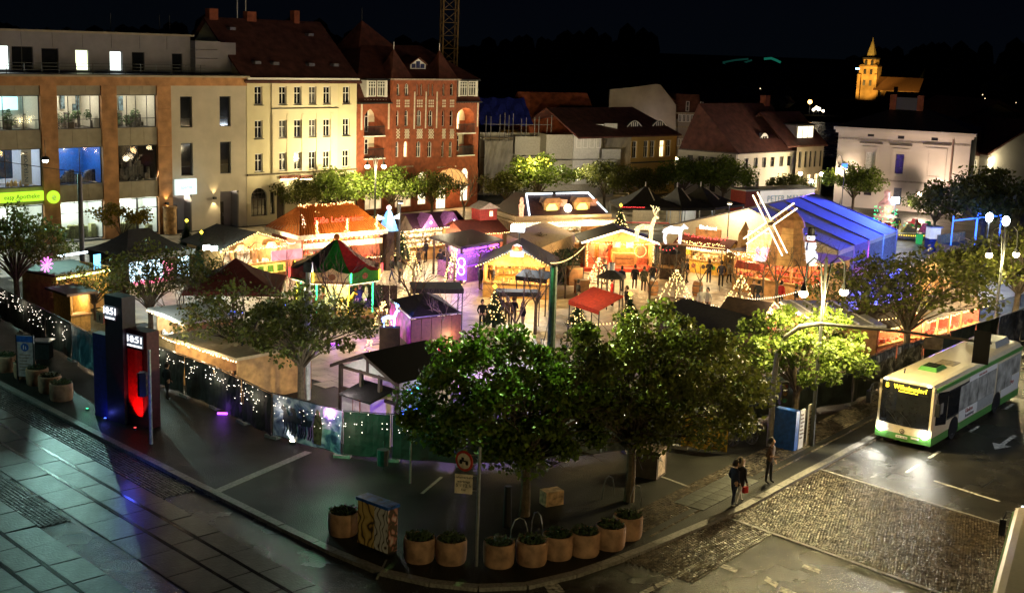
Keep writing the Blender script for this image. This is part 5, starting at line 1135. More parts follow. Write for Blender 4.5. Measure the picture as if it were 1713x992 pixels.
for x in (.3, w*.36): cloth('drape', .5, 1.9, M_redc, t, (x, 2.6, .35), 6, 3, .06)
for x in (w*.5, w*.7): MB().box(x, 3.2, 1.3, x+.6, 3.35, 2.1).obj('wall_picture', M_goodsw, t)
garland(t, [(0, -.2, h-.1), (w, -.2, h-.1)], .12, BULB, .15, .05, .04); garland(t, [(.1, -.3, .4), (.1, -.3, h)], .1, BULB, 0, .05, .05); garland(t, [(w-.1, -.3, .4), (w-.1, -.3, h)], .1, BULB, 0, .05, .05)
awreath(t, (w*.82, .5, 1.5), .45, 24)
# ---- bakery stall with the polar bear
p, q = G(1133, 453), G(1209, 463); z = 2.2
t, w, h = stall('small bakery stall with a yellow lit front panel and garlands on its roof', (p.x, p.y, z), (q.x, q.y, z), z, dep=2.4, roof='ridge', wm=mat('yellow_panel', (.72, .40, .06), .6), rm=M_maroon, inner=mat('warm_lining', (.8, .62, .3), .7), light=130, col=(1, .75, .38), rise=.5, over=.45, lights=BULBW, fascia=M_fascia)
for i, m in enumerate((mat('green_ornament', (.10, .28, .03), .6), M_red, M_dwood, mat('green_ornament', (.10, .28, .03), .6))): MB().prism([(.5+i*w/4.6+.18*math.cos(a*PI/4), .55+.18*math.sin(a*PI/4)) for a in range(8 if i != 1 else 8)], -.03, -.005).obj('front_ornament', m, t)
garland(t, [(0, -.3, h+.25), (w, -.3, h+.25)], .1, BULB, .1, .05, .1); garland(t, [(0, .8, h+.6), (w, .8, h+.6)], .1, BULBR, .1, .05, .1)
rs2 = MB().box(w*.25, .9, h+.5, w*.8, 1.0, h+1.2).obj('roof_sign', M_wood, t); lettering(t, 'Bäckerei', .42, w*.52, .88, h+1.25, LETW)
M_ice = emat('ice_white_led', (.85, .9, 1), .9, 'NONE', .8, 9); M_gold = emat('gold_led', (1, .78, .38), .9, 'NONE', .9, 9)
def quadruped(name, lab, base, ang, s, m, deer):
    t = T(name, lab, 'light figure', base, ang); mb = MB()
    mb.tube([(-.75*s, 0, .95*s), (-.3*s, 0, 1.05*s), (.3*s, 0, 1.0*s), (.6*s, 0, 1.05*s)], [.16*s, .30*s, .28*s, .2*s] if not deer else [.12*s, .2*s, .2*s, .14*s], 7)
    mb.tube([(.55*s, 0, 1.05*s), (.75*s, 0, (1.25 if not deer else 1.55)*s), (.85*s, 0, (1.25 if not deer else 1.7)*s), (1.1*s, 0, (1.15 if not deer else 1.62)*s)], [.16*s, .14*s, .13*s, .06*s], 6)
    for x, fx in ((-.6, -.1), (.5, .05)):
        for y in (-.13, .13): mb.tube([(x*s, y*s, .95*s), ((x+fx)*s, y*s, .5*s), (x*s, y*s, .02)], [.11*s, .07*s, .06*s], 5)
    mb.tube([(-.75*s, 0, 1.0*s), (-.9*s, 0, .85*s)], .05*s, 4); o = mb.obj('body', m, t)
    if deer:
        for y in (-1, 1):
            a = MB(); a.tube([(.82*s, 0, 1.75*s), (.75*s, y*.2*s, 2.1*s), (.85*s, y*.35*s, 2.45*s)], .035*s, 4); a.tube([(.76*s, y*.18*s, 2.05*s), (1.0*s, y*.25*s, 2.3*s)], .03*s, 4); a.tube([(.8*s, y*.28*s, 2.3*s), (.6*s, y*.35*s, 2.5*s)], .03*s, 4); a.obj('antler', m, t)
    else:
        for y in (-.09, .09): MB().ball((.78*s, y*s, 1.42*s), .05*s, 5, 4).obj('ear', m, t)
    return t
quadruped('light_reindeer', 'glowing reindeer of white lights standing on the right slope of the stage hut roof', G(1078, 404, 2.75), .5, 1.05, M_gold, True)
quadruped('light_bear', 'glowing white polar bear on the roof beside the bakery sign', G(1126, 408, 2.65), .25, 1.0, M_ice, False)
pl_ = T('figure_pedestal', 'wooden pedestal carrying the glowing polar bear at the bakery corner', 'pedestal', (lambda q: (q.x, q.y, 0))(G(1126, 408, 2.65))); MB().box(-.9, -.35, 0, .95, .35, 2.6).obj('box', M_dwood, pl_); MB().box(-1.0, -.42, 2.6, 1.05, .42, 2.645).obj('top_board', M_wood, pl_)
# ---- lit Christmas tree
def xmas_tree(lab, base, h, r, n, m=BULB, nb=None, group=None):
    t = T('christmas_tree', lab, 'christmas tree', base, R.uniform(0, 6), group); MB().tube([(0, 0, 0), (0, 0, h*.95)], [.12, .02], 6).obj('trunk', M_dwood, t)
    rs = np.random.RandomState(int(h*100)); mb = MB()
    for i in range(n):
        u = 1-math.sqrt(rs.rand()); z = .35+u*(h-.4); rr = r*(1-u)*(.55+.45*rs.rand()); a = rs.rand()*6.283; p = V((rr*math.cos(a), rr*math.sin(a), z)); d = V((math.cos(a), math.sin(a), -.35))*.38*(.5+.7*(1-u)); s = V((-math.sin(a), math.cos(a), 0))*.09
        mb.poly([p-d*.3-s, p+d, p-d*.3+s, p-d*.5+V((0, 0, .06))])
    mb.obj('branches', M_fir, t)
    bulbs(t, [((lambda u, a: (r*(1-u)*1.02*math.cos(a), r*(1-u)*1.02*math.sin(a), .4+u*(h-.45)))(1-math.sqrt(R.random()), R.uniform(0, 6.28))) for _ in range(nb or n//6)], m, .05)
    st = MB().octa((0, 0, h+.1), .16).obj('star', BULBY, t); return t
g = ray(1037, 380); g = g*(101.2/g.y); xmas_tree('broad Christmas tree thick with golden lights behind the stage hut', (g.x, g.y, 0), 4.3, 1.5, 2200, BULB, 620)
# ---- three dark pointed pavilions
for i, (a, b, pk, lab) in enumerate((((1037, 347), (1139, 349), (1087, 320), 'left dark pointed pavilion with a red rim light'), ((1141, 349), (1194, 348), (1143, 319), 'middle dark pointed pavilion'), ((1196, 348), (1246, 342), (1194, 318), 'right dark pointed pavilion'))):
    p, q = G(*a, 2.4), G(*b, 2.4); w = (q-p).length; t = T('pavilion', lab+' behind the stage hut', 'pavilion', (p.x, p.y, .02), math.atan2((q-p).y, (q-p).x), 'dark pavilions'); D_ = 5.2
    mb = MB(); E4 = [(0, 0, 2.4), (w, 0, 2.4), (w, D_, 2.4), (0, D_, 2.4)]; ap = (w*.5 if i == 0 else w*.25, D_/2, 4.1)
    for a_, b_ in zip(E4, E4[1:]+E4[:1]):
        for k in range(4): mb.poly([mid(a_, ap, k/4), mid(b_, ap, k/4), mid(b_, ap, (k+1)/4), mid(a_, ap, (k+1)/4)])
        mb.poly([a_, b_, (b_[0], b_[1], 2.15), (a_[0], a_[1], 2.15)])
    mb.obj('canopy', M_blackc, t)
    for x, y in ((.05, .05), (w-.1, .05), (.05, D_-.1), (w-.1, D_-.1)): MB().box(x, y, 0, x+.07, y+.07, 2.4).obj('post', STEEL, t)
    MB().tube([(ap[0], ap[1], 4.0), (ap[0], ap[1], 4.5)], .05, 5).obj('finial', WHITEP, t); MB().tube([(ap[0]+.2, ap[1]-.5, 4.0), (ap[0]+.5, ap[1]-1.8, 3.0)], .05, 4).obj('edge_seam', mat('pale_seam', (.5, .45, .38), .7), t)
    if i == 0: garland(t, [(0, -.05, 2.4), (w*.4, -.05, 2.42)], .12, BULBR, 0, .04, .02)
    tb = MB().box(.6, 1.5, .7, w-.6, 2.2, .76).obj('bench_table', M_goodsr if i != 1 else M_goodsw, t); point((w/2, 2.4, 2.1), 70, (.95, 1, .85), .2, t)
    cloth('side_curtain', w*.45, 2.2, M_beige if i < 2 else M_insidew, t, (w*.4, D_-.1, .05), 6, 3, .05)
# ---- the big tent
A, B, C = G(1402.5, 420, 2.4), G(1501, 386, 2.4), G(1110, 379, 2.4); CA = C-A; BA = B-A
t = T('marquee', 'large white marquee whose roof panels glow blue, behind the windmill stall', 'marquee', (A.x, A.y, .02), math.atan2(CA.y, CA.x)); inv = MX.Rotation(-t.rotation_euler.z, 4, 'Z')
lc = inv @ V((CA.x, CA.y, 0)); lb = inv @ V((BA.x, BA.y, 0)); mm = lc*.5; N_ = 4
h = 2.38
best = min((abs((lambda P: ((P-V((0, 0, HC))).dot(cU)/((P-V((0, 0, HC))).dot(cF))*-FPX+496))(A+CA*.5+V((0, 0, k*.1)))-350), k*.1) for k in range(60)); rz_ = best[1]
def tp(s, k, z): return (lc.x*s+lb.x*k, lc.y*s+lb.y*k, z)
for k in range(N_):
    for s0, s1, z0, z1 in ((0, .5, h, h+rz_), (.5, 1, h+rz_, h)):
        mb = MB(); n = 5
        for i in range(n):
            for j in range(4):
                def q(i, j): u, v = i/n, j/4; return tp(s0+(s1-s0)*u, (k+v)/N_, z0+(z1-z0)*u-.09*math.sin(PI*u)*math.sin(PI*v))
                mb.poly([q(i, j), q(i+1, j), q(i+1, j+1), q(i, j+1)])
        mb.obj('roof_panel', M_whitec, t, smooth=True)
for k in range(N_+1):
    P = [V(tp(0, k/N_, h+.02)), V(tp(.5, k/N_, h+rz_+.02)), V(tp(1, k/N_, h+.02))]; MB().tube(P, .06, 5).obj('roof_beam', mat('tent_beam', (.10, .09, .10), .5), t); MB().tube([tp(0, k/N_, 0), P[0]], .06, 5).obj('leg', STEEL, t); MB().tube([tp(1, k/N_, 0), P[2]], .06, 5).obj('leg', STEEL, t)
for kk in (0, 1):
    mb = MB(); n = 12
    for i in range(n):
        u0, u1 = i/n, (i+1)/n; zt = lambda u: h+rz_*(1-abs(2*u-1)); mb.poly([tp(u0, kk, 0), tp(u1, kk, 0), tp(u1, kk, zt(u1)-.05), tp(u0, kk, zt(u0)-.05)])
    mb.obj('gable_canvas', M_whitec, t)
for s in (0, 1):
    for k in range(N_):
        if s == 0 and k == 1: continue
        a_, b_ = tp(s, (k+.03)/N_, 0), tp(s, (k+.97)/N_, 0); mb = MB(); mb.poly([a_, b_, (*b_[:2], h-.35), (*a_[:2], h-.35)]); mb.obj('window_wall', mat('clear_tent_foil', (.25, .25, .3), .2, spec=.6), t)
        mb = MB(); mb.poly([(*a_[:2], h-.35), (*b_[:2], h-.35), (*b_[:2], h), (*a_[:2], h)]); mb.obj('wall_band', M_whitec, t)
cx = tp(.5, .5, 0)
for s_, k, wt, cl in ((-.3, .2, 420, (.22, .14, 1)), (-.4, .8, 900, (.04, .18, 1)), (.25, .15, 220, (.35, .2, 1)), (.25, .75, 420, (.06, .1, 1))): point(tp(s_, k, 1.4 if s_ < 0 else 1.6), wt, cl, .3, t)
point(tp(.5, 1.5, 6.5), 40, (.05, .08, 1), .3, t)   # blue effect light beyond the far gable
MB().tube([tp(.5, 1.5, 0), tp(.5, 1.5, 6.6)], .05, 6).obj('effect_mast', DSTEEL, t); MB().cbox(tp(.5, 1.5, 6.75), (.4, .3, .3)).obj('effect_light', STRIPB, t)
spot(tp(.15, 1.35, 5.5), tp(.2, .5, 3.5), 16000, (.03, .06, 1), 80, .3, t); spot(tp(.7, 1.35, 5.5), tp(.55, .5, 4.5), 9000, (.16, .08, 1), 80, .3, t)
point(tp(.1, .4, 1.2), 70, (.9, .1, 1), .2, t); goods(t, -1.5, 0, 2, 4, .02, 6, M_goodsr, .8, 'pink_seats')
for i, (px, py, ex) in enumerate(((1213, 452, 1000), (668, 458, 800))):  # two fill-light masts added, for the marquee gable and the market ground
    g = G(px, py); m_ = T('floodlight_mast', ['slim fill-light mast added beside the bakery stall', 'slim fill-light mast added on the open path right of the carousel'][i], 'floodlight', (g.x, g.y, .02)); MB().tube([(0, 0, 0), (0, 0, 5.2)], .04, 6).obj('pole', DSTEEL, m_); MB().box(-.18, -.1, 5.2, .18, .1, 5.36).obj('lamp_head', DSTEEL, m_); MB().box(-.15, -.08, 5.17, .15, .08, 5.198).obj('lens', LAMPW, m_); point((0, .2, 5.0), ex, (1, .76, .40), .1, m_)
# ---- windmill stall
p, q = G(1228, 421, 2.8), G(1381, 444, 2.8)
t, w, h = stall('long timber stall carrying a windmill, poster and snowman on its garlanded flat roof', p, q, 2.8, dep=3.6, roof='flat', wm=M_wood2, rm=M_wood2, inner=mat('orange_boards', (.60, .26, .10), .6, island=.2), light=150, col=(1, .62, .32), lights=BULBW, gm=M_goodsr, counter=1.1)
garland(t, [(-.3, -.42, h+.1), (w*.3, -.42, h-.12), (w*.5, -.42, h+.02), (w+.3, -.42, h+.05)], .12, BULBW, .1, .055, .06)
for i in range(5): MB().box(.3+i*w/5, -.1, 1.1, .42+i*w/5, .04, h).obj('carved_post', M_wood, t)
bm = MB(); bm.frus((-.9, -.3, 1.2, .2), (-.8, -.25, 1.1, .2), 0, .5); bm.obj('barrel_roof', mat('red_felt', (.30, .05, .03), .8), t, (w*.25, -1.0, 1.9))
wm_ = T('windmill', 'timber windmill with four crossed sails edged in white light tubes', 'windmill', (G(1316, 441, 2.95).x, G(1316, 441, 2.95).y, 2.965), math.atan2((q-p).y, (q-p).x))
for i in range(8):
    a0, a1 = 2*PI*i/8, 2*PI*(i+1)/8; mb = MB(); r0, r1, H_ = 1.45, .95, 2.5
    for k in range(6):
        z0, z1 = H_*k/6, H_*(k+1)/6-.015; ra = r0+(r1-r0)*z0/H_; rb = r0+(r1-r0)*z1/H_; mb.poly([(ra*math.cos(a0), ra*math.sin(a0), z0), (ra*math.cos(a1), ra*math.sin(a1), z0), (rb*math.cos(a1), rb*math.sin(a1), z1), (rb*math.cos(a0), rb*math.sin(a0), z1)])
    mb.obj('wall_panel', [M_wood2, M_wood][i % 2], wm_)
mb = MB(); mb.lathe([(1.1, 2.5), (.95, 3.0), (.5, 3.45), (.05, 3.6)], 8); mb.obj('cap', M_wood, wm_)
mb = MB(); mb.lathe([(1.3, 0), (.85, 2.45)], 8); mb.obj('core', M_dwood, wm_)
hub = V((-.5, -1.7, 2.75)); MB().tube([(-.5, -.5, 2.75), (-.5, -1.8, 2.75)], .12, 8).obj('axle', M_dwood, wm_)
for i in range(4):
    a = rad(35 if i % 2 == 0 else -57)+PI*(i//2)+PI/2*0
    a = [rad(124), rad(38), rad(-56), rad(218)][i]; d = V((math.cos(a), 0, math.sin(a))); n_ = V((-math.sin(a), 0, math.cos(a))); L_ = 2.25
    s = MB(); 
    for o_ in (-.16, .16): s.tube([hub+d*.15+n_*o_, hub+d*L_+n_*o_], .03, 4)
    for k in range(7): s.tube([hub+d*(.3+k*.3)+n_*-.16, hub+d*(.3+k*.3)+n_*.16], .02, 4)
    so = s.obj('sail', M_wood2, wm_)
    for o_ in (-.2, .2): MB().tube([hub+d*.2+n_*o_+V((0, -.05, 0)), hub+d*L_+n_*o_+V((0, -.05, 0))], .045, 5).obj('light_tube', STRIP, so)
point((-.5, -2.4, 1.6), 80, (1, .75, .35), .2, wm_)
sn = T('snowman', 'white inflatable snowman with top hat and scarf on the windmill stall roof', 'snowman', G(1353, 443, 2.95)+V((0, 0, .02)), -.6)
SNW = emat('lit_snow', (.88, .92, 1), .75)
for z, r in ((.5, .56), (1.25, .42), (1.8, .28)): MB().ball((0, 0, z), r, 12, 8).obj('snowball', SNW, sn, smooth=True)
MB().lathe([(.42, 1.98), (.42, 2.03), (.26, 2.04), (.24, 2.45), (.25, 2.16)], 12).obj('hat', BLACK, sn); MB().tube([(.3*math.cos(i*PI/6), .3*math.sin(i*PI/6), 1.58) for i in range(13)], .07, 5).obj('scarf', M_red, sn); MB().tube([(-.05, -.35, 1.5), (-.08, -.42, 1.0)], .07, 5).obj('scarf_end', mat('blue_scarf', (.05, .08, .35), .7), sn); MB().tube([(0, -.26, 1.82), (0, -.5, 1.8)], [.05, .01], 5).obj('nose', M_or, sn)
for s in (-1, 1): MB().tube([(s*.3, 0, 1.35), (s*1.0, -.1, 1.55)], .03, 4).obj('twig_arm', M_dwood, sn)
bd = T('roof_poster', 'lit picture board framed in bulbs standing on the left end of the windmill stall roof', 'poster', G(1250, 422, 2.95)+V((0, 0, .03)), math.atan2((q-p).y, (q-p).x)); MB().box(0, 0, 0, 2.2, .08, 1.5).obj('board', emat('poster_glow', (1, .70, .28), .6, 'NONE', .8, 4), bd); garland(bd, [(0, -.05, 0), (0, -.05, 1.5), (2.2, -.05, 1.5), (2.2, -.05, 0)], .12, BULBW, 0, .045, 0)
tw = T('timber_turret', 'small pointed timber turret at the left end of the windmill stall', 'turret', G(1244, 425, 2.2).xy.to_3d(), .2); MB().lathe([(.6, 0), (.55, 2.6), (.5, 3.6), (.03, 4.6)], 8).obj('shaft', M_wood2, tw)
st_ = T('light_figure', 'cluster of pink and white glowing star figures at the windmill foot', 'light figure', G(1279, 437, 2.95)+V((0, 0, .03)), 0); 
for k in range(4): MB().lathe([(.25, 0), (.1, .5), (.2, .75), (.05, .95)], 6, (k*.32-.5, R.uniform(-.2, .2))).obj('figure', [emat('pink_figure', (1, .35, .45), 1.2), M_ice][k % 2], st_)
# ---- stalls under the trees at the right
t, w, h = stall('white-lit stall under the right trees with a bulb-lined gable', (1532, 447), (1592, 458), 2.6, dep=3.4, roof='gable', wm=M_wood2, rm=M_felt, light=110, lights=BULBW, rise=1.0)
t, w, h = stall('stall with bright white roof strips beside the tall double lamp', (1318, 508), (1378, 545), 2.5, dep=3, roof='flat', wm=M_wood, rm=mat('pale_slat_roof', (.45, .42, .38), .6), light=90, lights=BULBW)
for k in range(4): MB().box(-.2, .2+k*.8, h+.15, w+.2, .3+k*.8, h+.2).obj('roof_strip', M_goodsw, t)
t, w, h = stall('red goods stall seen between the trunks of the right trees', (1548, 530), (1640, 505), 2.3, dep=3, roof='ridge', wm=M_red, rm=M_dwood, light=200, col=(1, .6, .35), gm=M_goodsr, rise=.6)
for x in (.2, 1.7, 3.2): MB().box(x, -.7, 0, x+.1, -.6, 2.3).obj('porch_post', M_wood2, t)
t, w, h = stall('fruit and sweets stall glowing yellow under the right trees', (1470, 545), (1545, 528), 2.2, dep=3, roof='ridge', wm=M_red, rm=M_dwood, light=190, col=(1, .7, .3), gm=M_goodsr, rise=.6)
# ---- long dark shed, terracotta curved hut
p, q = G(1100, 512, 2.9), G(1232, 550, 2.9); w = (q-p).length; t = T('long_shed', 'long unlit wooden shed with a dark roof between the big trees and the market path', 'shed', (p.x, p.y, .02), math.atan2((q-p).y, (q-p).x))
for i in range(16): MB().box(i*w/16+.006, -.02, 0, (i+1)*w/16-.006, .06, 2.55).obj('wall_board', M_dwood, t)
mb = MB(); mb.poly([(-.3, -.4, 2.5), (w+.3, -.4, 2.5), (w+.3, 2.2, 3.1), (-.3, 2.2, 3.1)]); mb.poly([(-.3, -.4, 2.42), (-.3, 2.2, 3.02), (w+.3, 2.2, 3.02), (w+.3, -.4, 2.42)]); mb.obj('roof', M_felt, t); MB().box(0, 2.0, 0, w, 2.1, 2.9).box(0, .06, 0, .06, 2, 2.6).box(w-.06, .06, 0, w, 2, 2.6).obj('rear_wall', M_dwood, t)
garland(t, [(-.3, 2.22, 3.12), (2.4, 2.22, 3.12)], .16, BULBW, .1, .045, .05)
g = G(1225, 548, 1.8); t = T('barrel_hut', 'terracotta barrel-roofed hut beside the end of the long shed', 'hut', (g.x, g.y, .02), .3); P = [(1.2*math.cos(PI*i/12), 1.6+.9*math.sin(PI*i/12)) for i in range(13)]; MB().prism(P, 0, 2.4).obj('roof', mat('terracotta', (.30, .09, .03), .7), t); MB().box(-1.15, .1, 0, 1.15, 2.3, 1.6).obj('body', M_dwood, t); bulbs(t, [(-1.0+R.gauss(0, .08), -.3, R.uniform(.2, 2.)) for _ in range(34)], BULBW, .05)
# ---- waggon stall with magenta banner, sliding roof and white board
A, B, C = G(688, 533, 2.6), G(653, 502, 2.6), G(772, 523, 2.6); t = T('waggon_stall', 'dark waggon stall with a magenta banner side and a raised flat roof', 'stall', (A.x, A.y, .02), math.atan2((C-A).y, (C-A).x), 'market stalls'); iv = MX.Rotation(-t.rotation_euler.z, 4, 'Z'); b2_ = iv @ V(((B-A).x, (B-A).y, 0)); c2_ = iv @ V(((C-A).x, (C-A).y, 0)); k = lambda s, r: (c2_.x*s+b2_.x*r, c2_.y*s+b2_.y*r)
mb = MB(); pk_ = (*k(.5, .5), 3.35)
for a_, b_ in (((0, 0), (1, 0)), ((1, 0), (1, 1)), ((1, 1), (0, 1)), ((0, 1), (0, 0))): mb.poly([(*k(*a_), 2.58), (*k(*b_), 2.58), pk_])
mb.obj('roof', M_felt, t)
for s in (0, 1):
    for i in range(5): a_, b_ = k(i/5+.004, s), k((i+1)/5-.004, s); mb = MB(); mb.slab([a_, b_, (b_[0], b_[1]+.06), (a_[0], a_[1]+.06)], 0, 2.5); mb.obj('wall_board', mat('rust_wood', (.06, .018, .01), .7, island=.3), t)
mb = MB(); a_, b_ = k(0, 0), k(0, 1); mb.poly([(a_[0], a_[1], 0), (a_[0], a_[1], 2.55), (b_[0], b_[1], 2.55), (b_[0], b_[1], 0)]); mb.obj('end_wall', M_dwood, t)
mb = MB(); mb.poly([(a_[0]-.03, a_[1], 1.1), (a_[0]-.03, a_[1], 2.5), (b_[0]-.03, b_[1], 2.5), (b_[0]-.03, b_[1], 1.1)]); mb.obj('magenta_banner', mat('magenta_banner', (.40, .05, .32), .6, var=.6, scale=2.5), t); point((a_[0]-1.5, (a_[1]+b_[1])/2, 2.2), 60, (.9, .15, 1), .2, t)
MB().tube([(*k(0, 0), 2.6), (*k(0, 1), 2.6)], .07, 4).obj('steel_edge', STEEL, t); MB().tube([(*k(0, 0), 2.6), (*k(1, 0), 2.6)], .05, 4).obj('steel_edge', DSTEEL, t)
awning('raised flat dark roof over the rear of the waggon stall', (690, 484), (776, 484), 2.5, 2.0, M_blackc, .05)
wb = T('notice_board', 'pale printed board leaning beside the waggon stall', 'board', G(700, 590).xy.to_3d(), math.atan2((B-A).y, (B-A).x)+PI); MB().box(-2.2, 0, .4, 0, .06, 1.7).obj('panel', mat('pale_print_board', (.55, .5, .48), .5, var=.5, scale=4), wb); MB().box(-2.1, .02, 0, -2.0, .05, .4).box(-.2, .02, 0, -.1, .05, .4).obj('foot', DSTEEL, wb); text('Spandauer', .4, mat('brown_print', (.12, .07, .03), .7), wb, (-1.1, -.01, 1.1))
point(G(700, 575, 1.6), 45, (.8, .8, 1), .2, None, 'board_light') if False else None
# ---- half-timbered white hut
L_, Rr = G(567, 609, 3.1), G(665, 637, 3.1); d0 = (Rr-L_); w = d0.length
t = T('timbered_hut', 'white half-timbered hut with an open gable and black roof, lit violet from the side', 'hut', (L_.x, L_.y, .02), math.atan2(d0.y, d0.x)); D_ = 3.4
zr = 3.95; ze = 3.1
mb = MB(); P = [(-.2, -.3, ze), (w/2, -.3, zr), (w/2, D_, zr), (-.2, D_, ze)]
mb.poly(P); mb.poly([(w-x, y, z) for x, y, z in P][::-1]); mb.poly([(x, y, z-.08) for x, y, z in P][::-1]); mb.poly([(w-x, y, z-.08) for x, y, z in P]); mb.obj('roof', mat('hut_roof_felt', (.006, .006, .010), .6), t)
WHB = mat('white_board', (.62, .58, .55), .7, var=.08)
MB().box(.05, D_-.3, 0, w-.05, D_-.24, ze).box(w-.1, 1.4, 0, w-.04, D_-.3, ze).obj('rear_wall', WHB, t); MB().prism([(.3, ze-.02), (w/2-.08, ze-.02), (w/2-.08, zr-.25)], 0, .05).obj('gable_infill', WHB, t); MB().prism([(w/2+.08, ze-.02), (w-.3, ze-.02), (w/2+.08, zr-.25)], 0, .05).obj('gable_infill', WHB, t)
for x in (0, w*.36, w*.68, w-.14): MB().box(x, -.02, 0, x+.14, .12, ze).obj('timber_post', M_dwood, t)
for z in (ze-.16, 2.0): MB().box(.14, -.012, z, w-.14, .1, z+.14).obj('timber_rail', M_dwood, t)
MB().box(w/2-.07, -.03, ze, w/2+.07, .08, zr-.1).obj('timber_post', M_dwood, t)
for s in (0, 1): P = [(-.2, ze-.14), (w/2, zr-.14), (w/2, zr), (-.2, ze)]; MB().prism([(w-x, z) for x, z in P][::-1] if s else P, -.34, -.22).obj('barge_board', M_dwood, t)
MB().tube([(.5, 1.2, 2.0), (1.0, 1.2, 2.05)], .05, 5).obj('tube_lamp', STRIPC, t); point((w*.5, 1.5, 1.9), 22, (1, .85, .75), .1, t); point((w*.4, -1.0, 2.5), 36, (1, .88, .85), .1, t)
lb_ = T('counter_box', 'pink-lit white counter box with a sloping dark lid before the half-timbered hut', 'counter', (G(619, 672, 2.2).x, G(619, 672, 2.2).y, .02), t.rotation_euler.z); x0, x1 = -1.75, 0.0
MB().box(x0, 0, 0, 0, 1.3, 2.15).obj('box', WHB, lb_); mb = MB(); mb.poly([(x0-.1, -.1, 2.16), (.1, -.1, 2.16), (.1, 1.35, 2.5), (x0-.1, 1.35, 2.5)]); mb.poly([(x0-.1, -.1, 2.10), (x0-.1, 1.35, 2.44), (.1, 1.35, 2.44), (.1, -.1, 2.10)]); mb.obj('lid', M_felt, lb_); hd = MB().box(-1.0, -.03, 1.6, -.62, -.002, 2.1).obj('hatch', mat('hatch', (.7, .6, .6), .6), lb_); MB().box(-1.04, -.035, 1.56, -1.0, -.004, 2.14).box(-.62, -.035, 1.56, -.58, -.004, 2.14).box(-1.0, -.035, 2.1, -.62, -.004, 2.14).obj('frame', M_red, hd)
point((-1.0, -1.3, 1.7), 60, (1, .35, .75), .1, lb_); point((.3, -1.6, 3.0), 40, (1, .85, .8), .2, lb_); point((1.6, .6, 1.4), 60, (.35, .15, 1), .1, lb_)
# ---- canopies
def pyramid(lab, c, r, ze, zp, m, ang, cat='canopy', n=4):
    t = T('canopy', lab, cat, (c.x, c.y, .02), ang); mb = MB(); E_ = [(r*math.cos(2*PI*i/n+PI/4), r*math.sin(2*PI*i/n+PI/4), ze) for i in range(n)]
    for a_, b_ in zip(E_, E_[1:]+E_[:1]):
        for k in range(3): mb.poly([mid(a_, (0, 0, zp), k/3), mid(b_, (0, 0, zp), k/3), mid(b_, (0, 0, zp), (k+1)/3), mid(a_, (0, 0, zp), (k+1)/3)])
        mb.poly([a_, b_, (b_[0], b_[1], ze-.25), (a_[0], a_[1], ze-.25)])
    mb.obj('cloth', m, t); MB().tube([(0, 0, 0), (0, 0, zp)], .05, 6).obj('pole', DSTEEL, t)
    for x, y, z in E_: MB().tube([(x*.97, y*.97, 0), (x*.97, y*.97, ze)], .04, 5).obj('post', DSTEEL, t)
    return t
g = G(395, 474, 2.4); pyramid('wide maroon pyramid canopy in front of the bright food stall', g, 3.9, 2.4, 3.9, M_maroon, .12)
mb = MB(); A, B = G(951, 503, 2.2), G(1002, 520, 2.2); w = (B-A).length; t = T('awning', 'bright red canvas awning beside the grill pavilion', 'awning', (A.x, A.y, .02), math.atan2((B-A).y, (B-A).x))
mb.poly([(0, 0, 2.2), (w, 0, 2.2), (w, 1.7, 2.9), (0, 1.7, 2.9)]); mb.poly([(0, 0, 2.15), (0, 1.7, 2.85), (w, 1.7, 2.85), (w, 0, 2.15)]); mb.poly([(0, 0, 2.2), (0, 0, 1.95), (w, 0, 1.95), (w, 0, 2.2)]); mb.obj('cloth', M_redc, t)
for x in (.05, w-.05):
    for y in (.05, 1.65): MB().tube([(x, y, 0), (x, y, 2.15)], .035, 5).obj('post', DSTEEL, t)
point((w/2, -.6, 4.2), 90, (1, .75, .5), .2, t)  # light without a fixture, added to brighten the red cloth
gp = T('grill_pavilion', 'small dark grill pavilion with a steel chimney over its flat hexagonal roof', 'pavilion', G(1020, 515).xy.to_3d()+V((0, 0, .02)), .2); mb = MB(); mb.lathe([(1.05, 2.0), (1.0, 2.1), (.25, 2.5)], 6); mb.obj('roof', mat('slate_roof', (.06, .055, .05), .6), gp); MB().lathe([(.22, 2.45), (.22, 3.0)], 10).obj('chimney', STEEL, gp)
for i in range(6): a = PI*i/3; MB().tube([(.85*math.cos(a), .85*math.sin(a), 0), (.85*math.cos(a), .85*math.sin(a), 2.0)], .04, 5).obj('post', DSTEEL, gp)
MB().lathe([(.45, .7), (.5, .95)], 12).obj('grill_bowl', BLACK, gp); point((0, 0, 1.5), 20, (1, .4, .2), .1, gp)
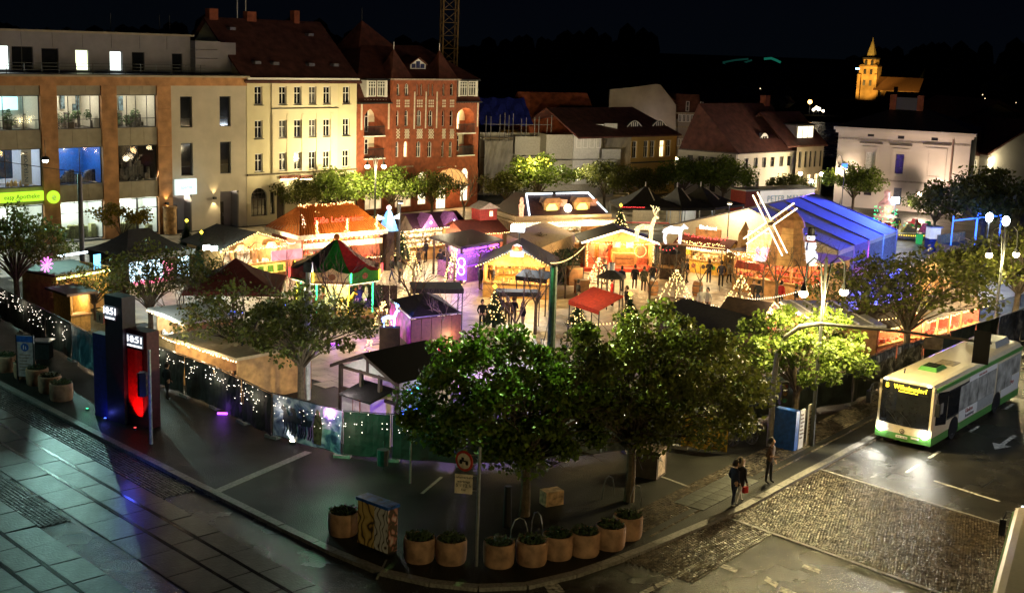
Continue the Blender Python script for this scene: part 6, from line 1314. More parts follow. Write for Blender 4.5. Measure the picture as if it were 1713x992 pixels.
# ---- carousel
c = G(563, 444, 3.0); ca_ = T('carousel', 'children carousel with a green, black, yellow and red striped canopy and coloured light tubes', 'carousel', (c.x, c.y, .02), -.35); Rr = 2.9
CM = [mat('canopy_green', (.01, .20, .02), .6), mat('canopy_black', (.02, .025, .02), .6), mat('canopy_yellow', (.55, .30, .02), .6), mat('canopy_maroon', (.22, .02, .015), .6), mat('canopy_yellow', (0, 0, 0)), mat('canopy_green2', (.02, .12, .03), .6), mat('canopy_black', (0, 0, 0)), mat('canopy_red', (.42, .02, .02), .6)]
order = [0, 7, 3, 2, 5, 3, 2, 1]
for i in range(8):
    a0, a1 = 2*PI*i/8-PI/2, 2*PI*(i+1)/8-PI/2; mb = MB(); prof = [(Rr, 2.95), (Rr*.72, 3.25), (Rr*.42, 3.75), (Rr*.12, 4.45), (.05, 4.6)]
    for (r0, z0), (r1, z1) in zip(prof[:-1], prof[1:]): mb.poly([(r0*math.cos(a0), r0*math.sin(a0), z0), (r0*math.cos(a1), r0*math.sin(a1), z0), (r1*math.cos(a1), r1*math.sin(a1), z1), (r1*math.cos(a0), r1*math.sin(a0), z1)])
    mb.obj('canopy_panel', CM[order[i]], ca_)
    p0, p1 = V((Rr*math.cos(a0), Rr*math.sin(a0), 0)), V((Rr*math.cos(a1), Rr*math.sin(a1), 0)); u = (p1-p0); L_ = u.length; an_ = math.atan2(u.y, u.x)
    rb = MB().prism([(.05, 2.45), (L_-.05, 2.45), (L_-.05, 2.95), (L_*.7, 3.0), (L_*.5, 3.25), (L_*.3, 3.0), (.05, 2.95)], 0, .06).obj('rounding_board', [mat('cream_board', (.7, .55, .25), .5), CM[0], CM[2], CM[3]][i % 4], ca_, p0, (0, 0, an_)); MB().prism([(L_*.5+.22*math.cos(k*PI/4), 2.72+.2*math.sin(k*PI/4)) for k in range(8)], -.03, -.002).obj('medallion', M_red if i % 2 else M_wood, rb)
    MB().box(.0, -.01, 2.3, L_, .05, 2.44).obj('lower_trim', CM[0] if i % 2 else M_wood2, rb)
    garland(ca_, [p0+V((0, 0, 2.28)), p1+V((0, 0, 2.28))], .11, BULBW, 0, .04, 0)
    MB().tube([p0*1.02+V((0, 0, 2.4)), p0*1.02+V((0, 0, 3.0))], .06, 5).obj('light_tube', [BULBY, BULBG, BULBY, BULBR][i % 4], ca_); MB().tube([p0*.86+V((0, 0, .3)), p0*.86+V((0, 0, 2.4))], .05, 5).obj('pole_light', [BULBG, BULBY][i % 2], ca_)
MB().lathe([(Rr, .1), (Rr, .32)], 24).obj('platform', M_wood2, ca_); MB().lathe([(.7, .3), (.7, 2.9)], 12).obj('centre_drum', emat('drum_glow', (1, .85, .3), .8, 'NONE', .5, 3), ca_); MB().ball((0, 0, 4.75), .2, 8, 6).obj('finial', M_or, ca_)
for i in range(6):
    a = i*PI/3+.3; x, y = 1.8*math.cos(a), 1.8*math.sin(a); hm = MB(); hm.X = MX.Translation((x, y, .35)) @ MX.Rotation(a+PI/2, 4, 'Z'); hm.tube([(-.4, 0, .8), (0, 0, .85), (.35, 0, .85)], [.16, .2, .15], 6); hm.tube([(.3, 0, .9), (.5, 0, 1.2), (.72, 0, 1.1)], [.12, .09, .05], 5)
    for xx in (-.3, .3): hm.tube([(xx, 0, .75), (xx*1.3, 0, .35)], [.07, .04], 4)
    hm.obj('ride_horse', [M_goodsw, M_red, mat('yellow_toy', (.7, .45, .03), .4)][i % 3], ca_)
point((1.5, -1.5, 2.1), 80, (1, .85, .4), .2, ca_); point((-1.5, -1.5, 2.1), 80, (.9, 1, .4), .2, ca_); point((0, 1.5, 2.1), 60, (1, .85, .4), .2, ca_)
# ---- little ride with colourful cars
c = G(1506, 394); rd = T('kiddie_ride', 'round children ride with colourful cars and a tall painted centre figure, right of the marquee', 'ride', (c.x, c.y, .02), 0)
MB().lathe([(3.3, .1), (3.3, .5)], 28).obj('platform', mat('ride_deck', (.5, .42, .2), .5), rd); garland(rd, [(3.35*math.cos(i*PI/12), 3.35*math.sin(i*PI/12), .45) for i in range(25)], .2, BULBY, 0, .045, 0)
for i in range(8):
    a = i*PI/4; cx_, cy_ = 2.5*math.cos(a), 2.5*math.sin(a); cm = [mat('toy_green', (.05, .5, .12), .4), mat('toy_red', (.6, .05, .05), .4), mat('yellow_toy', (.7, .45, .03), .4), mat('toy_pink', (.7, .15, .3), .4)][i % 4]; kb = MB(); kb.X = MX.Translation((cx_, cy_, .5)) @ MX.Rotation(a+PI/2, 4, 'Z'); kb.frus((-.7, -.35, .7, .35), (-.5, -.28, .5, .28), .15, .6); kb.frus((-.35, -.26, .2, .26), (-.25, -.2, .1, .2), .6, .95); kb.obj('car', cm, rd); MB().tube([(cx_*.3, cy_*.3, 1.1), (cx_*.9, cy_*.9, .9)], .06, 5).obj('arm', mat('toy_green', (0, 0, 0)), rd)
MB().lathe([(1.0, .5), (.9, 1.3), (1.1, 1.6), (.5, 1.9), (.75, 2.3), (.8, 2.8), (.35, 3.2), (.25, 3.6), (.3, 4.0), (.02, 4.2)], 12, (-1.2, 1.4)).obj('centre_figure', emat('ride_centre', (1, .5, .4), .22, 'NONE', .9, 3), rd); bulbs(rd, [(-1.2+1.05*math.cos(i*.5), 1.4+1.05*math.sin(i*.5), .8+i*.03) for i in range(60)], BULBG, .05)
point((0, -.8, 3.2), 120, (1, .9, .7), .3, rd); point((-1.2, 0, 2), 50, (.6, 1, .6), .3, rd)
lp = T('floodlight_mast', 'white cold floodlight on a thin mast above the children ride', 'floodlight', G(1493, 390).xy.to_3d()); MB().tube([(0, 0, 0), (0, 0, 3.2)], .05, 6).obj('pole', STEEL, lp); MB().box(-.35, -.1, 2.9, .35, .05, 3.5).obj('lamp_head', emat('blue_white_flood', (.6, .75, 1), 9), lp); point((0, -.5, 3.2), 90, (.5, .65, 1), .2, lp)
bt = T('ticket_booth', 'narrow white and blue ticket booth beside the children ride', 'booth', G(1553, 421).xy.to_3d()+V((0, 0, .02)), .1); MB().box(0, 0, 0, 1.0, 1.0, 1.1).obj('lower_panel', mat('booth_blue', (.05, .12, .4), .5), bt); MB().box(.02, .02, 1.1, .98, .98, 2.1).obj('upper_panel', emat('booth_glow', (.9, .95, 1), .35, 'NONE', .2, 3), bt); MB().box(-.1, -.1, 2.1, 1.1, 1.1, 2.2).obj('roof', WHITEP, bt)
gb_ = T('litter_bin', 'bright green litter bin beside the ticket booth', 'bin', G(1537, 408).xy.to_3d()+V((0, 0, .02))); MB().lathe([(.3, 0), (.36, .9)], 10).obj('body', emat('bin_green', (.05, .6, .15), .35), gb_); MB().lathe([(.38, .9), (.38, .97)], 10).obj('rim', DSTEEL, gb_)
# ---- timber slide deck with blue-lit frame
p, q = G(1566, 424), G(1640, 436); w = (q-p).length; sl = T('toboggan_run', 'timber toboggan deck with blue light tubes along its tall frame', 'slide', (p.x, p.y, .02), math.atan2((q-p).y, (q-p).x))
for i in range(9): MB().box(-.06, i*.5, 0, .04, i*.5+.38, 1.6).obj('plank', mat('fresh_plank', (.55, .36, .14), .7, island=.15), sl)
for i in range(int(w/.45)): MB().box(i*.45+.01, -.08, 0, i*.45+.43, -.02, .9).obj('plank', mat('fresh_plank', (0, 0, 0)), sl)
MB().box(0, 0, .7, w, 4.5, .8).obj('deck', mat('dark_deck', (.05, .05, .08), .4), sl)
for x0 in (1.2, 3.4): 
    for y in (.2, 4.2): MB().tube([(x0, y, .8), (x0, y, 3.4)], .05, 5).obj('light_tube', STRIPB, sl)
MB().tube([(1.2, 4.2, 3.4), (3.4, 4.2, 3.4)], .06, 5).obj('light_tube', STRIPB, sl); MB().tube([(1.2, .2, 3.0), (3.4, 4.2, 3.5)], .06, 5).obj('light_tube', STRIPB, sl)
for k in range(3): MB().tube([(w*.35, -.1, 2.0-k*.55), (w, -.1, 1.3-k*.55)], .04, 5).obj('handrail', mat('fresh_plank', (0, 0, 0)), sl)
point((2.3, 2.2, 2.4), 120, (.1, .25, 1), .2, sl)
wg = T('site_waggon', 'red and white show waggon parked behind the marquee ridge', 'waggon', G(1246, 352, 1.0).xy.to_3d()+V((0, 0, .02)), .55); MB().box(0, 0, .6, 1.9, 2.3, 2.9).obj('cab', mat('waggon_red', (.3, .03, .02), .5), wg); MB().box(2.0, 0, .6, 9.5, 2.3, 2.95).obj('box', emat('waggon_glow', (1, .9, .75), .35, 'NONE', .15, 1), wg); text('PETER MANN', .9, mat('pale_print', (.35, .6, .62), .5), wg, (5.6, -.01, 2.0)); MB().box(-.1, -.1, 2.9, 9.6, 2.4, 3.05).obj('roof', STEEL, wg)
for x in (.9, 3, 8): MB().lathe([(.45, -.15), (.45, .15)], 14).obj('wheel', BLACK, wg, (x, .1, .47), (PI/2, 0, 0))
# ---- bare trees strung with cones of light
M_bark = mat('bark', (.10, .075, .05), .9, var=.3, scale=6, bump=.4)
def limbs(mb, p, d, l, r, lev, spread=.5, tips=None, rng=R):
    k = 3; pts = [p]; rr = [r]; q = V(p)
    for i in range(k): d = (d+V((rng.gauss(0, .12), rng.gauss(0, .12), rng.gauss(0, .08)+.03))).normalized(); q = q+d*l/k; pts.append(q.copy()); rr.append(r*(1-.45*(i+1)/k))
    mb.tube(pts, rr, 5 if lev > 1 else 4 if lev > 0 else 3, cap=False)
    if tips is not None: tips.append((q.copy(), lev)); tips.append((pts[2], lev))
    if lev == 0: return
    for i in range(3 if lev > 1 else 3):
        a = rng.uniform(0, 6.283); o = d.orthogonal().normalized(); o = MX.Rotation(a+i*2.1, 3, d) @ o
        limbs(mb, pts[2 if i else 3], (d+o*rng.uniform(spread*.6, spread*1.3)).normalized(), l*rng.uniform(.6, .85), rr[3]*.85, lev-1, spread, tips, rng)
BT = []
for s in range(3):
    rg = random.Random(s+3); mb = MB(); mb.tube([(0, 0, 0), (.02, 0, 1.5)], [.09, .075], 6, cap=False)
    for i in range(4): a = i*1.57+rg.uniform(-.4, .4); limbs(mb, V((.02, 0, 1.45)), V((math.cos(a)*.55, math.sin(a)*.55, 1)).normalized(), rg.uniform(1.1, 1.5), .045, 3, .45, None, rg)
    BT.append(mb.mesh('branches', M_bark))
def cone_tree(lab, px, py, s=1., lights=True, m=BULB, h=2.2, r=1.1, dense=.75):
    g = G(px, py); t = T('light_strung_tree' if lights else 'bare_tree', lab, 'tree', (g.x, g.y, .02), R.uniform(0, 6), 'bare young trees in the market'); inst('branches', R.choice(BT), t, scale=s)
    if lights:
        P = []
        n = 11
        for i in range(n):
            a = 2*PI*i/n; P += [V((math.cos(a)*(.08+(r-.08)*k/20)+R.gauss(0, .03), math.sin(a)*(.08+(r-.08)*k/20)+R.gauss(0, .03), h*(1-k/20)+.05)) for k in range(21) if R.random() < dense*.6]
        bulbs(t, P, m, .05, 'fairy_lights'); point((0, -r*.9, 1.4), 90*s, (1, .72, .36), .3, t); point((0, r*.9, 1.4), 90*s, (1, .72, .36), .3, t); MB().tube([(r*math.cos(i*PI/8), r*math.sin(i*PI/8), .06) for i in range(17)], .02, 4).obj('ring', DSTEEL, t)
    return t
cone_tree('light-strung bare tree by the magenta waggon banner, blue reindeer lights at its foot', 640, 585, 1.0, h=2.6, r=1.0)
cone_tree('light-strung bare tree in front of the waggon stall with a red bow', 737, 603, 1.0, h=2.3, r=.85)
cone_tree('light-strung bare tree left of the stage hut front', 1000, 480, .9, h=2.0, r=1.0)
cone_tree('light-strung bare tree standing in a low round bed before the bakery stall', 1129, 508, .9, h=2.2, r=1.35, dense=.85)
cone_tree('light-strung bare tree right of the barrels, near the terracotta hut', 1236, 530, 1.1, h=2.6, r=1.5, dense=.9)
cone_tree('light-strung bare tree beside the violet corner bar', 760, 475, .9, h=2.4, r=.8)
cone_tree('light-strung bare tree between the carousel and the wide open path', 690, 492, 1.1, h=2.8, r=1.0)
cone_tree('unlit bare tree in front of the windmill stall', 1297, 520, 1.25, False)
cone_tree('unlit bare tree beside the red awning', 1085, 520, 1.0, False)
cone_tree('unlit bare tree right of the carousel beside a violet-lit pole', 625, 520, 1.3, False)
cone_tree('unlit bare tree at the right end of the black table awning', 895, 560, 1.2, False)
cone_tree('unlit bare tree in front of the violet row of stalls', 775, 385, 1.4, False)
g = G(640, 600); rb = quadruped('light_reindeer', 'small blue glowing reindeer on the half-timbered hut roof side', (g.x+.4, g.y-.6, 1.9), 0.4, .5, emat('blue_led_body', (.2, .35, 1), 4), True); spot((g.x+.5, g.y-.3, 3.4), (g.x+.8, g.y-2.0, 3.2), 55, (.05, .08, 1), 140, .1); pd = T('figure_pedestal', 'dark crate under the small blue reindeer', 'pedestal', (g.x+.4, g.y-.6, .02)); MB().box(-.5, -.25, 0, .55, .25, 1.88).obj('box', M_dwood, pd)
bw = T('red_bow', 'big red bow hung on the light-strung tree before the waggon stall', 'bow', G(722, 590, .9), 0)
for s in (-1, 1): MB().prism([(0, .05), (s*.38, .25), (s*.38, -.25), (0, -.05)], -.06, .06).obj('loop', emat('bow_red', (1, .02, .06), .5), bw)
# small lit firs
for i, (px, py, h_, lab) in enumerate(((826, 548, 2.4, 'small lit fir beside the people on the violet path'), (965, 552, 1.9, 'pale glowing little fir under the red awning front'), (1052, 540, 1.7, 'tiny glowing fir peeping over the big tree'), (338, 462, 3.0, 'pale green floodlit fir left of the bright food stall'), (313, 418, 2.2, 'thin dark fir in a tub by the office building porch'), (672, 440, 2.6, 'fir dotted with golden lights right of the orange-roofed stall'))):
    g = G(px, py); xmas_tree(lab, (g.x, g.y, .02), h_, h_*.3, 500, BULB if i != 3 else BULBG, 60 if i not in (3, 4) else 1)
# ---- barrels, table, boxes
BAR = MB().lathe([(.30, 0), (.36, .25), (.38, .5), (.36, .75), (.30, 1.0)], 14).mesh('staves', M_wood); HOOP = MB().lathe([(.372, .22), (.378, .28)], 14, cap=False).lathe([(.378, .7), (.372, .76)], 14, cap=False).mesh('hoop', DSTEEL)
for px, py, lab in ((1092, 494, 'wooden barrel table with mugs, left of the light-strung tree in the round bed'), (1166, 495, 'wooden barrel table with pale fir twigs, right of the light-strung tree in the round bed')):
    g = G(px, py); t = T('barrel', lab, 'barrel', (g.x, g.y, .02)); inst('staves', BAR, t); inst('hoop', HOOP, t); goods(t, -.25, .2, -.25, .2, 1.0, 9, M_goodsw, .15, 'mugs')
g = G(1129, 508); t = T('round_bed', 'low dark round bed with a thin rim under the light-strung tree', 'planter', (g.x, g.y, .02)); MB().lathe([(1.7, 0), (1.7, .12), (1.6, .12), (1.58, .06)], 24).obj('rim', M_dwood, t)
g = G(1118, 470); t = T('standing_table', 'round standing table under a small dark roof left of the bakery stall', 'table', (g.x, g.y, .02)); MB().lathe([(.9, 1.05), (.9, 1.1)], 16).obj('tabletop', M_wood2, t); MB().tube([(0, 0, 0), (0, 0, 2.2)], .06, 6).obj('pole', M_dwood, t); MB().lathe([(.85, 2.1), (.12, 2.6)], 8).obj('roof', M_felt, t)
for px, py, w, d, h_, lab in ((963, 478, 1.0, .9, 1.2, 'brown wooden crate beside the stage hut fir hedge'), (975, 492, .9, .6, .9, 'low brown bench box left of the grill pavilion')): g = G(px, py); t = T('wooden_box', lab, 'box', (g.x, g.y, .02), .3); MB().box(-w/2, 0, 0, w/2, d, h_).obj('body', M_wood, t); MB().box(-w/2-.04, -.04, h_, w/2+.04, d+.04, h_+.05).obj('lid', M_wood2, t)
mb = MB()
for i in range(5): x, y = (lambda q: (q.x, q.y))(G(958+i*14, 474+i*3)); mb.tube([(x, y, 0), (x, y, .95)], .035, 5)
a_, b_ = G(958, 474), G(1014, 486)
for z in (.5, .92): mb.tube([(a_.x, a_.y, z), (b_.x, b_.y, z)], .03, 5)
tag(mb.obj('railing', M_dwood), 'low dark rail between the crate and the grill pavilion', 'railing')
def hedge(lab, px, py, w, d, h_, n, ang=.8, m=M_fir):
    g = G(px, py); t = T('hedge', lab, 'hedge', (g.x, g.y, .02), ang); mb = MB()
    for _ in range(n):
        p = V((R.uniform(0, w), R.uniform(0, d), R.uniform(.1, h_))); a = V((R.gauss(0, 1), R.gauss(0, 1), R.gauss(0, .7))).normalized()*.13; b = a.orthogonal().normalized()*.07; mb.poly([p-a, p-b, p+a, p+b])
    kind(mb.obj('foliage', m, t), 'stuff'); MB().box(.05, .05, 0, w-.05, d-.05, h_*.5).obj('core', mat('hedge_core', (.01, .016, .008), .9), t)
hedge('dark fir hedge left of the stage hut', 940, 478, 3.2, 1.0, 2.3, 1500, 1.1)
hedge('dark box hedge screening the carousel front', 490, 520, 5.5, 1.0, 1.6, 1700, .05)
pb = T('crate_wall', 'violet-lit dark plank screen right of the carousel hedge', 'screen', (G(572, 515).x, G(572, 515).y, .02), .05)
for i in range(7): MB().box(i*.5+.01, 0, 0, i*.5+.48, .06, 1.5).obj('plank', M_dwood, pb)
spot((G(600, 528).x, G(600, 528).y, .6), (G(590, 512).x, G(590, 512).y, 1.0), 90, (.3, .1, 1), 120, .1)
point(G(615, 535, 1.2), 70, (.6, .15, 1), .2, None, 'violet_uplight'); point(G(790, 545, 2.6), 520, (.42, .2, 1), .2, None, 'violet_uplight'); point(G(870, 560, 2.6), 160, (.6, .4, 1), .2, None, 'violet_uplight'); point(G(700, 620, 2.2), 45, (.15, .2, 1), .2, None, 'blue_uplight')
ql = T('light_net', 'curtain of blue and green fairy lights on the side of the half-timbered hut', 'fairy lights', (0, 0, 0)); a_, b_ = G(672, 668, 1.6), G(722, 640, 1.9)
bulbs(ql, [a_.lerp(b_, R.random())+V((R.uniform(-.15, .15), R.uniform(-.15, .15), R.uniform(-1.3, .3))) for _ in range(110)], BULBB, .035); bulbs(ql, [a_.lerp(b_, R.random())+V((0, 0, R.uniform(-1.4, .3))) for _ in range(40)], BULBG, .03)

# ---- festoon strings, more small stalls and clutter between the rows
MIXB = [BULB, BULBW, BULBV, BULBB, BULBR, BULBG]
fz = lambda x, y, z: G(x, y, z)
for i, (a, b, z, m, lab) in enumerate((((921, 440), (978, 412), 3.1, BULB, 'from the mulled-wine stall to the stage hut'), ((1098, 410), (1133, 412), 2.9, BULBR, 'from the stage hut to the bakery stall'), ((1208, 420), (1240, 425), 2.9, BULB, 'from the bakery stall to the windmill stall'), ((1240, 500), (1380, 470), 3.0, BULBW, 'before the windmill stall counter'), ((480, 405), (505, 392), 2.9, BULBW, 'between the bright food stall and orange roof'), ((380, 520), (500, 500), 2.6, BULBB, 'behind the left trees near the carousel hedge'), ((1400, 530), (1545, 520), 2.8, BULB, 'under the wide flat tree by the road'), ((950, 540), (1100, 520), 2.5, BULB, 'between the red awning and the long shed'))):
    t = T('festoon_string', 'string of small bulbs hung '+lab, 'fairy lights', (0, 0, 0), 0, 'festoon strings over the market lanes'); A, B = fz(*a, z), fz(*b, z)
    pts = along([A, B], .24, .35); bulbs(t, pts, m, .045); MB().tube(pts[::6]+[pts[-1]], .012, 3).obj('cable', BLACK, t)
    for q in (A, B): MB().tube([(q.x, q.y, 0), (q.x, q.y, q.z+.05)], .03, 5).obj('pole', DSTEEL, t)
t, w, h = stall('low stall with a broad beige roof behind the dark left fence', (292, 566), (398, 600), 2.2, dep=4.2, roof='flat', wm=M_wood2, rm=M_beige, light=60, lights=BULBW, front=True)
t, w, h = stall('white-lined snack stall between the maroon canopy and the left thin trees', (262, 520), (312, 540), 2.3, dep=2.6, roof='flat', wm=M_wood2, rm=M_insidew, inner=M_insidew, light=90, col=(.9, 1, .95), lights=BULBW, gm=M_goodsw)
t, w, h = stall('nut-roasting hut between the windmill stall and white roof strips', (1262, 540), (1300, 522), 2.2, dep=2, roof='gable', wm=M_red, rm=M_dwood, light=80, lights=BULB, gm=M_goodsr)
for i, (px, py, s) in enumerate(((1345, 520, 1.3), (1275, 500, 1.0), (560, 560, 1.2), (470, 560, 1.1), (690, 560, 1.2), (860, 590, 1.1), (945, 500, .9), (1170, 500, .8), (390, 540, 1.2), (300, 590, 1.0))):
    cone_tree(['bare tree with red-lit twigs right of the windmill stall counter', 'bare twiggy tree left of the windmill stall posts', 'bare tree behind the green leaning tree', 'bare tree between the carousel hedge and the fence', 'bare tree right behind the waggon stall corner', 'bare tree in front of the people on the violet path', 'small bare tree left of the wooden crate', 'small bare tree right of the round bed', 'bare tree below the maroon canopy right corner', 'bare tree beside the clock column stalls'][i], px, py, s, False)
for i, (px, py, c) in enumerate(((372, 690, 0), (600, 720, 1), (432, 606, 2), (560, 560, 3))):
    q = G(px, py, .1 if i < 2 else .6); l = T('ground_spot', ['violet ground light at the foot of the left fence', 'violet ground light below the winter banner', 'violet uplight at the thin tree trunk', 'violet uplight between hut and hedge'][i], 'ground light', (q.x, q.y, 0)); MB().box(-.22, -.05, .02, .22, .05, .1).obj('lens', STRIPV, l); point((0, -.2, .4), 4, (.35, .1, 1), .1, l)
# ================================================================ TREES
def leafmat(name, col, tr=.35):
    m = bpy.data.materials.new(name); MATS[name] = m; nt, N, L, b = nodes(m); b.inputs['Roughness'].default_value = .55; b.inputs['Specular IOR Level'].default_value = .3
    gi = N.new('ShaderNodeNewGeometry'); rp = N.new('ShaderNodeValToRGB'); L.new(gi.outputs['Random Per Island'], rp.inputs[0]); e = rp.color_ramp.elements
    e[0].position = 0; e[0].color = (*[c*.55 for c in col], 1); e[1].position = 1; e[1].color = (col[0]*1.7, col[1]*1.45, col[2]*1.2, 1); L.new(rp.outputs[0], b.inputs['Base Color'])
    t = N.new('ShaderNodeBsdfTranslucent'); L.new(rp.outputs[0], t.inputs[0]); mx = N.new('ShaderNodeMixShader'); mx.inputs[0].default_value = tr
    L.new(b.outputs[0], mx.inputs[1]); L.new(t.outputs[0], mx.inputs[2]); L.new(mx.outputs[0], N['Material Output'].inputs[0]); return m
LEAF = leafmat('leaf_green', (.085, .14, .022)); LEAFD = leafmat('leaf_dark', (.080, .10, .022)); LEAFY = leafmat('leaf_yellow', (.16, .13, .015))
def leafmesh(name, C, Rr, n, s, m, seed, drop=.35):
    rs = np.random.RandomState(seed); k = len(C); idx = rs.randint(0, k, n); d = rs.normal(size=(n, 3)); d /= np.linalg.norm(d, axis=1)[:, None]
    rad_ = rs.rand(n)**.45; P = np.array(C)[idx]+d*(np.array(Rr)[idx]*rad_)[:, None]*np.array([1, 1, .72])
    a = rs.normal(size=(n, 3))+d*.8; a[:, 2] -= drop; a /= np.linalg.norm(a, axis=1)[:, None]; up = rs.normal(size=(n, 3))*.6+np.array([0, 0, 1.]); b = np.cross(a, up); b /= np.linalg.norm(b, axis=1)[:, None]+1e-9
    sz = s*(.6+.8*rs.rand(n))[:, None]; A, B = a*sz, b*sz*.42
    V4 = np.stack([P-A*.5, P+B, P+A*.6, P-B], 1).reshape(-1, 3); me = bpy.data.meshes.new(name); me.vertices.add(n*4); me.vertices.foreach_set('co', V4.ravel())
    me.loops.add(n*4); me.loops.foreach_set('vertex_index', np.arange(n*4)); me.polygons.add(n); me.polygons.foreach_set('loop_start', np.arange(0, n*4, 4)); me.update(calc_edges=True); me.materials.append(m); return me
def tree_proto(seed, r, hc, hz, th, nl, ls, nc=26, cr=.42, m=None, trunk=.17, flat=.3):
    """r crown radius, hc crown centre height, hz half height, th fork height"""
    rg = random.Random(seed); C, Rr = [], []
    for i in range(nc):
        for _ in range(60):
            d = V((rg.gauss(0, 1), rg.gauss(0, 1), rg.gauss(0, 1))).normalized()
            if d.z < -flat: continue
            p = d*rg.uniform(.36, 1.06); q = V((p.x*r, p.y*r, hc+p.z*hz))
            if all((q-V(c)).length > r*.30 for c in C): break
        C.append(tuple(q)); Rr.append(r*cr*rg.uniform(.55, 1.05))
    mb = MB(); mb.tube([(0, 0, 0), (.03, .02, th*.5), (0, .04, th)], [trunk*1.25, trunk, trunk*.95], 8, cap=False)
    for i, c in enumerate(C):
        c = V(c); o = V((0, .04, th*rg.uniform(.85, 1.0))); mi = o.lerp(c, .45)+V((rg.uniform(-.2, .2), rg.uniform(-.2, .2), (c.z-o.z)*.22)); w = trunk*rg.uniform(.25, .45)
        mb.tube([o, o.lerp(mi, .5)+V((0, 0, .1)), mi, c], [w, w*.8, w*.55, w*.2], 5, cap=False)
        for k in range(5):
            s = mi.lerp(c, rg.uniform(.2, 1)); e = c+V((rg.gauss(0, 1), rg.gauss(0, 1), rg.gauss(0, .7)))*Rr[i]*.6; mb.tube([s, s.lerp(e, .5)+V((0, 0, .08)), e], [w*.3, w*.2, .006], 3, cap=False)
    return mb.mesh('trunk', M_bark), leafmesh('crown', C, Rr, nl, ls, m or LEAF, seed)
PR = {'front': [tree_proto(11, 3.4, 3.9, 2.5, 1.9, 20000, .16, 66, .27, m=LEAF, flat=.6), tree_proto(12, 3.8, 4.2, 2.8, 2.2, 22000, .16, 72, .27, m=LEAFD, flat=.5)],
      'mid': [tree_proto(21, 2.9, 3.7, 2.1, 2.0, 9000, .16, 46, .28, m=LEAF), tree_proto(22, 3.1, 3.4, 1.7, 1.8, 5600, .17, 44, .27, LEAFD)],
      'sparse': [tree_proto(31, 3.4, 3.5, 1.7, 1.7, 3000, .17, 38, .30, LEAFD, .15), tree_proto(32, 3.2, 3.4, 1.6, 1.6, 2200, .17, 34, .30, LEAFD, .14)],
      'back': [tree_proto(41, 3.4, 3.6, 1.9, 1.8, 5200, .24, 24, .44, LEAF), tree_proto(42, 3.4, 3.5, 1.8, 1.8, 4600, .24, 24, .44, LEAFD)],
      'yellow': [tree_proto(51, 1.9, 2.6, 1.5, .9, 1900, .18, 16, .42, LEAFY, .08)]}
def tree(kindn, v, px, py, s, lab, rz=None, sz=None, cat='tree', group=None, off=(0, 0)):
    g = G(px, py) if py is not None else V(px); t = T('tree', lab, cat, (g.x, g.y, 0), R.uniform(0, 6.28) if rz is None else rz, group); a, b = PR[kindn][v]; sc_ = (s, s, sz or s)
    inst('trunk', a, t, scale=sc_); inst('crown', b, t, (off[0], off[1], 0), scale=sc_); return t
tree('front', 0, 877, 862, 1.0, 'big round green tree behind the planters, just right of the round prohibition sign', rz=0, off=(-.9, .3))
tree('front', 1, 1052, 838, 1.0, 'large spreading tree with a pale straight trunk between two steel bicycle hoops', rz=0, off=(.7, .4))
tree('mid', 0, 1328, 722, .98, 'round bright green tree under the long signal arm, behind the blue information cabinet')
tree('sparse', 0, 1512, 610, 1.35, 'wide flat dark tree with visible branches beside the bus road', sz=1.2)
tree('sparse', 1, 1440, 590, 1.05, 'thin dark tree left of the wide flat tree by the bus road')
tree('mid', 1, 1697, 540, 1.15, 'yellow-lit leafy tree around the tall double lamp at the right edge')
tree('mid', 1, 1622, 532, .95, 'leafy tree just left of the tall double lamp at the right edge')
tree('mid', 1, 505, 672, 1.0, 'green tree leaning over the fence beside the printed banner')
tree('sparse', 1, 412, 640, .95, 'thin tree with violet-lit trunk behind the icicle lights')
tree('sparse', 0, 252, 560, .95, 'thin spreading tree behind the clock column')
tree('mid', 1, 30, 525, .95, 'leafy tree at the far left edge in front of the pharmacy sign', sz=1.2)
tree('sparse', 1, 160, 535, .62, 'small thin tree between the ticket hut and the clock column')
tree('sparse', 0, 350, 540, .7, 'small thin tree below the maroon pyramid canopy')
tree('yellow', 0, 205, 418, 1.0, 'yellow willowy shrub in front of the office building shop windows', cat='shrub')
for i, (px, py, s, v, lab) in enumerate(((505, 374, .85, 1, 'leftmost clipped tree before the yellow house'), (560, 372, 1.0, 0, 'second clipped tree before the yellow house'), (655, 368, 1.0, 0, 'lamp-lit tree at the foot of the hotel, right of the double lantern'), (722, 366, .95, 1, 'dark tree before the hotel entrance arches'), (845, 355, .85, 1, 'dim tree before the netted scaffold'), (900, 352, 1.15, 0, 'tree with bright yellow lights in its top before the scaffolded house'), (1010, 350, 1.05, 1, 'dark round tree before the site containers'), (1075, 345, .85, 1, 'dim tree before the ochre house'), (1140, 345, 1.05, 0, 'brightest yellow-green lamp-lit tree before the corner house'), (1208, 347, 1.1, 0, 'green tree right of the brightest lamp-lit tree'), (1318, 350, .8, 1, 'dim tree before the lit doors of the narrow house'), (1425, 355, 1.05, 0, 'yellowish tree before the left half of the villa'), (1562, 395, .95, 1, 'dark bluish tree before the right half of the villa'), (1640, 420, 1.55, 1, 'wide dark tree before the white gabled house'), (1705, 400, 1.1, 1, 'dark tree cut by the right edge before the white gabled house'))):
    tree('back', v, px, py, s*.84, lab, group='trees along the far side of the square')
bulbs_t = T('fairy_lights', 'clusters of yellow bulbs in the tree top before the scaffolded house', 'fairy lights', (0, 0, 0)); g = G(893, 352)
bulbs(bulbs_t, [g+V((R.gauss(0, 1.1), R.gauss(-1.2, .8), R.uniform(4.0, 5.6))) for _ in range(26)], BULBY, .09); point(g+V((-.3, -2.2, 5.6)), 900, (1, .80, .35), .2, bulbs_t); point(g+V((4, 2.5, 4.6)), 1300, (1, .86, .62), .2, bulbs_t)
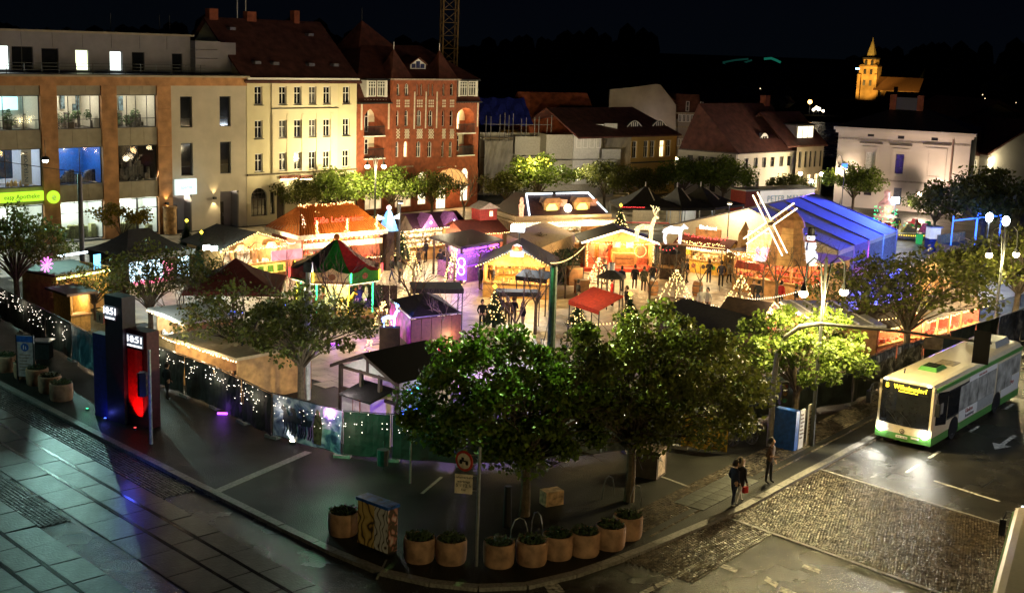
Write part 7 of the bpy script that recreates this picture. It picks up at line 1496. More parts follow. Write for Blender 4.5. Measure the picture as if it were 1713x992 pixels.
# ================================================================ FENCES
M_mesh = mat('fence_fabric', (.018, .026, .022), .75, var=.4, scale=1.5, bump=.5, bscale=5)
M_print = None
def printmat(name, cols, sc):
    m = bpy.data.materials.new(name); MATS[name] = m; nt, N, L, b = nodes(m); b.inputs['Roughness'].default_value = .5
    tc = N.new('ShaderNodeTexCoord'); no = N.new('ShaderNodeTexNoise'); no.inputs['Scale'].default_value = sc; no.inputs['Detail'].default_value = 6; no.inputs['Distortion'].default_value = 1.5; L.new(tc.outputs['Object'], no.inputs['Vector'])
    rp = N.new('ShaderNodeValToRGB'); L.new(no.outputs['Fac'], rp.inputs[0]); e = rp.color_ramp.elements
    for i, (p, c) in enumerate(cols):
        x = e[i] if i < 2 else e.new(p); x.position = p; x.color = (*c, 1)
    L.new(rp.outputs[0], b.inputs['Base Color']); return m
PRT = printmat('winter_print', [(.3, (.03, .05, .12)), (.75, (.78, .82, .9)), (.45, (.14, .20, .36)), (.6, (.48, .54, .68))], 1.6)
PRT2 = printmat('teal_print', [(.35, (.01, .05, .08)), (.7, (.25, .45, .5)), (.55, (.05, .15, .2))], 1.2)
PRT3 = printmat('grey_print', [(.4, (.02, .02, .02)), (.7, (.42, .42, .42)), (.55, (.12, .12, .12))], 2.2)
PRT4 = printmat('blue_swirl_print', [(.35, (.02, .04, .14)), (.7, (.45, .5, .75)), (.55, (.08, .12, .35))], 1.4)
def fence(lab, P, h, mats=None, icicle=True, lean=0):
    P = [V(p) for p in P]; t = T('site_fence', lab, 'fence', (P[0].x, P[0].y, 0)); k = 0; ic = []
    for a, b in zip(P[:-1], P[1:]):
        n = max(1, round((b-a).length/3.3)); 
        for i in range(n):
            p, q = a.lerp(b, i/n)-P[0], a.lerp(b, (i+1)/n)-P[0]; L_ = (q-p).length; an = math.atan2((q-p).y, (q-p).x); m = (mats or {}).get(k, M_mesh)
            mb = MB(); nx = 8; F_ = lambda i, j: (.05+(L_-.1)*i/nx, .05*math.sin(i*1.3+k*2+j*.8)*(1 if j < 4 else .3), .12+(h-.17)*j/4)
            for ii in range(nx):
                for j in range(4): mb.poly([F_(ii, j), F_(ii+1, j), F_(ii+1, j+1), F_(ii, j+1)])
            mb.obj('banner' if m is not M_mesh else 'screen_panel', m, t, p, (0, 0, an))
            fr = MB(); fr.tube([(0, .03, 0), (0, .03, h)], .025, 5); fr.tube([(0, .03, h-.02), (L_, .03, h-.02)], .022, 5); fr.tube([(0, .03, .15), (L_, .03, .15)], .02, 4); fr.obj('panel_frame', DSTEEL, t, p, (0, 0, an)); MB().box(-.35, -.12, 0, .35, .2, .12).obj('foot_block', mat('concrete_block', (.2, .2, .19), .8), t, p, (0, 0, an))
            if icicle:
                nrm = V((-(q-p).y, (q-p).x, 0)).normalized()
                for s in range(int(L_/.085)):
                    c = P[0]+p.lerp(q, s*.085/L_)
                    L2 = R.choice((.3, .6, 1.05, .45)); 
                    for z in np.arange(0, L2, .11):
                        if R.random() < (.07 if z < .15 else .15): ic.append(c-nrm*.09*(1 if nrm.y > 0 else -1)+V((R.uniform(-.03, .03), 0, h-.08-z)))
            k += 1
    if icicle:
        o = T('icicle_lights', 'curtain of tiny white icicle bulbs on the '+' '.join(lab.split()[:7]), 'fairy lights', (0, 0, 0)); bulbs(o, ic, BULBI, .023)
        for c in ic[::40]: point(c+V((.1, -.4, -.15)), 7, (1, .84, .6), .15, o)
    return t
BULBI = emat('icicle_bulb', (1, .88, .72), 2.2, 'NONE', .8, 9)
q0 = G(0, 478, 2)+(G(0, 478, 2)-G(150, 560, 2)); flat = lambda *a: (lambda q: V((q.x, q.y, 0)))(G(*a))
fence('dark far-left fence left of the clock column', [V((q0.x, q0.y, 0)), flat(0, 480, 2), flat(118, 540, 2)], 2.0)
fence('fence piece with a teal printed banner left of the clock column', [flat(118, 540, 2), flat(165, 566, 2)], 2.0, {0: PRT2}, False)
fence('dark fence between the clock column and winter banner', [flat(262, 578, 2), flat(358, 612, 2), flat(455, 658, 2)], 2.0)
fence('curving fence carrying the winter banner with horses', [flat(455, 656, 2), flat(573, 686, 2)], 2.0, {0: PRT, 1: PRT})
fence('dark fence right of the winter banner behind the front trees', [flat(573, 686, 2), flat(655, 692, 2), flat(780, 700, 2), flat(900, 696, 2), flat(1060, 680, 2), flat(1165, 665, 2)], 2.0)
fence('fence stretch with a yellow printed banner behind the parked bicycle', [flat(1140, 690, 1.6), flat(1222, 700, 1.6)], 1.6, {0: mat('yellow_print', (.40, .25, .02), .6, var=.8, scale=4)}, False)
fence('dark fence with a grey printed panel beside the bus stop side of the road', [flat(1222, 640, 2), flat(1430, 610, 2), flat(1500, 580, 2), flat(1590, 560, 2)], 2.1, {3: PRT3, 4: PRT3}, False)
fence('fence with a blue swirl banner behind the bus at the right edge', [flat(1590, 560, 2), flat(1672, 535, 2), flat(1713, 515, 2.2), flat(1800, 480, 2.2)], 2.2, {3: PRT4, 4: PRT4, 2: PRT4}, False)
# horses and rider figure printed on the winter banner as flat dark shapes
a, b = flat(455, 656, 2), flat(573, 686, 2); u = (b-a).normalized(); an = math.atan2(u.y, u.x); hb = T('banner_print', 'printed dark horses and a bearded figure in brown on the winter banner', 'print', a+V((u.y, -u.x, 0))*.09, an); L_ = (b-a).length
M_pr = mat('print_dark', (.02, .025, .05), .6, var=.4); M_pb = mat('print_brown', (.16, .09, .05), .6, var=.5, scale=6)
for x, s in ((.25, 1), (.38, .95), (.52, 1.05)):
    mb = MB(); X = L_*x; mb.prism([(X-.28*s, .9), (X+.25*s, .95), (X+.3*s, 1.25), (X+.05*s, 1.2), (X-.12*s, 1.55), (X-.32*s, 1.6), (X-.4*s, 1.45), (X-.24*s, 1.35)], 0, .006)
    for k in (-.24, -.1, .1, .22): mb.prism([(X+k*s, 1.0), (X+k*s+.07, 1.0), (X+k*s+.12, .6), (X+k*s, .35), (X+k*s-.04, .38), (X+k*s+.05, .62)], 0, .006)
    mb.obj('horse', M_pr, hb)
X = L_*.68; MB().prism([(X-.22, .3), (X+.2, .3), (X+.26, 1.1), (X+.18, 1.5), (X, 1.62), (X-.16, 1.5), (X-.26, 1.0)], -.008, -.002).obj('figure', M_pb, hb); MB().prism([(X+.11*math.cos(i*PI/5), 1.66+.13*math.sin(i*PI/5)) for i in range(10)], -.01, -.004).obj('face', mat('print_face', (.45, .28, .2), .6), hb)
# ================================================================ CLOCK COLUMN
g = G(186, 702); ck = T('clock_column', 'dark three-part advertising column with two lit time displays and one red side', 'column', (g.x, g.y, 0), rad(-34)); M_col = mat('dark_column', (.02, .018, .035), .5, var=.2)
MB().box(-1.1, 0, 0, -.12, .45, 3.75).obj('low_slab', mat('navy_slab', (.02, .025, .16), .5), ck); MB().box(-.1, -.1, 0, 1.05, .6, 5.6).obj('tall_slab', M_col, ck); MB().box(1.07, .1, 0, 2.35, .75, 4.25).obj('frame_slab', mat('wine_slab', (.08, .015, .02), .5), ck)
rp_ = MB().box(1.12, .07, .5, 2.05, .098, 3.4).obj('red_panel', mat('red_panel', (.50, .01, .01), .5), ck)
TIM = emat('time_digits', (.95, .97, 1), 1.6); DIS = emat('time_panel', (.55, .65, .8), .06)
for x0, x1, z0, z1, y, s in ((-.08, .62, 4.55, 5.15, -.13, '18:51'), (1.1, 2.12, 3.5, 4.05, .06, '18:51')):
    d = MB().box(x0, y, z0, x1, y+.03, z1).obj('display', DIS, ck); text(s, (z1-z0)*.72, TIM, d, ((x0+x1)/2, y-.01, (z0+z1)/2+.07), sx=1.0 if x0 < 0 else 1.25); MB().box(x0+.05, y-.012, z0+.04, x1-.05, y-.002, z0+.1).obj('ticker', TIM, d)
pl_ = MB().box(-.6, -.16, 4.3, -.12, -.1, 4.75).obj('number_plate', mat('cream_plate', (.55, .45, .25), .6), ck); text('1', .4, BLACK, pl_, (-.36, -.165, 4.52))
spot((g.x-.4, g.y-1.6, .15), (g.x-.2, g.y, 2), 3, (.05, .08, 1), 80, .06); 
for px, py, cl, w, to in ((146, 686, (.1, 1, .45), 8, None), (176, 702, (.12, .15, 1), 9, 1), (226, 718, (1, .05, .04), 220, 2)):
    q = G(px, py); l = T('ground_spot', ['small green ground light left of the clock column', 'small blue ground light at the foot of the clock column', 'small red ground light before the red panel'][0 if not to else to], 'ground light', (q.x, q.y, 0)); MB().lathe([(.09, 0), (.07, .08)], 8).obj('housing', DSTEEL, l); MB().lathe([(.055, .082), (.05, .09)], 8).obj('lens', [BULBG, BULBB, BULBR][0 if not to else to], l)
    if to == 2: spot((q.x, q.y, .12), ck.location+V((1.35, -.95, 2.6)), w, cl, 70, .05, None)
    else: point((q.x, q.y-.2, .3), w*.35, cl, .08)
fq = G(490, 742); l = T('ground_spot', 'added white floodlight before the winter banner, aimed at the tree crown', 'ground light', (fq.x, fq.y, 0)); MB().box(-.15, -.1, 0, .15, .1, .12).obj('housing', DSTEEL, l); MB().box(-.12, -.07, .121, .12, .07, .13).obj('lens', LAMPW, l); spot((fq.x, fq.y, .2), (-9.6, 57.5, 3.6), 1500, (.95, 1, .8), 75, .08)  # floodlight added to brighten the leaning tree and the banner
bp = G(215, 780, .0); point((bp.x, bp.y, 1.2), 26, (.06, .10, 1), .2, None, 'blue_glow_light')
# ================================================================ POLES, LAMPS, SIGNALS
def mast(lab, px, py, h, r, m, cat='mast', name='mast'): g = G(px, py); t = T(name, lab, cat, (g.x, g.y, 0)); MB().tube([(0, 0, 0), (0, 0, h)], [r, r*.8], 10).obj('pole', m, t); return t
t = mast('thick green-lit tram mast rising out of the big front tree', 916, 722, 7.4, .2, GREENP); spot(t.location+V((-.6, -.3, 7.2)), (-1.0, 44, 6.9), 11000, (.55, 1, .25), 52, .1, None, .9); spot(t.location+V((-1.2, -1.2, 7.0)), t.location+V((0, 0, 6.6)), 60, (.2, 1, .3), 60, .1); spot(t.location+V((.5, -.4, 7.2)), (5, 46, 7.2), 11000, (.75, 1, .28), 55, .1, None, .9)
t = mast('dark tram mast with a lamp cable in front of the office building', 140, 505, 8.0, .17, mat('dark_mast', (.035, .035, .03), .6)); MB().tube([(0, 0, 7.8), (.3, -.1, 8.1), (-6, -3, 9.2)], .025, 4).obj('cable', BLACK, t); 
hl = T('cable_lamp', 'cold white lamp hanging on the cable left of the dark tram mast', 'lamp', G(76, 268, 8.3)); MB().lathe([(.25, 0), (.32, .1), (.1, .25)], 10).obj('shade', DSTEEL, hl); MB().ball((0, 0, -.05), .2, 8, 5, .6).obj('bulb', LAMPC, hl); MB().tube([(0, 0, .25), (0, 0, 1.3)], .02, 4).obj('wire', BLACK, hl); spot((0, 0, -.3), V((-21, 57, 0))-G(76, 268, 8.3), 3600, (.50, 1, .88), 80, .2, hl, .8)
t = mast('grey mast wrapped in violet-lit cloth behind the printed banner', 515, 668, 6.5, .13, mat('pale_mast', (.42, .42, .45), .5), 'mast'); cw = MB(); cw.tube([(.03*math.cos(i), .03*math.sin(i), 3.0+i*.13) for i in range(18)], .17, 8); cw.obj('wrapping', mat('wrap_cloth', (.28, .25, .36), .8, var=.5, scale=6), t); MB().box(-.2, -.15, 6.1, .2, .15, 6.55).obj('junction_box', DSTEEL, t); point((.3, .9, 5.9), 260, (.9, 1, .75), .15, t)  # point light near the mast top is added to brighten the leaning tree
spot((t.location.x+.5, t.location.y-.7, 2.2), t.location+V((0, 0, 5)), 45, (.4, .25, 1), 60, .1)
t = mast('dark pole before the violet stall row', 665, 445, 5.0, .14, mat('dark_mast', (0, 0, 0)))
M_lp = mat('lamp_pole', (.018, .02, .018), .6)
def lamp2(lab, base, h, hd, span, arm, watt, col, m=M_lp, ang=0., glow=LAMPW, hr=.22):
    t = T('street_lamp', lab, 'street lamp', (base.x, base.y, 0), ang, 'double-armed street lamps'); MB().tube([(0, 0, 0), (0, 0, h*.25), (0, 0, h)], [.13, .09, .06], 8).obj('pole', m, t)
    for s in (-1, 1):
        P = [(s*.02, 0, hd-.3), (s*span*.25, 0, h-.25), (s*span*.6, 0, h), (s*span*.92, 0, h-.25), (s*span, 0, hd+.45)]; a = MB(); a.tube(P, .04, 6); ar = a.obj('arm', m, t)
        hdm = MB(); hdm.lathe([(.05, .5), (.1, .42), (hr*.8, .22), (hr*.75, .18)], 10, (s*span, 0)); X = hdm.obj('lamp_head', m, t, (0, 0, hd)); b = MB(); b.ball((s*span, 0, .08), hr, 10, 7, .9); b.obj('globe', glow, X)
        point((s*span, -.12, hd-.32), watt, col, .2, t)
    return t
lamp2('green double lantern lamp in front of the brick hotel', G(627, 379), 6.4, 5.4, .75, 0, 2000, (1, .80, .42), ang=.3)
lamp2('double lamp in front of the office building shop windows', G(230, 392), 5.0, 4.3, .6, 0, 2300, (1, .86, .62), ang=.8)
lamp2('double lamp at the left corner of the villa', G(1405, 345), 4.7, 4.1, .4, 0, 2800, (1, .76, .5), ang=-.3)
lamp2('tall double lamp among the trees at the right edge', G(1661, 575), 7.1, 5.35, .95, 0, 1600, (1, .84, .42), M_lp, .3, hr=.2)
lamp2('tallest double lamp with curved dark arms above the bright green tree', G(1357, 745), 8.3, 6.7, 1.0, 0, 2600, (1, .80, .36), M_lp, .35, hr=.19)
for i, (px, py, z, w, lab) in enumerate(((1053, 264, 3.8, 420, 'street lamp at the left corner of the ochre house'), (1092, 273, 3.6, 260, 'post-top street lamp before the ochre house door'), (1112, 265, 3.9, 520, 'brightest street lamp on the ochre house'), (1131, 267, 3.9, 420, 'street lamp at the right corner of the ochre house'), (1339, 291, 3.2, 260, 'lamp by the narrow house shop door'), (1374, 292, 3.2, 260, 'lamp between the narrow house and the villa'), (1539, 325, 2.35, 1800, 'round white lamp before the right half of the villa'), (1357, 304, 3., 90, 'cold lamp glowing before the narrow house'))):
    q = G(px, py, z); t = T('street_lamp', lab, 'street lamp', (q.x, q.y, 0), 0, 'single street lamps'); MB().tube([(0, 0, 0), (0, 0, z-.1)], .06, 6).obj('pole', DSTEEL, t); b = MB(); b.ball((0, 0, z), .24, 8, 6); b.obj('globe', LAMPW if i < 7 else LAMPC, t); point((0, -.4, z-.1), w, (1, .76, .30) if i < 6 else (1, .74, .52) if i == 6 else (.8, .9, 1), .15, t)
for px, py, c_ in ((1655, 364, 'upper left'), (1683, 370, 'larger')): q = G(px, py, 4.5); t = T('street_lamp', c_+' cold white lamp shining through the wide dark tree', 'street lamp', (q.x, q.y, 0)); MB().tube([(0, 0, 0), (0, 0, 4.4)], .05, 6).obj('pole', DSTEEL, t); b = MB(); b.ball((0, 0, 4.5), .3, 8, 6, 1.3); b.obj('globe', LAMPC, t); point((0, -.4, 4.3), 260, (.8, .9, 1), .15, t)
# lamps of the surrounding streets that stand outside the picture
def outlamp(lab, p, h, w, col, to=None, an=100):
    t = T('street_lamp', lab, 'street lamp', (p[0], p[1], 0)); MB().tube([(0, 0, 0), (0, 0, h)], [.11, .07], 8).obj('pole', DSTEEL, t); MB().box(-.25, -.5, h, .25, .5, h+.15).obj('lamp_head', DSTEEL, t); MB().box(-.18, -.4, h-.03, .18, .4, h-.002).obj('lens', LAMPW, t); spot((0, 0, h-.05), V(to)-V((p[0], p[1], 0)), w, col, an, .18, t, .7)
outlamp('tall street lamp on the tram street left of the picture', (-30, 57), 8, 1500, (.45, 1, .86), (-19, 58, 0))
outlamp('tall street lamp on the far side of the bus road, right of the picture', (23.5, 41), 9, 3600, (1, .56, .18), (14, 45, 0))
outlamp('wall-side street lamp across the tram street, below the viewpoint', (9, 13.5), 9, 9000, (1, .80, .36), (1.5, 43, 4.2), 55)
outlamp('tall cold street lamp down the bus road, right of the picture', (31, 52), 8, 4200, (.80, .88, 1), (23, 57, 0))
# signal arm
pb = G(1287, 746); A1, A2 = G(1362, 553, 5.6), G(1642, 581, 5.6); ar = (A2-A1); sa = T('traffic_signal', 'grey signal mast with a long curved arm reaching over the bus road', 'traffic light', (pb.x, pb.y, 0), math.atan2(ar.y, ar.x)); Lx = (V((A2.x, A2.y, 0))-V((pb.x, pb.y, 0))).length; M_sg = mat('signal_grey', (.20, .19, .17), .5, .3)
MB().tube([(0, 0, 0), (0, 0, 3.2), (.05, 0, 4.2), (.35, 0, 4.9), (.9, 0, 5.4), (1.7, 0, 5.6), (Lx*.6, 0, 5.62), (Lx+.3, 0, 5.5)], [.14, .12, .11, .10, .10, .09, .07, .05], 8).obj('mast_arm', M_sg, sa)
def signal(parent, x, y, z, rot, lit, name='signal_head', bb=True):
    h = MB().box(-.17, -.12, -.5, .17, .14, .5).obj(name, BLACK, parent, (x, y, z), (0, 0, rot)); 
    for i, c in enumerate(('red', 'amber', 'green')):
        m = [BULBR, BULBY, BULBG][i] if lit == i else mat('lens_'+c, [(.12, .01, .01), (.12, .07, .01), (.01, .10, .04)][i], .3); MB().lathe([(.1, 0), (.1, .02)], 12).obj('lens', m, h, (0, -.125, .31-i*.31), (PI/2, 0, 0)); MB().tube([(.115*math.cos(k*PI/6), -.22 if k else -.22, .31-i*.31+.115*math.sin(k*PI/6)) for k in range(7)], .012, 4).obj('visor', BLACK, h)
    if bb: MB().box(-.32, .15, -.68, .32, .18, .68).obj('backing_board', BLACK, h)
    return h
signal(sa, Lx-.05, -.15, 5.35, PI-.2, None); signal(sa, .45, -.2, 2.5, .6, None, bb=False); MB().box(Lx*.72, -.03, 5.0, Lx*.72+.75, 0, 5.5).obj('arm_sign', mat('pale_sign', (.3, .28, .25), .6), sa)
lt = mast('slim pale pole carrying a small green signal beside the red panel', 253, 742, 4.0, .075, mat('pale_pole', (.45, .47, .45), .4, .2), 'traffic light', 'traffic_signal'); signal(lt, -.3, 0, 2.55, -1.3, None, bb=False); signal(lt, -.32, .12, 2.5, 1.2, None, bb=False)
gl = G(560, 800); point((gl.x, gl.y, 1.8), 90, (.1, 1, .4), .2, None, 'green_glow_light')
# ================================================================ SIGNS AND STREET FURNITURE
g = G(797, 946); t = T('sign_post', 'steel post with a round prohibition sign and a cream text plate among the planters', 'sign', (g.x, g.y, 0), rad(-8)); MB().tube([(0, 0, 0), (0, 0, 4.05)], .055, 8).obj('post', STEEL, t)
sd = MB().lathe([(.34, 0), (.34, .03)], 24).obj('disc', mat('sign_red', (.42, .04, .03), .5), t, (-.48, -.03, 3.55), (PI/2, 0, -.45)); MB().lathe([(.26, .032), (.26, .036)], 24).obj('disc_field', mat('sign_cream', (.60, .52, .42), .5), sd); mb = MB(); mb.box(-.17, -.02, .037, .17, .03, .042); mb.box(-.1, .03, .037, .0, .12, .042)
for x, y in ((-.12, -.06), (.12, -.06)): mb.lathe([(.06, .037), (.06, .042)], 10, (x, y))
mb.obj('vehicle_symbol', BLACK, sd)
p_ = MB().box(-.78, -.05, 2.45, -.2, -.03, 3.1).obj('text_plate', mat('sign_cream', (0, 0, 0)), t, (0, 0, 0), (0, 0, 0))
for i, s in enumerate(('Lieferverkehr', 'werktags', '5 - 12 h', 'frei')): text(s, .115 if i != 2 else .16, BLACK, p_, (-.49, -.053, 3.0-i*.14))
for z in (3.75, 3.3, 3.05, 2.55): MB().box(-.5, -.025, z, 0, .0, z+.025).obj('bracket', STEEL, t)
# painted cabinet
a, b = G(598, 911), G(648, 931); an = math.atan2((b-a).y, (b-a).x); w = (b-a).length; cb = T('utility_cabinet', 'utility cabinet painted with swirling yellow and white tree branches under a blue lid', 'cabinet', (a.x, a.y, 0), an)
def swirl(name, c0, c1, sc, dist):
    m = bpy.data.materials.new(name); MATS[name] = m; nt, N, L, bs = nodes(m); tc = N.new('ShaderNodeTexCoord'); wv = N.new('ShaderNodeTexWave'); wv.inputs['Scale'].default_value = sc; wv.inputs['Distortion'].default_value = dist; wv.inputs['Detail'].default_value = 1; wv.inputs['Detail Scale'].default_value = 1.7; wv.bands_direction = 'X'
    mp = N.new('ShaderNodeMapping'); mp.inputs['Scale'].default_value = (1, 1, .8); L.new(tc.outputs['Object'], mp.inputs[0]); L.new(mp.outputs[0], wv.inputs['Vector']); rp = N.new('ShaderNodeValToRGB'); e = rp.color_ramp.elements; e[0].position = .04; e[0].color = (.06, .04, .02, 1); e[1].position = .17; e[1].color = (*c0, 1); x = e.new(.8); x.color = (*c1, 1); L.new(wv.outputs['Fac'], rp.inputs[0]); L.new(rp.outputs[0], bs.inputs['Base Color']); bs.inputs['Roughness'].default_value = .5; return m
MB().box(0, 0, .1, w*.55, .45, 1.62).obj('left_door', swirl('swirl_yellow', (.55, .33, .07), (.72, .52, .18), 1.1, 11), cb); MB().box(w*.55+.005, 0, .1, w, .45, 1.62).obj('right_door', swirl('swirl_white', (.60, .57, .54), (.72, .70, .68), 1.5, 9), cb)
MB().box(w, .01, .1, w+.004, .44, 1.62).obj('red_side', swirl('swirl_red', (.40, .16, .12), (.6, .5, .46), 2.2, 5), cb); MB().box(-.05, -.05, 1.62, w+.05, .5, 1.72).obj('lid', mat('blue_lid', (.02, .09, .38), .4, var=.6, scale=5), cb); MB().box(.02, .02, 0, w-.02, .43, .1).obj('plinth', BLACK, cb)
# planters
PLT = MB().lathe([(.47, 0), (.505, .08), (.525, .4), (.525, .72), (.51, .78), (.48, .80), (.45, .79), (.445, .70)], 28, cap=False).mesh('bowl', mat('planter_concrete', (.34, .20, .125), .75, var=.4, scale=2.2, bump=.3, bscale=30), True); SOIL = MB().lathe([(.46, .68), (.46, .70)], 20).mesh('soil', mat('soil', (.02, .015, .01), .95))
PLN = []
for s in range(4):
    mb = MB(); rs = random.Random(s)
    for _ in range(260):
        a = rs.uniform(0, 6.28); r = .42*rs.random()**.5; p = V((r*math.cos(a), r*math.sin(a), .7+rs.uniform(0, .24)*(1-r))); d = V((rs.gauss(0, .5), rs.gauss(0, .5), rs.uniform(.1, .7))).normalized()*rs.uniform(.09, .17); q = d.orthogonal().normalized()*.035; mb.poly([p-q, p+d*.6-q*.8, p+d, p+d*.6+q*.8])
    PLN.append(mb.mesh('plants', mat('planter_green', (.035, .06, .02), .6, island=.5)))
for i, (px, py, lab) in enumerate(((574, 897, 'planter standing alone left of the painted cabinet'), (701, 941, 'first planter right of the painted cabinet'), (754, 944, 'second planter right of the painted cabinet, left of the sign post'), (834, 949, 'planter directly right of the sign post'), (889, 946, 'narrow-looking planter, second right of the sign post'), (932, 936, 'third planter right of the sign post'), (977, 931, 'fourth planter right of the sign post'), (1020, 920, 'second-last planter of the kerb row'), (1049, 903, 'last planter at the right end of the kerb row'), (103, 674, 'nearest planter of the left group on the tram street'), (84, 661, 'second planter of the left group behind the nearest one'), (63, 648, 'third planter of the left group'), (42, 637, 'planter at the foot of the blue-headed info board'), (12, 626, 'farthest left planter cut by the picture edge'))):
    g = G(px, py-6); t = T('planter', lab, 'planter', (g.x, g.y, 0), R.uniform(0, 6), 'round concrete planters along the kerb'); inst('bowl', PLT, t); inst('soil', SOIL, t); kind(inst('plants', PLN[i % 4], t, rot=(0, 0, R.uniform(0, 6))), 'stuff')
# bicycle hoops
HP = MB().tube([(-.32, 0, 0), (-.28, 0, .45), (-.16, 0, .78), (0, 0, .86), (.16, 0, .78), (.28, 0, .45), (.32, 0, 0)], .022, 6).mesh('hoop', STEEL)
for px, py, a, lab in ((1017, 832, .7, 'bicycle hoop left of the pale tree trunk'), (1063, 848, .7, 'bicycle hoop right of the pale tree trunk'), (868, 905, .2, 'bicycle hoop behind the planter by the sign post'), (898, 895, -.9, 'bicycle hoop leaning behind the narrow-looking planter')): g = G(px, py); t = T('bicycle_hoop', lab, 'bicycle rack', (g.x, g.y, 0), a, 'steel bicycle hoops'); inst('hoop', HP, t)
def board(lab, px, py, w, h, an, m, cat='board', z0=0., th=.05, name='board'): g = G(px, py); t = T(name, lab, cat, (g.x, g.y, 0), an); MB().box(-w/2, 0, z0, w/2, th, z0+h).obj('panel', m, t); return t
t = board('pale printed panel leaning at the foot of the big front tree', 928, 846, .75, .55, .5, mat('tan_panel', (.40, .27, .16), .7, var=.5, scale=5), th=.5); 
t = board('dark wooden crate with a pale torn poster on its end', 1080, 800, .9, 1.15, -.5, M_dwood, 'crate', th=1.0, name='crate'); MB().box(.452, .15, .1, .456, .85, 1.1).obj('poster', mat('torn_poster', (.45, .34, .25), .7, var=.4, scale=6), t)
ib = T('info_cabinet', 'tall blue and white information cabinet beside a pole at the kerb', 'cabinet', (lambda q: (q.x, q.y, 0))(G(1334, 752)), .9); MB().box(-.35, 0, 0, .0, 1.0, 1.75).obj('blue_side', mat('info_blue', (.02, .10, .42), .4), ib); f = MB().box(.003, -.02, .0, .45, .03, 1.75).obj('white_face', WHITEP, ib); f2 = MB().box(.75, -.05, .0, 1.15, 0, 1.85).obj('white_face', WHITEP, ib)
for k in range(7):
    for x in (.06, .8): MB().box(x, -.056, 1.5-k*.17, x+.2+.1*((k*7) % 3)/2, -.052 if x > .5 else -.024, 1.56-k*.17).obj('print_line', mat('print_grey', (.25, .2, .18), .6), f if x < .5 else f2)
mb = MB()
nt_ = T('notice_post', 'blue-headed pedestrian info board standing behind the left planters', 'sign', (lambda q: (q.x, q.y, 0))(G(44, 640)), -.1); fr = MB().box(-.4, 0, .3, .4, .06, 2.3).obj('board', mat('pale_board', (.45, .43, .45), .6), nt_); MB().box(-.4, -.012, 2.0, .4, -.002, 2.3).obj('header', mat('info_blue', (0, 0, 0)), nt_); MB().lathe([(.2, 0), (.2, .012)], 18).obj('round_symbol', mat('info_blue', (0, 0, 0)), nt_, (0, -.003, 1.75), (PI/2, 0, 0)); sy = MB(); sy.tube([(-.06, -.02, 1.65), (-.05, -.02, 1.85)], .025, 4); sy.tube([(.06, -.02, 1.65), (.05, -.02, 1.8)], .02, 4); sy.obj('people_symbol', WHITEP, nt_)
for k in range(6): MB().box(-.3, -.01, 1.35-k*.15, .28-.1*(k % 3), -.002, 1.4-k*.15).obj('print_line', mat('print_grey', (0, 0, 0)), nt_)
for x in (-.45, .4): MB().box(x, -.02, 0, x+.05, .08, 2.35).obj('post', DSTEEL, nt_)
tb = T('cafe_table', 'dark square standing table behind the left planters', 'table', (lambda q: (q.x, q.y, 0))(G(73, 602))); MB().box(-.5, -.4, 1.0, .5, .4, 1.06).obj('tabletop', STEEL, tb); MB().box(-.4, -.3, .1, .4, .3, 1.0).obj('body', M_felt, tb)
lb = T('litter_bin', 'dark litter bin on a post right of the winter banner', 'bin', (lambda q: (q.x, q.y, 0))(G(640, 790))); MB().lathe([(.22, .3), (.24, .95)], 10).obj('body', DSTEEL, lb); MB().tube([(0, .25, 0), (0, .25, 1.2)], .03, 5).obj('post', DSTEEL, lb)
t = mast('thin grey post on the dark green pavement', 686, 808, 2.6, .04, STEEL, 'post', 'post'); t = mast('stubby black bollard column behind the planters', 848, 880, 1.5, .16, BLACK, 'bollard', 'bollard')
# parked bicycle
g = G(1242, 745); bk = T('bicycle', 'dark bicycle parked in front of the fence, its wheel catching the light', 'bicycle', (g.x, g.y, 0), .5)
for x in (-.52, .52):
    w_ = MB(); w_.tube([(x+.33*math.cos(i*PI/10), 0, .35+.33*math.sin(i*PI/10)) for i in range(21)], .022, 5); wo = w_.obj('wheel', BLACK, bk); sp = MB()
    for i in range(8): sp.tube([(x, 0, .35), (x+.32*math.cos(i*PI/4), 0, .35+.32*math.sin(i*PI/4))], .005, 3)
    sp.obj('spokes', STEEL, wo)
MB().tube([(-.52, 0, .35), (-.2, 0, .75), (.35, 0, .8), (0, 0, .32), (-.2, 0, .75)], .022, 5).tube([(-.52, 0, .35), (0, 0, .32)], .02, 5).tube([(.52, 0, .35), (.38, 0, .98)], .022, 5).obj('frame', DSTEEL, bk); MB().tube([(.3, -.28, 1.0), (.38, 0, .98), (.3, .28, 1.0)], .016, 5).obj('handlebar', STEEL, bk); MB().box(-.34, -.08, .86, -.08, .08, .92).obj('saddle', BLACK, bk)
# ================================================================ BUS
o = G(1556.5, 741.7, .3); BA = .9014
bus = T('city_bus', 'white and green city bus with lit headlights driving towards the crossing band', 'bus', (o.x, o.y, ZR), BA)
M_bc = mat('bus_cream', (.62, .52, .36), .35, var=.06, coat=.4); M_bw = mat('bus_white', (.72, .70, .68), .3, var=.04, coat=.4); M_bg = mat('bus_green', (.09, .26, .06), .35, var=.08, coat=.4); M_bgr = mat('bus_grey', (.30, .30, .29), .4, var=.1); M_bgl = mat('bus_glass', (.012, .013, .015), .05, spec=.45, var=.1); M_bgl2 = mat('lit_bus_side_glass', (.34, .33, .30), .15, spec=.5, var=.5, scale=1.4); M_rub = mat('tyre_rubber', (.015, .015, .015), .8)  # side glass is pale, its colour standing in for light inside the bus
WX = 2.55; L_ = 12.0
prof = [(.0, .62), (0, 2.6), (.05, 2.82), (.16, 2.94), (.35, 3.0), (WX-.35, 3.0), (WX-.16, 2.94), (WX-.05, 2.82), (WX, 2.6), (WX, .62)]
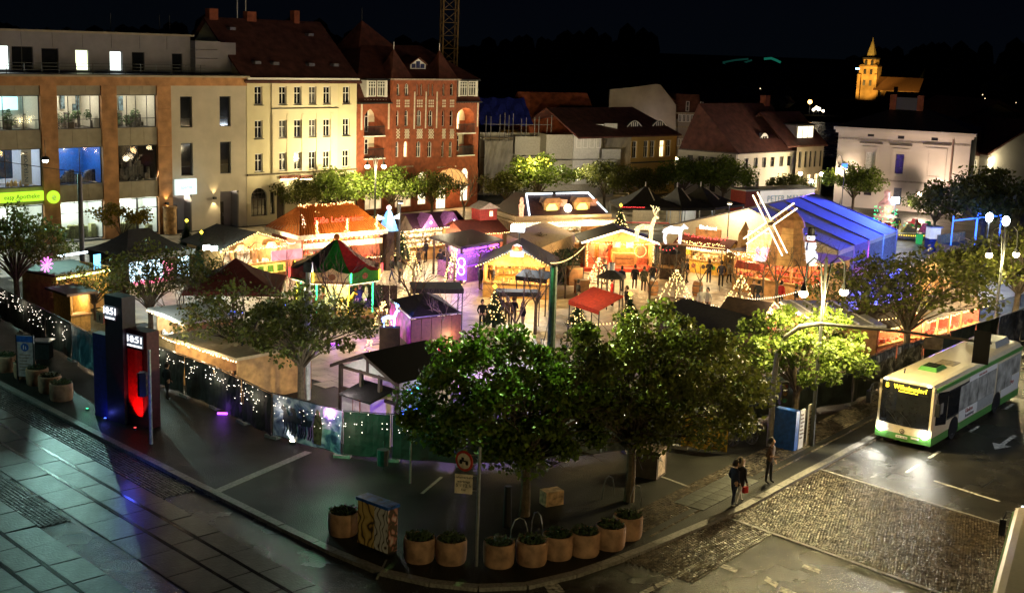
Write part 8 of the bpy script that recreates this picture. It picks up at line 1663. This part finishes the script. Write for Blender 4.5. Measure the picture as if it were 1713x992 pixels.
xs = [(.04, .96), (.14, 1.0), (L_-.1, 1.0), (L_, .96)]
mb = MB(); rings = []
for x, s in xs: rings.append([mb.pt((x, WX/2+(y-WX/2)*s, .62+(z-.62)*(s if z > 2 else 1))) for y, z in prof])
for a, b in zip(rings[:-1], rings[1:]):
    for i in range(len(prof)-1): mb.face((a[i], a[i+1], b[i+1], b[i]))
mb.face(rings[0]); mb.face(rings[-1][::-1]); mb.obj('body', M_bc, bus)
mb = MB()
for x0, x1 in ((.02, 2.15), (3.2, 8.0), (9.05, L_)): mb.box(x0, .004, .26, x1, WX-.004, .66)
mb.obj('skirt', M_bg, bus)
MB().box(.2, -.01, 2.62, L_-.1, .06, 2.80).obj('roof_edge_stripe', M_bg, bus)
mb = MB()
for x0, x1, z0, z1, m in ((3.25, 5.7, .67, 1.18, M_bw), (5.7, 8.0, .67, 1.18, M_bgr), (9.1, 11.8, .67, 1.5, M_bw), (4.3, 8.1, 2.36, 2.6, M_bw)): MB().box(x0, -.012, z0, x1, -.002, z1).obj('side_panel', m, bus)
for x0, x1, z0, z1 in ((1.75, 3.15, 1.2, 2.36), (3.2, 4.4, 1.2, 2.36), (4.45, 5.6, 1.2, 2.36), (5.65, 6.8, 1.2, 2.36), (6.85, 8.0, 1.2, 2.36), (8.3, 9.7, 1.05, 2.5), (9.75, 10.6, 1.05, 2.5), (10.65, 11.7, 1.55, 2.5)): MB().box(x0, -.016, z0, x1, -.004, z1).obj('side_window', M_bgl2 if x0 > 1.9 else M_bgl, bus)
MB().box(1.72, -.010, 1.1, 8.05, -.003, 2.45).obj('window_band', BLACK, bus)
MB().prism([(.32, 1.15), (1.62, .95), (1.66, 2.45), (.42, 2.62), (.25, 2.3)], -.018, -.004).obj('driver_window', M_bgl, bus); MB().box(.7, -.026, 1.55, 1.1, -.019, 2.05).obj('window_flap', mat('pale_flap', (.25, .24, .22), .2), bus)
text('Kliniken', .30, mat('ad_red', (.35, .12, .10), .6), bus, (4.6, -.014, 1.03)); text('Brandenburg', .22, mat('ad_grey', (.18, .16, .16), .6), bus, (4.7, -.014, .80)); text('www.stadt.de', .2, mat('ad_red', (0, 0, 0)), bus, (6.1, -.014, 2.47)); text('Pflege', .25, mat('ad_red', (0, 0, 0)), bus, (10.7, -.014, 1.2))
ws = MB()
P0 = [(.10, .95), (.08, 1.6), (.12, 2.45)]; n = 6
fx = lambda t: -.10*math.sin(PI*t)
for i in range(n):
    t0, t1 = i/n, (i+1)/n; y0, y1 = .12+(WX-.24)*t0, .12+(WX-.24)*t1
    for (x0, z0), (x1, z1) in zip(P0[:-1], P0[1:]): ws.poly([(x0-.07+fx(t0), y0, z0), (x0-.07+fx(t1), y1, z0), (x1-.07+fx(t1), y1, z1), (x1-.07+fx(t0), y0, z1)][::-1])
ws.obj('windscreen', M_bgl, bus)
def fpatch(name, z0, z1, y0, y1, off, m):
    mb = MB(); n = 6
    for i in range(n):
        t0, t1 = i/n, (i+1)/n; a, b = y0+(y1-y0)*t0, y0+(y1-y0)*t1; f = lambda y: .05-.10*math.sin(PI*y/WX)-off; mb.poly([(f(a), a, z0), (f(a), a, z1), (f(b), b, z1), (f(b), b, z0)]); mb.poly([(f(a), a, z1), (f(a)+.3, a, z1), (f(b)+.3, b, z1), (f(b), b, z1)]); mb.poly([(f(a), a, z0), (f(b), b, z0), (f(b)+.3, b, z0), (f(a)+.3, a, z0)])
    for y in (y0, y1): mb.poly([(f(y), y, z0), (f(y)+.3, y, z0), (f(y)+.3, y, z1), (f(y), y, z1)])
    return mb.obj(name, m, bus)
fpatch('front_panel', .58, .96, .01, WX-.01, .01, M_bc); fpatch('front_skirt', .28, .585, .01, WX-.01, .02, M_bg); dp = fpatch('destination_box', 2.42, 2.86, .12, WX-.12, .0, BLACK)
YEL = emat('amber_display', (1, .74, .03), 4.); text('Wilhelmsdorf', .29, YEL, dp, (-.07, WX/2-.18, 2.66), (PI/2, 0, -PI/2), ext=.004, sx=.92); text('B', .29, YEL, dp, (-.07, WX-.42, 2.66), (PI/2, 0, -PI/2), ext=.004); MB().box(-.062, .75, 2.47, -.056, 1.6, 2.50).obj('display_line', YEL, dp)
for y in (.05, WX-.15): MB().box(.0, y, .95, .12, y+.1, 2.86).obj('corner_pillar', M_bc, bus)
for y in (.28, WX-.28):
    h = MB(); h.ball((-.02, y, .70), .19, 10, 7, .8); h.obj('headlight', emat('headlight', (1, .97, .85), 30), bus); spot((-.2, y, .72), (-9, y*1.0, -.1), 1100, (1, .93, .78), 75, .06, bus, .8)
for y in (.3, WX-.3): MB().box(-.02, y-.07, 2.88, .06, y+.07, 2.95).obj('marker_lamp', emat('marker_lamp', (.8, .92, 1), 6), bus)
em = MB(); em.tube([(-.1, WX/2+.1*math.cos(i*PI/8), .72+.1*math.sin(i*PI/8)) for i in range(17)], .016, 4)
for a in (PI/2, PI/2+2*PI/3, PI/2-2*PI/3): em.tube([(-.1, WX/2, .72), (-.1, WX/2+.1*math.cos(a), .72+.1*math.sin(a))], .014, 4)
em.obj('front_emblem', BLACK, bus); pl_ = MB().box(-.10, WX/2-.26, .40, -.085, WX/2+.26, .51).obj('number_plate', WHITEP, bus); text('BRB VB 84', .10, BLACK, pl_, (-.102, WX/2, .455), (PI/2, 0, -PI/2), ext=.002); MB().box(-.08, WX*.2, .45, -.06, WX*.2+.35, .53).obj('grille_plate', WHITEP, bus); text('VBB', .14, mat('print_grey', (0, 0, 0)), bus, (-.075, WX-.55, .78), (PI/2, 0, -PI/2), ext=.002)
for y0, s in ((.9, 1), (1.5, 1)): MB().tube([(-.09, y0, .98), (-.10, y0+.25, 1.3), (-.09, y0+.55, 1.55)], .015, 4).obj('wiper', BLACK, bus)
for y, s in ((.0, -1), (WX, 1)): m_ = MB(); m_.tube([(.1, y, 2.7), (-.25, y+s*.2, 2.6), (-.3, y+s*.28, 2.3)], .03, 5); m_.box(-.38, y+s*.28-.1, 1.75, -.25, y+s*.28+.1, 2.3); m_.obj('mirror', BLACK, bus)
TY = MB().lathe([(.30, -.13), (.46, -.13), (.48, -.08), (.48, .08), (.46, .13), (.30, .13)], 22).mesh('tyre', M_rub); RI = MB().lathe([(.29, -.02), (.29, .11), (.2, .13), (.16, .06), (.02, .08)], 18).mesh('rim', STEEL)
for x in (2.7, 8.55):
    for y in (.14, WX-.14):
        w_ = inst('wheel', TY, bus, (x, y, .48), (PI/2, 0, 0) if y < 1 else (-PI/2, 0, 0)); inst('rim', RI, w_, (0, 0, .01))
    a = MB(); a.prism([(x+.58*math.cos(i*PI/10), .5+.58*math.sin(i*PI/10)) for i in range(11)]+[(x-.56, .3), (x+.56, .3)], -.02, .3); a.obj('wheel_arch', BLACK, bus)
hz_ = MB().frus((2.3, .85, 3.7, 1.75), (2.5, .95, 3.45, 1.65), 2.98, 3.16).obj('roof_hatch', M_bg, bus); MB().box(2.55, 1.0, 3.162, 2.95, 1.6, 3.172).box(3.0, 1.0, 3.162, 3.4, 1.6, 3.172).obj('hatch_glass', M_bgl, hz_)
MB().box(4.1, .75, 2.99, 5.1, 1.6, 3.02).obj('roof_panel', mat('roof_stain', (.20, .15, .08), .6, var=.4), bus); MB().frus((9.3, .5, 11.5, 2.0), (9.5, .65, 11.3, 1.85), 2.98, 3.28).obj('roof_unit', M_bgr, bus); MB().tube([(1.2, 1.9, 3), (1.25, 1.9, 3.2)], .03, 5).obj('antenna', BLACK, bus)
mb = MB()
for i in range(8): mb.box(3.0+i*.8, .4, .9, 3.35+i*.8, 1.0, 1.9)
a, b = G(1697, 838, 2.95), G(1655, 992, 2.95); an = math.atan2((b-a).y, (b-a).x)
b2 = dup(bus, (a.x, a.y, ZR), an, 'second city bus cut by the bottom right corner, only part of its roof in view')
for c in list(b2.children_recursive):
    if c.type == 'LIGHT': bpy.data.objects.remove(c)
# ================================================================ PEOPLE
M_skin = mat('skin', (.45, .27, .19), .55, var=.05)
def body(seed, pose):
    rg = random.Random(seed); Vx, Ed, Rd = [], [], []
    def ch(pts, rs, root=None):
        k = root
        for p, r in zip(pts, rs):
            Vx.append(p); Rd.append(r); i = len(Vx)-1
            if k is not None: Ed.append((k, i))
            k = i
        return k
    lean = pose.get('lean', 0); st = pose.get('stride', .0)
    pel = ch([(0, 0, .95)], [(.17, .12)]); ab = ch([(0, -.01-lean*.3, 1.13)], [(.16, .115)], pel); chs = ch([(0, -lean*.8, 1.34)], [(.19, .125)], ab); nk = ch([(0, -lean, 1.48)], [(.065, .065)], chs); hd = ch([(0, -lean-.02, 1.60), (0, -lean-.025, 1.70), (0, -lean-.01, 1.78)], [(.085, .095), (.088, .105), (.05, .06)], nk); ch([(0, -lean-.135, 1.64)], [(.018, .02)], nk+2)
    for s in (-1, 1):
        f = st*s; ft = ch([(s*.10, 0, .88), (s*.11, -f*.5, .50), (s*.115, -f+.06*abs(st), .10)], [(.092, .09), (.062, .065), (.045, .05)], pel); ch([(s*.125, -f-.14, .045)], [(.045, .035)], ft)
        sh = ch([(s*.20, -lean*.85, 1.40)], [(.075, .075)], chs); e, h = pose['arms'][0 if s < 0 else 1]; w = ch([(s*e[0], e[1], e[2]), (s*h[0], h[1], h[2])], [(.055, .055), (.036, .036)], sh)
        d = (V((s*h[0], h[1], h[2]))-V((s*e[0], e[1], e[2]))).normalized(); pm = V((s*h[0], h[1], h[2]))+d*.08; p = ch([tuple(pm)], [(.038, .02)], w); sd_ = d.cross(V((0, 1, .3))).normalized()
        for k, (o_, l) in enumerate(((-.03, .07), (-.01, .085), (.012, .08), (.032, .06))): q = pm+sd_*o_+d*l*.6; ch([tuple(q), tuple(q+d*l*.4+V((0, -.012, 0)))], [(.010, .010), (.008, .008)], p)
        q = pm-d*.05-sd_*.045; ch([tuple(q), tuple(q+d*.04)], [(.011, .011), (.009, .009)], p)
    me = bpy.data.meshes.new('person'); me.from_pydata(Vx, Ed, []); ob = bpy.data.objects.new('t', me); COL.objects.link(ob); ob.modifiers.new('s', 'SKIN')
    for i, r in enumerate(Rd): me.skin_vertices[0].data[i].radius = r; me.skin_vertices[0].data[i].use_root = (i == 0)
    sb = ob.modifiers.new('u', 'SUBSURF'); sb.levels = 1; sb.render_levels = 1; bpy.context.view_layer.update()
    m2 = bpy.data.meshes.new_from_object(ob.evaluated_get(bpy.context.evaluated_depsgraph_get())); bpy.data.objects.remove(ob); m2.name = 'person'; m2.materials.clear()
    for m in (M_skin, BLACK, BLACK, BLACK): m2.materials.append(m)
    hands = [V(((-1 if i == 0 else 1)*h[0], h[1], h[2])) for i, (e, h) in enumerate(pose['arms'])]
    for p in m2.polygons:
        c = p.center; p.use_smooth = True
        p.material_index = 0 if c.z > 1.49 or any((c-h).length < .19 and (c-h).z < .02 for h in hands) else 3 if c.z < .10 else 2 if c.z < .90 and abs(c.x) < .21 else 1
    return m2
AR = dict(down=((.27, .02, 1.12), (.28, -.08, .88)), bent=((.27, .03, 1.13), (.16, -.27, 1.16)), pocket=((.29, .04, 1.12), (.22, -.08, .95)), phone=((.25, -.05, 1.14), (.08, -.24, 1.42)))
PB = [body(1, dict(arms=(AR['down'], AR['down']), stride=.0)), body(2, dict(arms=(AR['pocket'], AR['pocket']), stride=.12)), body(3, dict(arms=(AR['bent'], AR['down']), stride=.05, lean=.04)), body(4, dict(arms=(AR['bent'], AR['phone']), stride=.06)), body(5, dict(arms=(AR['down'], AR['pocket']), stride=.26, lean=.05))]
HAIR = MB().ball((0, -.005, 1.735), .108, 10, 7, .95).lathe([(.106, 1.70), (.108, 1.60), (.09, 1.58)], 10, (0, .025), cap=False).mesh('hair', BLACK, True)
COAT = MB().lathe([(.20, .72), (.215, .95), (.21, 1.15), (.23, 1.36), (.15, 1.46), (.08, 1.49)], 14, cap=False); [COAT.v.__setitem__(i, (p[0], p[1]*.68, p[2])) for i, p in enumerate(COAT.v)]; COAT = COAT.mesh('coat', BLACK, True)
CL = {n: mat('cloth_'+n, c, .85, var=.15) for n, c in dict(black=(.012, .012, .015), navy=(.015, .02, .05), grey=(.09, .09, .09), olive=(.06, .06, .03), white=(.55, .53, .50), beige=(.32, .24, .16), red=(.40, .02, .02), denim=(.04, .06, .12), brown=(.07, .04, .025)).items()}
HR = {n: mat('hair_'+n, c, .7) for n, c in dict(dark=(.02, .014, .01), blond=(.30, .20, .09), grey=(.3, .3, .3), brown=(.08, .045, .02)).items()}
def person(px, py, ang, v, top, leg, hair, lab, s=1., coat=None, shoe='black', z=.02, grp='visitors at the market'):
    g = G(px, py, z); t = T('person', lab, 'person', (g.x, g.y, z), ang, grp); b = inst('body', PB[v], t, scale=s)
    for i, m in enumerate((M_skin, CL[top], CL[leg], CL[shoe])): b.material_slots[i].link = 'OBJECT'; b.material_slots[i].material = m
    h = inst('hair', HAIR, t, scale=s); h.material_slots[0].link = 'OBJECT'; h.material_slots[0].material = HR[hair]
    if coat: c = inst('coat', COAT, t, scale=s); c.material_slots[0].link = 'OBJECT'; c.material_slots[0].material = CL[coat]
    return t
p = person(1235, 843, 2.2, 4, 'black', 'white', 'dark', 'person walking at the kerb in dark coat, pale fur hood and light trousers', 1.02, 'black', 'black', 0., None)
MB().tube([(.13*math.cos(i*PI/8), .07-.05*math.sin(i*PI/8), 1.68+.15*math.sin(i*PI/8)) for i in range(17)], .055, 6).obj('fur_hood', CL['beige'], p); MB().box(-.36, -.1, .55, -.24, .1, .78).obj('bag', CL['red'], p)
p = person(1226, 846, 2.0, 1, 'navy', 'navy', 'dark', 'person in dark clothes and pale shoes walking close behind the fur-hooded one at the kerb', 1.0, None, 'white', 0., None)
p = person(1285, 808, .9, 2, 'brown', 'black', 'dark', 'person in brown jacket and dark cap standing at the kerb by the signal mast', 1.04, None, 'black', 0., None); MB().lathe([(.115, 1.73), (.11, 1.82), (.04, 1.86)], 12).obj('cap', CL['black'], p)
PL = ((478, 458, 2.4, 1, 'black', 'black', 'dark', 'dark-clad person seen from behind left of the carousel'), (457, 452, 1.2, 0, 'grey', 'brown', 'brown', 'person in grey at the right post of the bright food stall'), (393, 450, 2.0, 2, 'olive', 'black', 'grey', 'person in olive jacket at the counter of the bright food stall'), (727, 428, .5, 0, 'white', 'black', 'dark', 'person in a white jacket before the steps of the violet-gabled stall'), (736, 459, 2.6, 1, 'black', 'black', 'dark', 'black-clad person left of the violet bar, nearest its dark roof tip'), (748, 462, 3.4, 0, 'navy', 'denim', 'brown', 'person in navy and jeans beside the violet bar'), (742, 452, 1.0, 3, 'black', 'black', 'blond', 'fair-haired person behind the pair at the violet bar'),
      (806, 549, .2, 1, 'black', 'black', 'dark', 'black-clad person standing alone on the violet-lit path'), (803, 486, 2.2, 0, 'black', 'brown', 'dark', 'person in black at the left corner of the mulled-wine stall'), (815, 484, 2.8, 2, 'brown', 'black', 'brown', 'person in brown at the mulled-wine stall, left group'), (824, 486, 1.9, 3, 'navy', 'black', 'blond', 'fair-haired person drinking at the mulled-wine stall, left group'), (836, 543, .8, 1, 'black', 'black', 'dark', 'black-clad person left under the low table awning'), (848, 546, 3.2, 0, 'brown', 'olive', 'grey', 'person in brown jacket and olive trousers under the low table awning'), (858, 545, 3.0, 3, 'black', 'black', 'brown', 'black-clad person right under the low table awning'), (874, 552, 5.2, 2, 'black', 'beige', 'blond', 'fair-haired person in black with beige trousers beside the green mast'),
      (1039, 488, 2.6, 1, 'navy', 'black', 'dark', 'dark broad person behind the grill pavilion'), (1061, 484, 3.0, 0, 'black', 'black', 'dark', 'black-clad person seen from behind before the stage hut'), (1076, 488, 2.9, 2, 'olive', 'black', 'brown', 'person in olive coat right of the one before the stage hut'), (1090, 482, 3.6, 3, 'black', 'denim', 'brown', 'person in black leaning at the left barrel'), (1022, 512, 1.4, 0, 'red', 'black', 'dark', 'person in a red jacket under the grill pavilion'), (966, 512, 2.0, 1, 'black', 'black', 'dark', 'dark person behind the red awning'), (1047, 526, 5.0, 2, 'black', 'brown', 'brown', 'dark person right of the red awning'), (1148, 474, 1.9, 1, 'black', 'black', 'dark', 'tall dark person at the round table before the bakery stall'), (1140, 472, 4.6, 3, 'grey', 'black', 'brown', 'person in grey facing the tall one at the round table'), (1171, 528, .4, 0, 'white', 'beige', 'grey', 'person in a white coat near the end of the long shed'), (1182, 527, 5.6, 2, 'white', 'black', 'dark', 'dark-haired person in white beside the white coat near the long shed'), (1219, 474, 1.0, 1, 'beige', 'black', 'brown', 'person in beige right of the bakery stall'), (1258, 512, .3, 0, 'brown', 'black', 'brown', 'person in brown before the windmill stall'), (1267, 514, 2.5, 1, 'black', 'denim', 'dark', 'tall dark person before the windmill stall'), (1499, 392, 3.0, 1, 'black', 'black', 'dark', 'dark person watching the children ride'), (587, 520, 1.0, 0, 'black', 'black', 'dark', 'dark person in front of the carousel right side'), (602, 522, 4.0, 2, 'navy', 'black', 'brown', 'person in navy beside the violet-lit plank screen'), (1240, 470, 2.0, 3, 'black', 'brown', 'blond', 'fair-haired person left of the windmill stall'), (280, 668, 2.5, 1, 'black', 'black', 'dark', 'dark figure in the shade of the fence right of the clock column'), (700, 455, 1.2, 1, 'brown', 'black', 'dark', 'person in brown crossing the open path left of the violet bar'), (712, 440, 4.2, 0, 'navy', 'black', 'brown', 'person in navy far back on the path below the violet-gabled stall'), (655, 470, 2.2, 4, 'black', 'denim', 'blond', 'fair-haired person walking right of the carousel'), (668, 474, 2.2, 1, 'grey', 'black', 'dark', 'person in grey walking behind the fair-haired one right of the carousel'), (515, 470, 3.3, 2, 'red', 'denim', 'brown', 'person in red jacket at the carousel left edge'), (540, 425, 3.2, 1, 'black', 'black', 'dark', 'dark person at the counter of the orange-roofed stall'), (600, 428, 3.1, 3, 'beige', 'brown', 'brown', 'person in beige at the counter of the orange-roofed stall'), (890, 480, 2.7, 1, 'black', 'black', 'dark', 'dark person at the right end of the mulled-wine counter'), (905, 484, .6, 0, 'denim', 'black', 'grey', 'person in denim jacket near the green mast, looking left'), (1010, 476, 2.4, 4, 'black', 'brown', 'brown', 'black-clad person striding before the stage hut left side'), (1205, 480, 3.0, 1, 'navy', 'black', 'dark', 'person in navy at the bakery counter right end'), (1185, 474, 2.9, 3, 'black', 'denim', 'brown', 'person in black at the bakery counter middle'), (1305, 515, 2.2, 0, 'red', 'black', 'dark', 'person in red at the windmill stall counter'), (1330, 522, 1.8, 1, 'black', 'black', 'dark', 'dark person under the windmill stall right half'), (1530, 398, 1.0, 3, 'beige', 'denim', 'blond', 'fair-haired person in beige by the ticket booth'), (1470, 402, 2.0, 0, 'black', 'denim', 'brown', 'person left of the children ride platform'))
for px, py, an, v, top, leg, hr_, lab in PL: person(px, py, an, v, top, leg, hr_, lab, R.uniform(.96, 1.06), 'black' if (top == 'black' and v == 0) else top if top in ('olive', 'beige') else None, 'white' if lab.startswith('black-clad person standing alone') else 'black')
